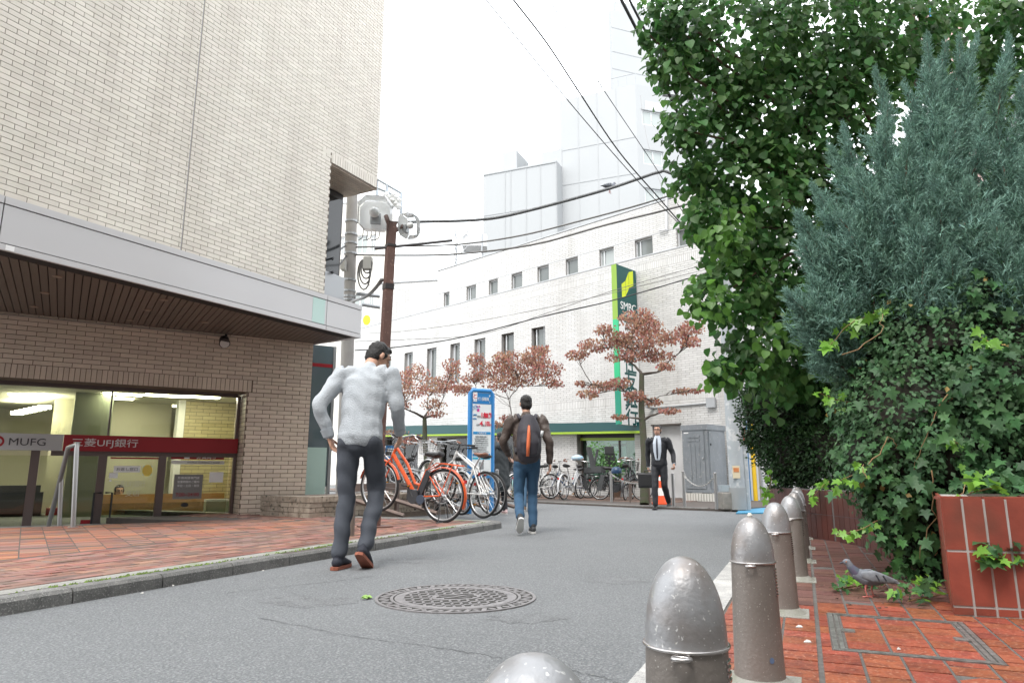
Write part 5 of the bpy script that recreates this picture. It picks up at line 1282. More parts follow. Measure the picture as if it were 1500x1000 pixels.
# concrete block, blue box, mat, pipes at the corner
cbk = gnd(1068, 746, .085); cbm = mat('old_concrete_block', (.33, .31, .28), .95, c2=(.22, .21, .19), n=(7, .5, .2), bump=(60, .5))
m = MB(); m.box(cbk + Vector((0, .15, .16)), (.24, .26, .33), Matrix.Rotation(R(6), 3, 'Z')); o = m.build('concrete_block', cbm); tag(o, 'weathered concrete block between the post and the grey pole', 'block')
bv = o.modifiers.new('b', 'BEVEL'); bv.width = .02; bv.segments = 2
m = MB(); m.box(cbk + Vector((.0, .2, .40)), (.2, .16, .12)); o = m.build('junction_box', mat('blue_grey_box', (.36, .42, .46), .5)); tag(o, 'small blue grey box standing on the concrete block', 'box')
m = MB(); q = [gnd(1078, 749, .09), gnd(1150, 748, .09), gnd(1160, 731, .09), gnd(1098, 731, .09)]; m.prism([(v.x, v.y) for v in q], RZ + .002, RZ + .025)
o = m.build('blue_sheet', mat('blue_sheet', (.06, .27, .44), .55, c2=(.04, .2, .34), n=(3, .5, .1), bump=(9, .8))); tag(o, 'bright blue plastic sheet on the ground behind the grey pole', 'sheet')
for x, lab, mt, r in ((1107.5, 'yellow guard pipe standing behind the grey pole', mat('yellow_guard', (.75, .48, .02), .5), .055), (1099, 'blue pipe standing close behind the grey pole', mat('blue_pipe2', (.04, .16, .36), .5), .04), (1117, 'grey downpipe on the alley wall behind the grey pole', alu_g, .05)):
    b = gnd(x, 735, .05); m = MB(); m.tube([b, b + Vector((0, 0, 2.2)), b + Vector((.03, 0, 2.35))], r, 10); tag(m.build('guard_pipe', mt, smooth=40), lab, 'pipe', 'pipes in the alley')
ALW = Wall(gnd(1092, 733, .05) + Vector((.6, 1.2, 0)), 60)
al = E('shuttered_building', ALW.p(0, 0), 0, 'grey shuttered building in the alley behind the corner pole', 'building')
m = MB(); m.wbox(ALW, -.8, 6, 0, 3.2, -.3, 0); aw = m.build('wall', mat('alley_grey', (.36, .36, .35), .8), al)
for i in range(24):
    m = MB(); m.wbox(ALW, -.6, 2.2, .05 + i * .1, .14 + i * .1, 0, .015); m.build('shutter_slat', mat('shutter_grey', (.42, .43, .43), .5, .2), aw)
m = MB(); m.wbox(ALW, -.8, 6, 3.2, 3.3, -.4, .2); m.build('eave', alu_g, al)
# ---------------------------------------------------------------- low brick planter, post and rack beside the lamp
C = gnd(452, 759, .125); PL_u = Wall(C, KAZ + 12); PL_l = Wall(C, KAZ + 12 - 90)
H_ = at(455, 727.5, C.y).z
bpl = E('brick_planter', C, 0, 'low weathered brick planter with pale cap between the pier and bicycles', 'planter')
len_l = (gnd(407, 753, .13) - C).length; len_r = 3.3
wbr = mat('weathered_tile', (.42, .36, .29), .6, var=.12, c2=(.28, .23, .18), n=(7, .5, .15), c3=(.12, .11, .08), n3=(16, .64, .06))
m = MB(); Q = [C, C + PL_u.u * len_r, C + PL_u.u * len_r + PL_l.u * len_l, C + PL_l.u * len_l]; m.prism([(q.x, q.y) for q in inset_poly(Q, .015)], 0, H_ - .01); bc = m.build('core', mort, bpl)
for w, L_ in ((PL_u, len_r), (PL_l, len_l)):
    hh = (H_ - .085 - .125) / 3
    for r in range(3):
        a = -.12 * (r % 2)
        while a < L_:
            x0, x1 = max(a, 0), min(a + .24, L_)
            if x1 - x0 > .05: m = MB(); m.wbox(w, x0 + .005, x1 - .005, .125 + r * hh + .004, .125 + (r + 1) * hh - .004, -.02, random.uniform(-.001, .001)); m.build('brick', wbr, bc)
            a += .24
    a = .0
    while a < L_ - .02: m = MB(); m.wbox(w, a + .004, min(a + .075, L_) - .004, H_ - .083, H_ + random.uniform(0, .002), -.20, .008); m.build('cap_brick', wbr, bc); a += .075
m = MB(); m.prism([(q.x, q.y) for q in inset_poly(Q, .2)], 0, H_ - .03); m.build('soil', mat('gravelly_soil', (.14, .12, .10), .95, bump=(80, .5)), bpl)
b = gnd(467, 722, H_); pt_ = at(470, 655, b.y); e = E('steel_post', b, 0, 'thick stainless post standing in the low brick planter', 'post')
m = MB(); m.tube([b, Vector((b.x, b.y, pt_.z))], .045, 16); m.build('shaft', stl, e, smooth=40)
m = MB(); m.tube([Vector((b.x, b.y, pt_.z - .02)), Vector((b.x, b.y, pt_.z - .02)) + PL_u.u * 1.5], .03, 10); m.build('rail', stl, e, smooth=40)
b = gnd(512, 785, .13); m = MB(); m.tube([b, b + Vector((0, 0, .42))], .05, 12); o = m.build('short_post', mat('brown_grey_post', (.16, .13, .11), .7), smooth=40); tag(o, 'short brown grey post at the kerb behind the walking man', 'post')
# bicycle rack: rail, legs and sloping channels
rk_m = mat('rack_brown', (.20, .145, .12), .7, c2=(.14, .10, .085), n=(8, .5, .2)); rb_ = gnd(575, 752, .13)
rk = E('bicycle_rack', rb_, 0, 'brown steel bicycle rack with sloping channels under the orange bicycle', 'bicycle rack')
RKW = Wall(rb_, KAZ + 8)
m = MB(); m.wbox(RKW, -1.2, 3.2, .50, .62, -.05, .0); m.build('rail', rk_m, rk)
m = MB(); m.wbox(RKW, -1.2, 3.2, .30, .34, -.05, .0); m.build('lower_rail', rk_m, rk)
for a in (-1.0, .1, 1.2, 2.3, 3.1): m = MB(); m.wbox(RKW, a, a + .06, .12, .5, -.06, -.001); m.build('leg', rk_m, rk)
for a in (-.9, -.1, .7, 1.5, 2.3):
    m = MB(); m.tube([RKW.p(a, .40, -.1), RKW.p(a + .3, .15, .75)], .035, 4); m.build('wheel_channel', rk_m, rk)
# ---------------------------------------------------------------- blue parking sign board
SBW = Wall(at(690, 640, 11.6), 62); sb1a = SBW.a(721, 640); zt_ = SBW.z(688, 571); zb_ = SBW.z(688, 700)
blue = mat('sign_blue', (.03, .20, .48), .4); pan = mat('sign_panel', (.74, .77, .78), .4)
sbd = E('information_sign', SBW.p(sb1a / 2, .12), 0, 'tall blue framed bicycle parking sign board with red prices', 'sign')
W_ = sb1a; H2 = zt_ - zb_
m = MB(); m.wbox(SBW, .02, W_ - .02, zb_, zt_ - .02, -.05, 0); bd = m.build('board', pan, sbd)
m = MB(); m.tube([SBW.p(-.01, .12, -.025), SBW.p(-.01, zt_ - .05, -.025), SBW.p(.03, zt_, -.025), SBW.p(W_ - .03, zt_, -.025), SBW.p(W_ + .01, zt_ - .05, -.025), SBW.p(W_ + .01, .12, -.025)], .042, 12); m.build('frame', blue, sbd, smooth=50)
def sbox(u0, u1, v0, v1, mt, name='print', off=.001): m = MB(); m.wbox(SBW, u0 * W_, u1 * W_, zt_ - v1 * H2, zt_ - v0 * H2, off, off + .0015); return m.build(name, mt, bd)
bl2 = mat('print_blue', (.02, .25, .55), .4); cy_m = mat('print_cyan', (.05, .42, .62), .4); rd_m = mat('print_red', (.62, .03, .06), .4); gy = mat('print_grey', (.25, .27, .28), .5); mg = mat('print_magenta', (.65, .05, .30), .4)
sbox(.06, .97, .025, .155, blue, 'header'); sbox(.07, .27, .02, .13, wht, 'logo_panel', .003)
put_text('と', .10, rd_m, SBW, .17 * W_, zt_ - .065 * H2, .005, bd); put_text('めぐる', .035, bl2, SBW, .17 * W_, zt_ - .115 * H2, .005, bd)
put_text('セブン 自転車駐車場', .07, wht, SBW, .56 * W_, zt_ - .095 * H2, .003, bd, maxw=.52 * W_); put_text('P', .06, wht, SBW, .87 * W_, zt_ - .06 * H2, .003, bd); put_text('i', .06, wht, SBW, .87 * W_, zt_ - .13 * H2, .003, bd)
m = MB(); ca_ = .17 * W_; cz_ = zt_ - .205 * H2
for dx in (-.035, .035): m.tube([SBW.p(ca_ + dx + .026 * math.cos(t), cz_ + .026 * math.sin(t), .004) for t in [2 * math.pi * k / 14 for k in range(14)]], .003, 4, closed=True)
m.tube([SBW.p(ca_ - .035, cz_, .004), SBW.p(ca_ - .01, cz_ + .04, .004), SBW.p(ca_ + .03, cz_ + .045, .004), SBW.p(ca_ + .035, cz_, .004)], .003, 4); m.build('bicycle_pictogram', bl2, bd)
sbox(.27, .38, .21, .245, mg); put_text('当日', .035, mg, SBW, .33 * W_, zt_ - .185 * H2, .003, bd)
put_text('24時間', .04, bl2, SBW, .16 * W_, zt_ - .285 * H2, .003, bd, maxw=.17 * W_); put_text('(OPEN)', .035, bl2, SBW, .16 * W_, zt_ - .33 * H2, .003, bd, maxw=.17 * W_)
put_text('最初', .035, gy, SBW, .36 * W_, zt_ - .30 * H2, .003, bd); put_text('1', .12, rd_m, SBW, .50 * W_, zt_ - .285 * H2, .003, bd, bold=.003); put_text('時間まで', .04, gy, SBW, .62 * W_, zt_ - .305 * H2, .003, bd, maxw=.15 * W_); put_text('無料', .10, rd_m, SBW, .81 * W_, zt_ - .285 * H2, .003, bd, bold=.003)
put_text('以後', .035, gy, SBW, .32 * W_, zt_ - .395 * H2, .003, bd); put_text('4', .12, rd_m, SBW, .47 * W_, zt_ - .38 * H2, .003, bd, bold=.003); put_text('時間ごと', .04, gy, SBW, .60 * W_, zt_ - .40 * H2, .003, bd, maxw=.15 * W_); put_text('100', .115, rd_m, SBW, .77 * W_, zt_ - .38 * H2, .003, bd, bold=.003, maxw=.2 * W_); put_text('円', .04, rd_m, SBW, .91 * W_, zt_ - .395 * H2, .003, bd)
sbox(.1, .92, .475, .505, bl2, 'heading_bar'); put_text('ご利用方法', .035, wht, SBW, .5 * W_, zt_ - .49 * H2, .004, bd)
random.seed(3)
for k, t in enumerate(('●駐輪場のご利用は最大三日間です', '　三日を超えた車両は撤去します', '●料金は精算機でお支払いください', '●二輪車以外は駐車できません', '　前輪を奥までしっかり入れてください', '　ロックがかかるまでお待ちください', '●盗難の責任は負いかねます', '●必ず鍵をおかけください')):
    put_text(t, .027, gy, SBW, .48 * W_, zt_ - (.53 + .0245 * k) * H2, .003, bd, maxw=random.uniform(.5, .78) * W_)
sbox(.08, .90, .725, .755, bl2, 'heading_bar'); put_text('料金のお支払い', .03, wht, SBW, .49 * W_, zt_ - .74 * H2, .004, bd)
sbox(.08, .35, .765, .79, cy_m); sbox(.38, .90, .765, .79, cy_m)
for k in range(3): sbox(.1 + .28 * k, .32 + .28 * k, .82, .90, gy if k == 1 else pan, off=.001 + .0004 * k)
for k, t in enumerate(('お問い合わせ窓口', '二十四時間受付')): put_text(t, .03, gy, SBW, .4 * W_, zt_ - (.925 + .03 * k) * H2, .003, bd)
sbox(.06, .97, .965, 1.0, blue, 'footer')
# small blue sign between the bicycles
m = MB(); q = at(572, 662, 12.6); m.box(q, (.17, .02, .24)); o = m.build('small_sign', blue); tag(o, 'small blue notice behind the orange bicycle', 'sign'); m = MB(); m.box(q + Vector((0, -.012, 0)), (.12, .004, .14)); m.build('print', pan, o); m = MB(); m.tube([q + Vector((0, .02, 0)), Vector((q.x, q.y + .02, .12))], .015, 6); m.build('stake', alu_g, o)
# ================================================================== bicycles
random.seed(23)
tyre_m = mat('tyre_rubber', (.02, .02, .021), .85); rim_m = mat('alloy_rim', (.55, .55, .55), .28, .85); spoke_m = mat('steel_spoke', (.5, .5, .5), .3, .9)
black = mat('black_leather', (.018, .017, .017), .45); brown = mat('brown_leather', (.20, .085, .05), .5); grey_p = mat('dark_grey_plastic', (.055, .058, .06), .55)
def tubes(m, segs, r):
    for s in segs: m.tube([Vector(p) for p in s], r, 8)
def bike(loc, yaw, label, frame_c, pitch=0.0, lean=0.0, R_=.34, wb=1.08, style='city', saddle=None, basket=False, child=False, battery=False, fender=True, tyre=tyre_m, rack=True, rim_c=None, hbar=1.02, zs=0.0, steer=0.0, sd_h=.86, group='parked bicycles', fend_c=None, cover=None, wire=True):
    fm = mat('paint_%.2f_%.2f_%.2f' % frame_c, frame_c, .3, coat=.4)
    fc = fm if fend_c is None else fend_c
    e = E('bicycle', loc, 0, label, 'bicycle', group); e.rotation_euler = Euler((lean, -pitch, yaw), 'XYZ')
    e.rotation_mode = 'XYZ'
    rim = rim_c or rim_m
    def add(m, name, mt, p=e, sm=40): return m.build(name, mt, p, False, sm)
    bb = Vector((.46 if R_ > .3 else .44, 0, .285)); st_top = Vector((.26, 0, sd_h - .06)); hd_lo = Vector((wb - .17, 0, R_ * 2 + .06)); hd_hi = Vector((wb - .235, 0, R_ * 2 + .22)); rh = Vector((0, 0, R_)); fh = Vector((wb, 0, R_))
    sc_ = bb.lerp(st_top, .72)
    m = MB()
    if style == 'sport':
        tubes(m, [(bb, sc_), (sc_, hd_hi.lerp(hd_lo, .2)), (bb, hd_lo), (hd_lo, hd_hi)], .019)
    elif style == 'ebike':
        tubes(m, [(bb + Vector((.02, 0, .03)), hd_lo.lerp(hd_hi, .35))], .029); tubes(m, [(hd_hi, hd_hi.lerp(bb, .45) + Vector((-.03, 0, .08)), bb.lerp(sc_, .42) + Vector((.10, 0, .02)), bb.lerp(sc_, .42))], .020); tubes(m, [(bb, sc_), (hd_lo, hd_hi)], .021)
    else:
        tubes(m, [(bb, sc_), (hd_lo, hd_hi)], .018); tubes(m, [(bb, bb + Vector((.16, 0, .02)), hd_lo + Vector((-.05, 0, -.06)), hd_lo)], .022)
        tubes(m, [(bb.lerp(sc_, .35), bb.lerp(sc_, .35) + Vector((.15, 0, .02)), hd_lo + Vector((-.04, 0, .05)), hd_hi.lerp(hd_lo, .3))], .013)
    for s in (-1, 1):
        d = Vector((0, .06 * s, 0)); tubes(m, [(bb + d * .4, rh + d), (sc_ + d * .3, rh + d)], .010)
    add(m, 'frame', fm)
    m = MB()
    for s in (-1, 1): d = Vector((0, .055 * s, 0)); tubes(m, [(hd_lo + Vector((.01, 0, -.01)), hd_lo + Vector((.03, 0, -.06)) + d, fh + d)], .012)
    add(m, 'fork', fm if style != 'sport' else fm)
    for h in (rh, fh):
        m = MB(); m.tube([h + Vector((R_ * math.cos(t) * .965, 0, R_ * math.sin(t) * .965)) for t in [2 * math.pi * k / 40 for k in range(40)]], R_ * .052, 8, closed=True); w = add(m, 'wheel', tyre, sm=True)
        m = MB(); m.tube([h + Vector((R_ * math.cos(t) * .90, 0, R_ * math.sin(t) * .90)) for t in [2 * math.pi * k / 36 for k in range(36)]], R_ * .03, 6, closed=True); add(m, 'rim', rim, w, True)
        m = MB(); n = 20 if wire else 14
        for k in range(n):
            t = 2 * math.pi * k / n; s = 1 if k % 2 else -1; t2 = t + (.5 if (k // 2) % 2 else -.5)
            m.tube([h + Vector((.025 * math.cos(t2), .025 * s, .025 * math.sin(t2))), h + Vector((R_ * .9 * math.cos(t), 0, R_ * .9 * math.sin(t)))], .0022, 4, False)
        m.build('spokes', spoke_m, w, False)
        m = MB(); m.tube([h + Vector((0, -.05, 0)), h + Vector((0, .05, 0))], .022, 10); add(m, 'hub', rim_m, w)
        if fender:
            m = MB(); a0, a1 = (R(-12), R(165)) if h is rh else (R(40), R(190)); vs = []; fs = []; nn = 20
            a0, a1 = (R(35), R(200)) if h is rh else (R(10), R(160))
            for k in range(nn + 1):
                t = a0 + (a1 - a0) * k / nn
                for y, rr in ((-.032, R_ * 1.045), (-.016, R_ * 1.085), (.016, R_ * 1.085), (.032, R_ * 1.045)): vs.append(h + Vector((rr * math.cos(t), y, rr * math.sin(t))))
            for k in range(nn):
                for i in range(3): fs.append((4 * k + i, 4 * k + i + 1, 4 * k + 5 + i, 4 * k + 4 + i))
            m.add(vs, fs); m.build('mudguard', fc, e, False, 60, fix=False)
    # saddle
    stp = Vector((.235 - (sd_h - .86) * .35, 0, sd_h)); m = MB(); m.tube([sc_, stp - Vector((0, 0, .04))], .013, 8); add(m, 'seat_post', rim_m)
    sm_ = saddle or black; m = MB(); prof = [(-.14, .03, .03), (-.13, .085, .045), (-.06, .095, .05), (.02, .055, .04), (.09, .03, .032), (.14, .02, .022)] if style != 'sport' else [(-.13, .02, .02), (-.12, .068, .032), (-.05, .07, .034), (.03, .035, .03), (.12, .02, .025), (.15, .012, .015)]
    vs = []; n = 12
    for x, hw, th in prof:
        for k in range(n):
            t = 2 * math.pi * k / n; vs.append(stp + Vector((x, hw * math.cos(t), th * math.sin(t) * (1 if math.sin(t) > 0 else .8) + (.02 if x < -.1 else 0))))
    fs = [(i * n + k, i * n + (k + 1) % n, (i + 1) * n + (k + 1) % n, (i + 1) * n + k) for i in range(len(prof) - 1) for k in range(n)] + [tuple(reversed(range(n))), tuple(range((len(prof) - 1) * n, len(prof) * n))]
    m.add(vs, fs); add(m, 'saddle', sm_, sm=True)
    # handlebar with grips
    stem = Vector((wb - .27, 0, hbar - .02)); m = MB(); m.tube([hd_hi, stem], .014, 8)
    rs = Matrix.Rotation(steer, 3, 'Z')
    if style == 'sport': hb = [(-.02, -.29, .01), (.01, -.1, 0), (.01, .1, 0), (-.02, .29, .01)]
    else: hb = [(-.20, -.27, .02), (-.04, -.25, .05), (.04, -.1, .01), (.04, .1, .01), (-.04, .25, .05), (-.20, .27, .02)]
    hp = [stem + rs @ Vector(p) for p in hb]
    m.tube(hp, .011, 8); hbo = add(m, 'handlebar', rim_m if style != 'sport' else black)
    for s in (0, -1):
        m = MB(); a, b = (hp[0], hp[1]) if s == 0 else (hp[-1], hp[-2]); m.tube([a, a.lerp(b, .62)], .017, 8); add(m, 'grip', black if style != 'city' else brown, hbo)
        m = MB(); m.tube([a.lerp(b, .65) + Vector((.03, 0, -.01)), a.lerp(b, .15) + Vector((.05, 0, -.03))], .006, 6); add(m, 'brake_lever', rim_m, hbo)
    m = MB(); m.tube([stem + Vector((.05, .03, .02)), hd_lo + Vector((.08, .03, .1)), hd_lo + Vector((-.05, .02, -.02))], .004, 5); add(m, 'brake_cable', black)
    # crank and pedals
    m = MB(); m.tube([bb + Vector((0, -.07, 0)), bb + Vector((0, .07, 0))], .02, 8); m.tube([bb + Vector((0, -.07, 0)), bb + Vector((-.10, -.075, -.135))], .011, 6); m.tube([bb + Vector((0, .07, 0)), bb + Vector((.10, .075, .135))], .011, 6); ck = add(m, 'crank', grey_p if battery else rim_m)
    for s in (-1, 1):
        m = MB(); m.box(bb + Vector((.10 * s, .12 * s, .14 * s)), (.09, .085, .022)); pd = add(m, 'pedal', black, ck, False)
        m = MB(); m.box(bb + Vector((.10 * s - .046, .12 * s, .14 * s)), (.004, .05, .014)); add(m, 'reflector', mat('amber_reflector', (.7, .3, .02), .3), pd, False)
    m = MB(); n = 24; vs = [bb + Vector((.095 * math.cos(6.283 * k / n), s, .095 * math.sin(6.283 * k / n))) for s in (-.058, -.05) for k in range(n)]; m.add(vs, [tuple(range(n)), tuple(reversed(range(n, 2 * n)))] + [(k, (k + 1) % n, n + (k + 1) % n, n + k) for k in range(n)]); add(m, 'chain_ring', fm if battery else rim_m)
    m = MB(); m.tube([bb + Vector((0, -.054, .09)), rh + Vector((0, -.054, .035)), rh + Vector((-.03, -.054, 0)), rh + Vector((0, -.054, -.035)), bb + Vector((0, -.054, -.09))], .006, 5); add(m, 'chain', grey_p)
    if battery:
        m = MB(); d = (sc_ - bb).normalized(); mm = Matrix.Rotation(-math.atan2(d.x, d.z) * -1, 3, 'Y'); m.box(bb.lerp(sc_, .52) + Vector((-.065, 0, .0)), (.085, .085, .36), mm); add(m, 'battery', mat('battery_black', (.02, .02, .024), .4), sm=False)
        m = MB(); m.tube([bb + Vector((.0, -.075, 0)), bb + Vector((0, .075, 0))], .095, 18); m.box(bb + Vector((.02, 0, .02)), (.2, .11, .15)); add(m, 'motor_unit', mat('motor_black', (.025, .026, .03), .4), sm=30)
        m = MB(); m.tube([bb + Vector((-.14, .06, -.02)), bb + Vector((-.14, .085, -.02))], .065, 16); add(m, 'motor_cover', mat('blue_black', (.03, .045, .075), .35))
    if rack:
        m = MB(); z = R_ * 2 + .07
        for s in (-1, 1): m.tube([sc_ + Vector((-.02, .03 * s, .0)), Vector((.12, .06 * s, z)), Vector((-.26, .06 * s, z)), Vector((-.3, 0, z))], .007, 6); m.tube([Vector((-.15, .06 * s, z)), rh + Vector((0, .07 * s, 0))], .007, 6)
        for k in range(4): m.tube([Vector((.08 - .1 * k, -.06, z)), Vector((.08 - .1 * k, .06, z))], .005, 5)
        add(m, 'rear_rack', fm if battery else rim_m)
    m = MB()
    if style == 'sport': m.tube([rh + Vector((.03, -.07, 0)), rh + Vector((.06, -.19, -R_ + .01))], .008, 6)
    else:
        for s in (-1, 1): m.tube([rh + Vector((0, .07 * s, 0)), rh + Vector((-.05, .11 * s, -R_ + .012))], .007, 6)
        m.tube([rh + Vector((-.05, -.16, -R_ + .012)), rh + Vector((-.05, .16, -R_ + .012))], .008, 6)
    add(m, 'kick_stand', grey_p)
    if basket:
        c = Vector((wb + .02, 0, hbar - .17)); m = MB(); bm_m = mat('basket_wire', (.03, .03, .032), .5) if basket == 'black' else mat('basket_steel', (.45, .45, .45), .35, .7)
        for z, k in ((-.11, .80), (-.04, .88), (.03, .94), (.11, 1.0)): m.tube([c + Vector((x * .15 * k, y * .19 * k, z)) for x, y in ((-1, -1), (1, -1), (1, 1), (-1, 1))], .005, 5, closed=True)
        for i in range(7):
            t = -1 + i / 3
            for a, b in (((t * .15, -.19), (t * .12, -.152)), ((t * .15, .19), (t * .12, .152)), ((-.15, t * .19), (-.12, t * .152)), ((.15, t * .19), (.12, t * .152))): m.tube([c + Vector((a[0], a[1], .11)), c + Vector((b[0], b[1], -.11))], .003, 4)
            m.tube([c + Vector((t * .12, -.152, -.11)), c + Vector((t * .12, .152, -.11))], .003, 4)
        m.build('front_basket', bm_m, e, False)
        m = MB(); m.tube([c + Vector((-.05, 0, -.11)), hd_lo + Vector((.03, 0, -.03))], .01, 6); add(m, 'basket_bracket', rim_m)
    if child:
        c = Vector((-.05, 0, R_ * 2 + .1)); m = MB(); m.box(c + Vector((.03, 0, .06)), (.30, .30, .05)); m.box(c + Vector((-.14, 0, .30)), (.05, .30, .46), Matrix.Rotation(-.2, 3, 'Y')); m.box(c + Vector((.02, -.16, .14)), (.28, .03, .16)); m.box(c + Vector((.02, .16, .14)), (.28, .03, .16)); cs = m.build('child_seat', grey_p, e, False)
        m = MB(); m.box(c + Vector((-.215, 0, .62)), (.07, .26, .2), Matrix.Rotation(-.2, 3, 'Y')); m.build('head_rest', grey_p, cs, False)
        for s in (-1, 1): m = MB(); m.box(c + Vector((.14, .18 * s, -.2)), (.12, .02, .42), Matrix.Rotation(.25, 3, 'Y')); m.build('foot_guard', grey_p, cs, False)
    if cover:
        c = Vector((wb - .15, 0, hbar + .04)); m = MB(); m.lathe([(.02, -.06), (.15, -.04), (.18, .02), (.12, .08), (.02, .11)], c, 12); m.build('rain_cover', cover, e, False, True)
    m = MB(); m.box(Vector((hd_lo.x + .07, 0, R_ * 2 + .12)), (.06, .05, .05)); add(m, 'front_light', black, sm=False)
    m = MB(); m.box(Vector((-R_ * .98, 0, R_ + .22)) if fender else Vector((.16, 0, .62)), (.02, .045, .045)); add(m, 'rear_reflector', mat('red_reflector', (.5, .01, .01), .25), sm=False)
    return e
g = 'bicycles at the rack beside the blue sign'
def c3(x, y, z=.13): return gnd(x, y, z)
bike(c3(645, 765), R(149), 'orange electric bicycle with black saddle and black battery at the rack', (.66, .095, .018), pitch=R(6), R_=.352, wb=1.14, style='ebike', battery=True, basket='black', hbar=1.08, sd_h=.87, group=g)
bike(c3(704, 758), R(133), 'white sports bicycle with brown leather saddle beside the orange one', (.72, .72, .70), pitch=R(8), R_=.34, wb=1.02, style='sport', saddle=brown, fender=False, rack=False, hbar=1.02, sd_h=.90, group=g, lean=R(4))
bike(c3(718, 754), R(136), 'white bicycle with slim black saddle, nearest the blue sign', (.68, .68, .67), pitch=R(8), R_=.335, wb=1.0, style='sport', fender=False, rack=False, hbar=.98, sd_h=.88, group=g, lean=R(-3))
bike(c3(672, 753), R(128), 'white city bicycle with grey basket hidden behind the orange one', (.60, .61, .60), pitch=R(11), R_=.335, wb=1.05, style='city', hbar=1.05, group=g, basket='steel')
bike(c3(632, 748), R(125), 'dark bicycle with brown grips farthest back at the rack', (.10, .10, .11), pitch=R(12), R_=.33, wb=1.05, style='city', hbar=1.06, group=g, rack=False)
bike(c3(598, 748), R(140), 'silver city bicycle behind the lamp post at the rack', (.35, .36, .37), pitch=R(8), R_=.33, wb=1.05, style='city', hbar=1.03, group=g, basket='steel')
g = 'bicycles parked along the white bank'
def c4(x, y): return gnd(x, y, .1)
bike(c4(879, 731.5), R(-24), 'black electric bicycle with rear child seat beside the stainless post', (.03, .035, .04), R_=.27, wb=1.12, style='city', child=True, battery=True, hbar=1.05, sd_h=.80, group=g, fend_c=grey_p)
bike(c4(862, 729), R(175), 'dark blue bicycle with small wheels next to the black child seat one', (.02, .05, .12), R_=.26, wb=1.05, style='city', basket='black', hbar=1.0, group=g, child=True, sd_h=.78, fend_c=grey_p)
bike(c4(826, 731.5), R(60), 'silver bicycle with a bluish rain cover over its handlebar', (.55, .56, .57), R_=.32, wb=1.05, style='city', hbar=1.03, group=g, cover=mat('rain_cover', (.42, .52, .60), .5, c2=(.05, .4, .6), n=(9, .6, .1)))
bike(c4(806, 730), R(-150), 'white bicycle with black basket facing left beside the walking man', (.68, .68, .66), R_=.33, wb=1.06, style='city', hbar=1.03, basket='black', group=g)
bike(c4(788, 728), R(65), 'white bicycle between the walking man and the basket bicycle', (.62, .63, .62), R_=.32, wb=1.05, style='city', hbar=1.03, group=g)
bike(c4(757, 727), R(70), 'pale turquoise bicycle seen behind the man with the backpack', (.28, .52, .50), R_=.32, wb=1.05, style='city', hbar=1.03, basket='steel', group=g)
for (x, y, yw, col, lab, kw) in ((916, 732, 70, (.05, .05, .055), 'black bicycle close to the brick pier by the slim tree', dict(basket='black')), (846, 728, 62, (.04, .05, .05), 'dark bicycle between the silver one and the child seat one', dict(basket='black')), (898, 727.5, 66, (.10, .10, .11), 'dark grey bicycle behind the black child seat one', dict(child=True)), (812, 727, 74, (.30, .31, .32), 'grey bicycle tucked behind the white basket one', dict()), (739, 727, 75, (.06, .07, .10), 'dark bicycle beside the person in the hooded coat', dict(basket='black')), (700, 726, 72, (.12, .12, .13), 'dark bicycle seen beyond the blue parking sign', dict(basket='black'))):
    bike(c4(x, y), R(yw), lab, col, R_=.31, wb=1.05, style='city', hbar=1.03, group=g, **kw)
# bright helmet-like blue cover on the handlebar end, planter pots and hoops
hp_ = at(903, 689, 16.6); m = MB(); m.lathe([(.02, -.07), (.115, -.065), (.13, -.02), (.115, .05), (.06, .09), (.005, .10)], hp_, 20); o = m.build('bicycle_helmet', mat('blue_helmet', (.015, .045, .10), .35), smooth=60); tag(o, 'dark blue helmet hanging beside the child seat bicycle', 'helmet')
for k, (x, y) in enumerate(((925, 733), (952, 737))):
    b = gnd(x, y, .09); m = MB(); d = BK.u * .55
    m.tube([b, b + Vector((0, 0, .42)), b + Vector((0, 0, .48)) + d * .1, b + Vector((0, 0, .48)) + d * .9, b + d + Vector((0, 0, .42)), b + d], .018, 8)
    tag(m.build('bicycle_hoop', mat('hoop_brown', (.13, .10, .085), .6), smooth=40), ('low brown steel hoop left of the slim tree trunk', 'low brown steel hoop at the foot of the slim tree')[k], 'bicycle hoop', 'low hoops by the bank')
# ================================================================== planting
rng = np.random.default_rng(21); random.seed(21)
def T(verts, tris): return np.array(verts, dtype=np.float64), np.array(tris, dtype=np.int64)
HEART = T([(0, 0, 0), (0, .5, -.04), (0, 1.05, -.12), (-.42, .06, .08), (-.52, .42, .10), (-.28, .80, .02), (.42, .06, .08), (.52, .42, .10), (.28, .80, .02)], [(1, 0, 3), (1, 3, 4), (1, 4, 5), (1, 5, 2), (1, 6, 0), (1, 7, 6), (1, 8, 7), (1, 2, 8)])
IVY = T([(0, 0, 0), (0, .42, .0), (0, 1.0, -.1), (-.20, -.16, .02), (-.48, .02, .05), (-.30, .20, .05), (-.60, .46, .04), (-.24, .52, .05), (.20, -.16, .02), (.48, .02, .05), (.30, .20, .05), (.60, .46, .04), (.24, .52, .05)], [(1, 0, 3), (1, 3, 4), (1, 4, 5), (1, 5, 6), (1, 6, 7), (1, 7, 2), (1, 8, 0), (1, 9, 8), (1, 10, 9), (1, 11, 10), (1, 12, 11), (1, 2, 12)])
OVAL = T([(0, 0, 0), (-.36, .45, .07), (0, .5, 0), (.36, .45, .07), (0, 1, -.08)], [(0, 2, 1), (0, 3, 2), (1, 2, 4), (2, 3, 4)])
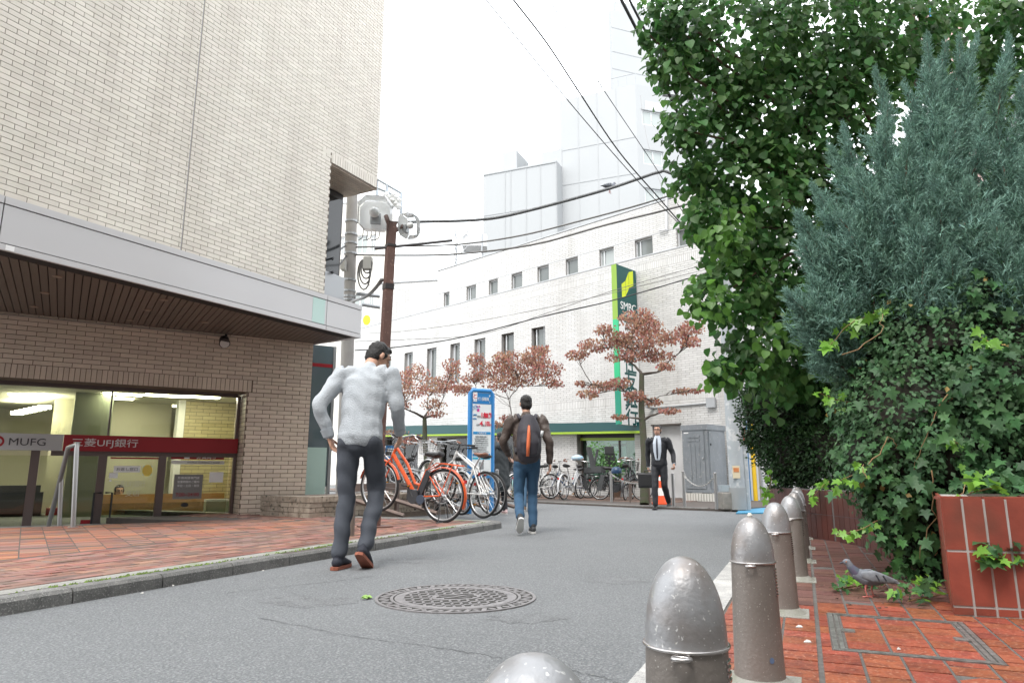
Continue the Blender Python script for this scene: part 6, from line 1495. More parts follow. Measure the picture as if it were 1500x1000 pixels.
def frames(n, tip, nor, jit_t=.5, jit_n=.5):
    """per-leaf axes: tip direction and normal, each with random jitter"""
    t = tip + rng.normal(0, jit_t, (n, 3)); t /= np.linalg.norm(t, axis=1, keepdims=True) + 1e-9
    k = nor + rng.normal(0, jit_n, (n, 3)); k -= t * (k * t).sum(1, keepdims=True); k /= np.linalg.norm(k, axis=1, keepdims=True) + 1e-9
    s = np.cross(t, k); return s, t, k
def leaf_mesh(name, P, S, fr, tmpl, mt):
    V0, F0 = tmpl; n = len(P); s, t, k = fr
    V = P[:, None, :] + S[:, None, None] * (V0[None, :, 0, None] * s[:, None, :] + V0[None, :, 1, None] * t[:, None, :] + V0[None, :, 2, None] * k[:, None, :])
    F = F0[None] + (np.arange(n) * len(V0))[:, None, None]
    return np_mesh(name, V.reshape(-1, 3), F.reshape(-1, 3), mt)
def blobs_px(L): return [(np.array(at(x, y, Y)), r if isinstance(r, tuple) else (r, r, r)) for x, y, Y, r in L]
def blob_points(B, dens, lo=.55, hi=1.0, cull=.55, power=2):
    P = []; N = []
    for i, (c, r) in enumerate(B):
        r = np.array(r); n = int(dens * (r[0] * r[2] + r[0] * r[1]) / 2)
        d = rng.normal(0, 1, (n, 3)); d /= np.linalg.norm(d, axis=1, keepdims=True)
        q = rng.uniform(lo ** power, hi ** power, (n, 1)) ** (1 / power)
        # lumpy surface
        q = q * (1 + .18 * np.sin(d[:, :1] * 7 + i) * np.cos(d[:, 2:3] * 6 + 2 * i))
        p = c + d * q * r; keep = np.ones(n, bool)
        for j, (c2, r2) in enumerate(B):
            if j != i: keep &= (((p - c2) / np.array(r2)) ** 2).sum(1) > cull ** 2
        P.append(p[keep]); N.append(d[keep])
    return np.concatenate(P), np.concatenate(N)
def branch(m, a, b, r0, r1, bend=.12, n=6, seed=None):
    a, b = Vector(a), Vector(b); L_ = (b - a).length
    o = Vector((random.uniform(-1, 1), random.uniform(-1, 1), random.uniform(-.2, .9))) * L_ * bend
    pts = []; rr = []
    for i in range(n + 1):
        t = i / n; p = a.lerp(b, t) + o * math.sin(t * math.pi) + Vector((random.gauss(0, 1), random.gauss(0, 1), random.gauss(0, 1))) * L_ * .012 * (0 < i < n)
        pts.append(p); rr.append(r0 + (r1 - r0) * t)
    m.tube(pts, rr, 6); return pts
bark = mat('grey_brown_bark', (.085, .068, .055), .9, c2=(.05, .042, .036), n=(12, .5, .2), bump=(40, .6)); bark_l = mat('light_bark', (.20, .125, .085), .85, c2=(.13, .085, .06), n=(9, .5, .2), bump=(30, .5))
bark_m = mat('mossy_bark', (.05, .042, .03), .9, c2=(.035, .045, .018), n=(10, .5, .15), bump=(40, .6))
def leaf_objs(parent, mesh_proto, P, S, fr, idx, name='leaf'):
    s, t, k = fr
    for i in idx:
        o = bpy.data.objects.new(name, mesh_proto); COL.objects.link(o); o.parent = parent
        M = Matrix(((s[i][0], t[i][0], k[i][0], P[i][0]), (s[i][1], t[i][1], k[i][1], P[i][1]), (s[i][2], t[i][2], k[i][2], P[i][2]), (0, 0, 0, 1))); M = M @ Matrix.Scale(float(S[i]), 4)
        o.matrix_local = parent_inv(parent) @ M
def parent_inv(p): return Matrix.Translation(p.location).inverted() if p.type == 'EMPTY' else Matrix.Identity(4)
def tmpl_mesh(name, tm, mt): return np_mesh(name, tm[0], tm[1], mt)
def vis_order(P, n, outward=None):
    """the leaves that show largest: in frame, nearest first"""
    d = np.array([proj(p) for p in P]); ok = (d[:, 0] > 5) & (d[:, 0] < 1495) & (d[:, 1] > 5) & (d[:, 1] < 995)
    idx = np.where(ok)[0]; return idx[np.argsort(d[idx, 2])[:n]]
core_m = mat('dark_core_fill', (.012, .016, .008), .95, c2=(.02, .014, .009), n=(14, .5, .2))  # near-black filler colour standing in for the shaded inside of the foliage
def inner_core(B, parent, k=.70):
    """dark opaque core added inside the foliage to block light and close gaps"""
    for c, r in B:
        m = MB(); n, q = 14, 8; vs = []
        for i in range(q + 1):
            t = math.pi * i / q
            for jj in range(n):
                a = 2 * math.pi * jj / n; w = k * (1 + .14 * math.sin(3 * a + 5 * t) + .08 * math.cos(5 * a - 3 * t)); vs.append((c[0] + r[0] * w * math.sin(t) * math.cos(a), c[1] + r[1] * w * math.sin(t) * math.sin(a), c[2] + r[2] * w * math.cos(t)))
        m.add(vs, [(i * n + jj, i * n + (jj + 1) % n, (i + 1) * n + (jj + 1) % n, (i + 1) * n + jj) for i in range(q) for jj in range(n)]); m.build('dark_core', core_m, parent)
# ---------------------------------------------------------------- three small red-leaved street trees
dog_m = mat('red_autumn_leaf', (.29, .135, .10), .55, var=.45, hue=.03, trans=.45, c2=(.30, .19, .125), n=(2.2, .55, .12))
def red_tree(name_label, base, fork, Y, clusters, label, seed, tr=.085):
    random.seed(seed); e = E('street_tree', base, 0, label, 'tree', 'red leaved street trees by the bank')
    fk = at(*fork, Y); m = MB(); pts = [base, base.lerp(fk, .35) + Vector((.03, 0, 0)), base.lerp(fk, .7) + Vector((-.02, .02, 0)), fk]
    m.tube(pts, [tr * 1.25, tr, tr * .9, tr * .72], 10); m.build('trunk', bark_m, e, smooth=60)
    P = []; cs = []
    for (x, y, rx, ry) in clusters:
        c = at(x, y, Y + random.uniform(-.9, .9)); cs.append((c, rx, ry))
    cs_sorted = sorted(range(len(cs)), key=lambda i: (cs[i][0] - fk).length)
    nodes = [(base.lerp(fk, .62), tr * .6), (base.lerp(fk, .8), tr * .6), (fk, tr * .7)]
    for i in cs_sorted:
        c, rx, ry = cs[i]; tgt = c - Vector((0, 0, ry * Y / 1400))
        cand = [nd for nd in nodes if nd[0].z < tgt.z + .1] or nodes
        nd = min(cand, key=lambda q: (q[0] - tgt).length + .35 * max(0, (q[0] - fk).length))
        r0 = max(.012, nd[1] * .72); m = MB(); pp = branch(m, nd[0], tgt, r0, .007, .14); m.build('branch', bark, e, smooth=60)
        for t in (2, 3, 4): nodes.append((pp[t], r0 * (1 - t / 7)))
        for k in range(int(5 + rx / 4)):
            m = MB(); q = pp[random.choice((3, 4, 5, 6))]; en = c + Vector((random.uniform(-1, 1) * rx, random.uniform(-1, 1) * rx, random.uniform(-.5, .8) * ry)) * (Y / 1000); branch(m, q, en, .006, .003, .1, 4); m.build('twig', bark, e)
        n = int(rx * ry * 1.35 + 30); w = Y / 1000
        q = rng.normal(0, 1, (n, 3)); q /= np.linalg.norm(q, axis=1, keepdims=True); q *= rng.uniform(.2, 1.08, (n, 1)) ** .6
        q *= np.array([rx * w * 1.2, rx * w * 1.0, ry * w * 1.15]); q[:, 2] += .10 * ry * w * np.sin(q[:, 0] * 9 + i); P.append(np.array(c) + q)
    P = np.concatenate(P); n = len(P); S = rng.uniform(.05, .095, n)
    fr = frames(n, np.array([[0, 0, -1.0]]), np.array([[0, -.5, .6]]), .42, .7)
    order = np.argsort(P[:, 1]); pi = order[:120]
    rest = np.setdiff1d(np.arange(n), pi)
    o = link('crown', leaf_mesh('crown', P[rest], S[rest], tuple(f[rest] for f in fr), OVAL, dog_m), e); tag(o, kind='stuff')
    leaf_objs(e, tmpl_mesh('leaf', OVAL, dog_m), P, S, fr, pi); return e
red_tree('a', gnd(944, 738, .1), (940, 548), 16.9, [(934, 466, 25, 14), (905, 495, 20, 10), (870, 505, 22, 9), (846, 519, 16, 7), (935, 498, 38, 17), (985, 492, 20, 10), (1010, 480, 18, 10), (1012, 500, 14, 7), (960, 520, 25, 9), (915, 520, 26, 8), (880, 564, 18, 7), (862, 575, 14, 6), (905, 560, 18, 8), (930, 578, 15, 7), (955, 587, 12, 5), (1000, 571, 14, 4), (980, 600, 14, 4), (908, 609, 10, 4), (1020, 570, 8, 3), (950, 478, 22, 12), (885, 482, 14, 8), (975, 535, 12, 5), (850, 560, 8, 4)], 'red leaved tree with mossy trunk in front of the tall green and white sign', 5)
red_tree('b', gnd(755, 731, .1), (757, 628), 19.8, [(697, 525, 12, 10), (720, 541, 28, 13), (755, 530, 28, 16), (785, 521, 20, 14), (802, 540, 20, 13), (770, 551, 30, 11), (735, 560, 26, 10), (692, 552, 16, 8), (812, 560, 12, 7), (745, 612, 12, 6), (762, 622, 14, 7), (795, 511, 10, 8), (675, 570, 15, 7), (726, 620, 12, 5), (735, 522, 12, 8)], 'red leaved tree above the blue parking sign', 6, .09)
red_tree('c', gnd(626, 727, .1), (622, 612), 22.0, [(585, 555, 18, 12), (610, 545, 18, 13), (600, 570, 28, 11), (635, 565, 22, 12), (662, 537, 12, 12), (650, 560, 18, 12), (676, 566, 14, 7), (585, 590, 15, 8), (635, 590, 16, 8), (574, 580, 10, 8), (580, 632, 16, 5), (612, 640, 16, 5), (640, 605, 12, 5), (600, 645, 12, 4)], 'red leaved tree nearest the brown lamp post', 8, .09)
# ---------------------------------------------------------------- potted green plant by the bank window
pp_ = gnd(890, 729, .09) + Vector((.3, .6, 0)); e = E('potted_plant', pp_, 0, 'leafy green potted plant in front of the blinded bank window', 'plant')
m = MB(); m.lathe([(.16, 0), (.2, .3), (.22, .32), (.2, .34)], pp_, 16); m.build('pot', mat('brown_pot', (.16, .10, .07), .7), e)
for k in range(7): m = MB(); branch(m, pp_ + Vector((0, 0, .3)), at(random.uniform(872, 905), random.uniform(652, 690), pp_.y), .012, .005, .1); m.build('stem', bark, e)
B = blobs_px([(875, 660, pp_.y, .28), (890, 668, pp_.y, .35), (900, 680, pp_.y - .2, .3), (882, 676, pp_.y, .25), (905, 690, pp_.y - .3, .22), (872, 655, pp_.y, .16)])
P, N = blob_points(B, 1100, .2, 1.0, .0); n = len(P); S = rng.uniform(.06, .13, n)
tag(link('foliage', leaf_mesh('foliage', P, S, frames(n, N + np.array([[0, 0, -.4]]), np.array([[0, -.4, .8]]), .4, .6), OVAL, mat('plant_leaf', (.10, .22, .07), .5, var=.35, trans=.3)), e), kind='stuff')
# ---------------------------------------------------------------- the big broadleaf tree
big_m = mat('broad_leaf', (.048, .118, .032), .48, spec=.35, var=.36, hue=.02, trans=.42, c2=(.075, .165, .042), n=(1.4, .55, .15))
young_m = mat('young_leaf', (.09, .20, .035), .45, var=.25, trans=.45)
BT = [(1010, 40, 7.6, .45), (1085, 60, 7.9, .85), (1180, 40, 8.1, .9), (1280, 50, 8.3, .95), (1235, 110, 8.2, .6), (1440, 45, 8.8, .75), (1500, 60, 8.8, .8), (1330, 60, 8.6, .55), (1045, 150, 7.9, .55), (1120, 165, 8.1, .85), (1220, 190, 8.3, .85), (1060, 255, 8.0, .5), (1130, 280, 8.1, .75), (1210, 300, 8.3, .65), (1088, 335, 7.9, .45), (1150, 400, 8.1, .65), (1075, 420, 7.7, .40), (1042, 432, 7.5, .25), (1120, 470, 8.0, .55), (1200, 420, 8.4, .65), (1160, 530, 8.3, .5), (1105, 525, 7.9, .35), (1085, 548, 7.7, .22), (1052, 548, 7.5, .14), (1230, 500, 8.4, .55), (1460, 150, 8.9, .6), (1300, 330, 8.9, .7), (1500, 260, 8.9, .6), (965, 25, 7.4, .26), (985, 95, 7.5, .28), (1000, 190, 7.6, .28), (1012, 260, 7.7, .22), (1030, 320, 7.7, .26), (1060, 375, 7.7, .22), (1210, 570, 8.6, .5), (1300, 420, 8.9, .6), (1350, 250, 9.2, .45), (1040, 360, 7.7, .16), (950, 50, 7.4, .14), (1390, 110, 9.0, .4)]
B = blobs_px(BT); tb_ = at(1300, 760, 9.6); tb_.z = .3
bt = E('broadleaf_tree', tb_, 0, 'large dark green broadleaf tree filling the upper right', 'tree')
m = MB(); fk = at(1335, 330, 9.3); m.tube([tb_, tb_.lerp(fk, .5) + Vector((.1, 0, 0)), fk], [.17, .14, .12], 10); m.build('trunk', bark, bt, smooth=60)
m = MB(); m.tube([fk, at(1342, 180, 9.0), at(1345, 90, 8.9), at(1335, 20, 8.8), at(1320, -40, 8.8)], [.07, .06, .055, .045, .03], 8); m.build('limb', bark_l, bt, smooth=60)
m = MB(); m.tube([at(1344, 60, 8.85), at(1356, 25, 8.8), at(1362, -20, 8.7)], [.03, .026, .02], 8); m.build('limb', bark_l, bt, smooth=60)
for (c, r) in B[::2]: m = MB(); branch(m, fk, Vector(c), .045, .012, .08); m.build('branch', bark_l, bt, smooth=60)
P, N = blob_points(B, 2500, .42, 1.06, .42)
g_ = np.sin(P[:, 0] * 5.3 + 1.7 * np.sin(P[:, 2] * 3.1)) * np.sin(P[:, 2] * 5.9 + 1.3 * np.sin(P[:, 1] * 4.2)) + .55 * np.sin(P[:, 0] * 11.1 + P[:, 2] * 7.7) * np.sin(P[:, 1] * 9.3)
kp_ = g_ + rng.normal(0, .22, len(P)) > -.36; P = P[kp_]; N = N[kp_]; n = len(P)      # light gaps between the sprays
yl = rng.random(n) < .05; S = rng.uniform(.055, .115, n)
fr = frames(n, N * .5 + np.array([[0, 0, -.9]]), N * .6 + np.array([[0, -.45, .55]]), .38, .45)
P3, N3 = blob_points(B, 420, .95, 1.42, .85); P = np.concatenate([P, P3]); N = np.concatenate([N, N3]); S = np.concatenate([S, rng.uniform(.06, .115, len(P3))]); n = len(P)
fr = frames(n, N * .5 + np.array([[0, 0, -.9]]), N * .6 + np.array([[0, -.45, .55]]), .42, .5)
pick = vis_order(P, 260); rest = np.setdiff1d(np.arange(n), pick)
o = link('crown', leaf_mesh('crown', P[rest], S[rest], tuple(f[rest] for f in fr), HEART, big_m), bt); tag(o, kind='stuff')
leaf_objs(bt, tmpl_mesh('leaf', HEART, big_m), P, S, fr, pick)
B2 = blobs_px([(1036, 440, 7.25, .20), (1085, 305, 7.3, .16), (1060, 345, 7.3, .18), (1022, 455, 7.3, .12), (1048, 545, 7.3, .12), (1075, 360, 7.35, .15), (1130, 500, 7.4, .2), (1150, 470, 7.6, .15)])
P, N = blob_points([(c, tuple(q * 1.5 for q in r)) for c, r in B2], 420, .3, 1.05, 0); n = len(P); S = rng.uniform(.06, .11, n)
tag(link('young_leaves', leaf_mesh('young_leaves', P, S, frames(n, N * .5 + np.array([[0, 0, -.9]]), np.array([[0, -.6, .4]]), .35, .4), HEART, young_m), bt), kind='stuff')
# ---------------------------------------------------------------- dark evergreen shrubs behind the bollards
sh_m = mat('evergreen_leaf', (.026, .062, .02), .5, spec=.3, var=.45, hue=.015, trans=.15)
B = blobs_px([(1112, 600, 9.6, .34), (1150, 610, 9.3, .55), (1210, 600, 8.9, .6), (1105, 575, 9.7, .2), (1125, 655, 9.4, .26), (1170, 665, 9.0, .5), (1235, 655, 8.4, .6), (1240, 590, 8.6, .6), (1190, 560, 9.0, .5), (1100, 640, 9.6, .15), (1150, 690, 9.2, .25)])
sb0 = at(1180, 740, 9.4); sb0.z = .6
sh = E('evergreen_shrub', sb0, 0, 'dark small leaved evergreen shrub behind the bollards and grey pole', 'shrub')
for (c, r) in B: m = MB(); branch(m, sb0, Vector(c), .03, .008, .1); m.build('stem', bark, sh)
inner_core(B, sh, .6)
P, N = blob_points(B, 17000, .45, 1.08, .4); n = len(P); S = rng.uniform(.028, .055, n)
tag(link('foliage', leaf_mesh('foliage', P, S, frames(n, N, np.array([[0, -.3, .8]]) + N * .4, .5, .5), OVAL, sh_m), sh), kind='stuff')
# ---------------------------------------------------------------- blue-grey juniper
jun_m = mat('blue_juniper', (.195, .325, .275), .7, spec=.2, var=.5, hue=.022, c2=(.15, .26, .195), n=(5, .5, .2), trans=.12)
def spray_template(seed, nt=15, L_=1.0):
    g = np.random.default_rng(seed); V = []; F = []
    def blade(a, b, w, nrm):
        d = b - a; d = d / (np.linalg.norm(d) + 1e-9); s = np.cross(d, nrm); s = s / (np.linalg.norm(s) + 1e-9) * w; i = len(V); V.extend([a - s, a + s, b]); F.append((i, i + 1, i + 2))
    ax = lambda t: np.array([.04 * math.sin(t * 3), t, .06 * t * t])
    for i in range(6): blade(ax(i / 6), ax((i + 1.5) / 6), .016, g.normal(0, 1, 3))
    for i in range(nt):
        t = .05 + .93 * i / nt; a = ax(t); ln = (.42 * (1 - t) ** .7 + .10) * g.uniform(.7, 1.15); ph = g.uniform(0, 6.283); d = np.array([math.cos(ph) * .62, .82, math.sin(ph) * .62]); d /= np.linalg.norm(d)
        b = a + d * ln; blade(a, b, .013, g.normal(0, 1, 3))
        k = int(3 + ln * 14)
        for j in range(k):
            tt = .15 + .85 * j / k; q = a + (b - a) * tt; dd = d + g.normal(0, .55, 3); dd /= np.linalg.norm(dd); blade(q, q + dd * g.uniform(.07, .15), .011, g.normal(0, 1, 3))
    return np.array(V), np.array(F)
SPR = [spray_template(s, 17) for s in range(3)]
stems = [((1358, 62), (1350, 420), 5.3, 5.3), ((1385, 70), (1360, 360), 5.5, 5.35), ((1405, 62), (1375, 360), 5.6, 5.4), ((1430, 60), (1395, 330), 5.7, 5.4), ((1478, 62), (1470, 420), 5.1, 5.1), ((1498, 120), (1480, 420), 5.3, 5.2), ((1283, 112), (1320, 420), 5.5, 5.35), ((1300, 160), (1330, 430), 5.3, 5.3), ((1237, 195), (1300, 460), 5.4, 5.35), ((1218, 222), (1290, 440), 5.5, 5.4), ((1195, 280), (1280, 470), 5.4, 5.3), ((1172, 322), (1270, 480), 5.3, 5.3), ((1180, 360), (1260, 500), 5.2, 5.3), ((1192, 415), (1270, 530), 5.1, 5.3), ((1160, 437), (1255, 530), 5.0, 5.3), ((1170, 460), (1250, 545), 5.1, 5.3), ((1185, 500), (1260, 560), 5.1, 5.3), ((1330, 190), (1350, 450), 5.0, 5.1), ((1400, 190), (1400, 450), 5.0, 5.1), ((1325, 130), (1340, 400), 5.5, 5.35), ((1440, 170), (1440, 460), 4.9, 5.0), ((1260, 260), (1310, 470), 5.1, 5.2), ((1370, 250), (1370, 460), 4.85, 5.0), ((1500, 230), (1480, 470), 4.8, 4.9), ((1420, 280), (1430, 480), 4.75, 4.9), ((1300, 290), (1330, 480), 4.95, 5.1), ((1230, 320), (1290, 490), 5.1, 5.2), ((1460, 330), (1470, 500), 4.65, 4.8), ((1340, 330), (1350, 500), 4.85, 5.0), ((1530, 100), (1500, 420), 5.2, 5.2), ((1395, 380), (1400, 500), 4.7, 4.9), ((1500, 380), (1500, 520), 4.6, 4.7)]
jb = at(1400, 760, 5.5); jb.z = .5
ju = E('juniper_tree', jb, 0, 'feathery blue grey juniper rising above the ivy', 'tree')
m = MB(); m.tube([jb, at(1390, 560, 5.4), at(1370, 380, 5.35)], [.09, .07, .04], 8); m.build('trunk', bark, ju, smooth=60)
SP = [[], [], []]; 
for (tp, bs, Yt, Yb) in stems:
    a, b = at(*bs, Yb), at(*tp, Yt); m = MB(); pts = branch(m, a, b, .016, .004, .05, 8); m.build('stem', bark_l, ju)
    L_ = (b - a).length; n = int(46 * L_ + 22)
    for i in range(n):
        t = (i + random.random()) / n; f = t * 8; k = min(int(f), 7); p = pts[k].lerp(pts[k + 1], f - k); d = (pts[k + 1] - pts[k]).normalized()
        ln = min((.10 + .40 * (1 - t) ** .8) * (.5 + .5 * min(1, L_)), .42) * random.uniform(.7, 1.15)
        ph = random.uniform(0, 6.283); o1 = d.orthogonal().normalized(); rad = Matrix.Rotation(ph, 3, d) @ o1; sp_ = .62 * (1 - t) + .16
        dirn = (d + rad * sp_ + Vector((0, 0, .22))).normalized(); SP[random.randrange(3)].append((p, dirn, ln))
    SP[0].append((pts[-1] - (pts[-1] - pts[-2]).normalized() * .02, (b - a).normalized(), .14))
V = []; F = []; off_ = 0
for k in range(3):
    V0, F0 = SPR[k]; A = SP[k]; n = len(A); P = np.array([x[0] for x in A]); D = np.array([x[1] for x in A]); S = np.array([x[2] for x in A])
    fr = frames(n, D, rng.normal(0, 1, (n, 3)), .02, .5); s, t, kk = fr
    W = P[:, None, :] + S[:, None, None] * (V0[None, :, 0, None] * s[:, None, :] + V0[None, :, 1, None] * t[:, None, :] + V0[None, :, 2, None] * kk[:, None, :])
    F.append((F0[None] + (np.arange(n) * len(V0))[:, None, None]).reshape(-1, 3) + off_); V.append(W.reshape(-1, 3)); off_ += n * len(V0)
tag(link('foliage', np_mesh('foliage', np.concatenate(V), np.concatenate(F), jun_m), ju), kind='stuff')
# ---------------------------------------------------------------- ivy and creeping fig over the planter
fig_m = mat('creeper_leaf', (.050, .108, .048), .55, spec=.25, var=.40, hue=.015, trans=.15, c2=(.055, .12, .045), n=(3, .55, .15)); ivy_m = mat('ivy_leaf', (.036, .092, .036), .5, spec=.3, var=.45, hue=.012, trans=.15, c2=(.05, .13, .035), n=(2.5, .55, .15)); ivy_y = mat('young_ivy_leaf', (.17, .36, .05), .42, var=.25, trans=.35)
BI = [(1305, 500, 5.3, .40), (1370, 520, 5.15, .55), (1465, 520, 5.0, .55), (1305, 590, 5.2, .38), (1350, 620, 5.0, .55), (1450, 620, 4.8, .55), (1300, 685, 5.0, .36), (1330, 745, 4.95, .27), (1345, 800, 4.95, .19), (1400, 670, 4.75, .38), (1490, 670, 4.6, .40), (1275, 545, 5.4, .27), (1268, 625, 5.3, .2), (1320, 440, 5.35, .35), (1420, 450, 5.1, .45), (1500, 590, 4.6, .45), (1275, 470, 5.4, .22), (1300, 740, 5.0, .16), (1500, 460, 4.9, .4)]
B = blobs_px(BI); ib = at(1345, 860, 4.9); ib.z = ZR
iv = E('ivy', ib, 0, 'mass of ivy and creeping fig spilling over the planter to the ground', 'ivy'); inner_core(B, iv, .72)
P, N = blob_points(B, 17000, .62, 1.08, .70); n = len(P); S = rng.uniform(.026, .050, n)
tag(link('creeper_foliage', leaf_mesh('creeper_foliage', P, S, frames(n, N * .3 + np.array([[0, 0, -.7]]), N + np.array([[0, -.25, .35]]), .5, .35), OVAL, fig_m), iv), kind='stuff')
P, N = blob_points(B, 520, .9, 1.14, .88); n = len(P); S = rng.uniform(.035, .11, n)
B3 = blobs_px([(1310, 720, 4.85, .25), (1330, 780, 4.8, .22), (1345, 830, 4.8, .14), (1295, 680, 4.9, .2), (1420, 700, 4.55, .2), (1480, 710, 4.4, .25), (1400, 640, 4.55, .25), (1460, 560, 4.5, .3), (1490, 630, 4.4, .25), (1345, 700, 4.7, .25), (1270, 770, 4.8, .05)])
P2, N2 = blob_points(B3, 1500, .6, 1.1, .4); P = np.concatenate([P, P2]); N = np.concatenate([N, N2]); n = len(P); S = np.concatenate([S, rng.uniform(.05, .09, len(P2))])
fr = frames(n, N * .35 + np.array([[0, 0, -.8]]), N + np.array([[0, -.5, .25]]), .40, .30)
pick = vis_order(P, 270); rest = np.setdiff1d(np.arange(n), pick)
tag(link('ivy_foliage', leaf_mesh('ivy_foliage', P[rest], S[rest], tuple(f[rest] for f in fr), IVY, ivy_m), iv), kind='stuff')
leaf_objs(iv, tmpl_mesh('leaf', IVY, ivy_m), P, S, fr, pick)
P4, N4 = blob_points(B, 70, 1.0, 1.1, .95); n4 = len(P4)
tag(link('dead_leaves', leaf_mesh('dead_leaves', P4, rng.uniform(.03, .06, n4), frames(n4, np.array([[0, 0, -1.0]]), N4 + np.array([[0, -.4, .3]]), .5, .4), OVAL, mat('yellowed_leaf', (.30, .20, .06), .6, var=.4, trans=.3)), iv), kind='stuff')
# young lime-green shoots
shoots = [((1300, 455), (1205, 515), 4.95, .10, 26), ((1430, 490), (1455, 510), 4.35, .07, 9), ((1290, 690), (1225, 718), 4.75, .07, 12), ((1290, 760), (1222, 785), 4.7, .06, 12), ((1265, 680), (1270, 700), 4.6, .05, 6), ((1420, 690), (1400, 735), 4.15, .06, 7), ((1390, 640), (1405, 650), 4.4, .06, 8), ((1250, 590), (1200, 575), 5.0, .06, 12), ((1130, 690), (1115, 735), 8.4, .1, 14), ((1215, 705), (1185, 735), 7.6, .1, 14)]
yp = []; ys = []
for (a, b, Y, s, k) in shoots:
    p, q = at(*a, Y + .15), at(*b, Y - .05); m = MB(); pts = branch(m, p, q, .004, .002, .12, 6); m.build('shoot', mat('vine_stem', (.22, .13, .06), .8), iv)
    for i in range(k): t = random.random() * .98; f = t * 6; z = pts[int(f)].lerp(pts[min(int(f) + 1, 6)], f - int(f)); yp.append(np.array(z) + rng.normal(0, .028, 3)); ys.append(s * random.uniform(.55, 1.1))
yp = np.array(yp); ys = np.array(ys); n = len(yp)
fr = frames(n, np.array([[-.5, -.1, -.6]]), np.array([[0, -.8, .5]]), .45, .4)
leaf_objs(iv, tmpl_mesh('leaf', IVY, ivy_y), yp, ys, fr, range(n), 'young_leaf')
for pts in ([(1385, 580), (1350, 640), (1345, 700)], [(1392, 578), (1372, 600)], [(1270, 680), (1300, 640), (1330, 660)], [(1377, 745), (1378, 800), (1370, 815)], [(1395, 700), (1420, 712), (1460, 708)], [(1240, 520), (1290, 480), (1300, 455)], [(1365, 690), (1360, 760), (1355, 830)]):
    q = [at(x, y, 4.5 + .05 * i) for i, (x, y) in enumerate(pts)]; P_ = []
    for i in range(len(q) - 1):
        for t in range(5): P_.append(q[i].lerp(q[i + 1], t / 5) + Vector((random.gauss(0, .012), random.gauss(0, .01), random.gauss(0, .008))) + Vector((.03 * math.sin((i + t / 5) * 2.4), 0, 0)))
    m = MB(); m.tube(P_, [.0042 - .0025 * k / len(P_) for k in range(len(P_))], 6); m.build('vine_stem', mat('vine_stem', (.22, .13, .06), .8), iv, smooth=True)
# sprigs on the ground and over the tiled planter
def sprig(pts, Y, n, s, lab, spread, z=None):
    P0 = [gnd(x, y, ZR + .02) if z is None else at(x, y, Y) for x, y in pts]; e = E('ivy_sprig', P0[0], 0, lab, 'ivy', 'loose ivy sprigs')
    m = MB(); m.tube(P0, .004, 5); m.build('vine_stem', mat('vine_stem', (.22, .13, .06), .8), e)
    P = []; 
    for i in range(n): t = random.random() * (len(P0) - 1.001); k = int(t); P.append(np.array(P0[k].lerp(P0[k + 1], t - k)) + np.array([random.gauss(0, spread), random.gauss(0, spread), abs(random.gauss(.03, .03))]))
    P = np.array(P); S = rng.uniform(.6, 1.15, n) * s; fr = frames(n, np.array([[-.6, -.6, .1]]), np.array([[-.1, -.6, 1.0]]), .6, .35)
    h = n // 3; leaf_objs(e, tmpl_mesh('leaf', IVY, ivy_m), P, S, fr, range(h, n)); leaf_objs(e, tmpl_mesh('leaf', IVY, ivy_y), P, S, fr, range(h), 'young_leaf')
sprig([(1285, 852), (1255, 858), (1225, 862)], 0, 44, .055, 'green ivy sprig on the tiles beside the pigeon', .05)
sprig([(1390, 868), (1355, 874), (1330, 880)], 0, 40, .065, 'ivy sprig on the tiles at the corner of the red planter', .045)
sprig([(1510, 815), (1470, 822), (1432, 834)], 3.6, 22, .075, 'ivy sprig hanging across the face of the red tiled planter', .03, 1)
sprig([(1420, 722), (1450, 715), (1500, 728)], 3.75, 26, .075, 'ivy trailing over the top edge of the red planter', .05, 1)
# leaf litter at the foot of the ivy
m = MB()
for k in range(260):
    p = gnd(random.gauss(1330, 45), random.gauss(857, 14), ZR + .003); a = random.uniform(0, 6.28); r = random.uniform(.006, .018); m.add([p + Vector((r * math.cos(a + q), r * .6 * math.sin(a + q), random.uniform(0, .008))) for q in (0, 1.6, 3.1, 4.7)], [(0, 1, 2, 3)])
tag(m.build('leaf_litter', mat('leaf_litter', (.07, .045, .03), .9, var=.5)), 'brown leaf litter on the tiles under the ivy', 'litter', kind='stuff')
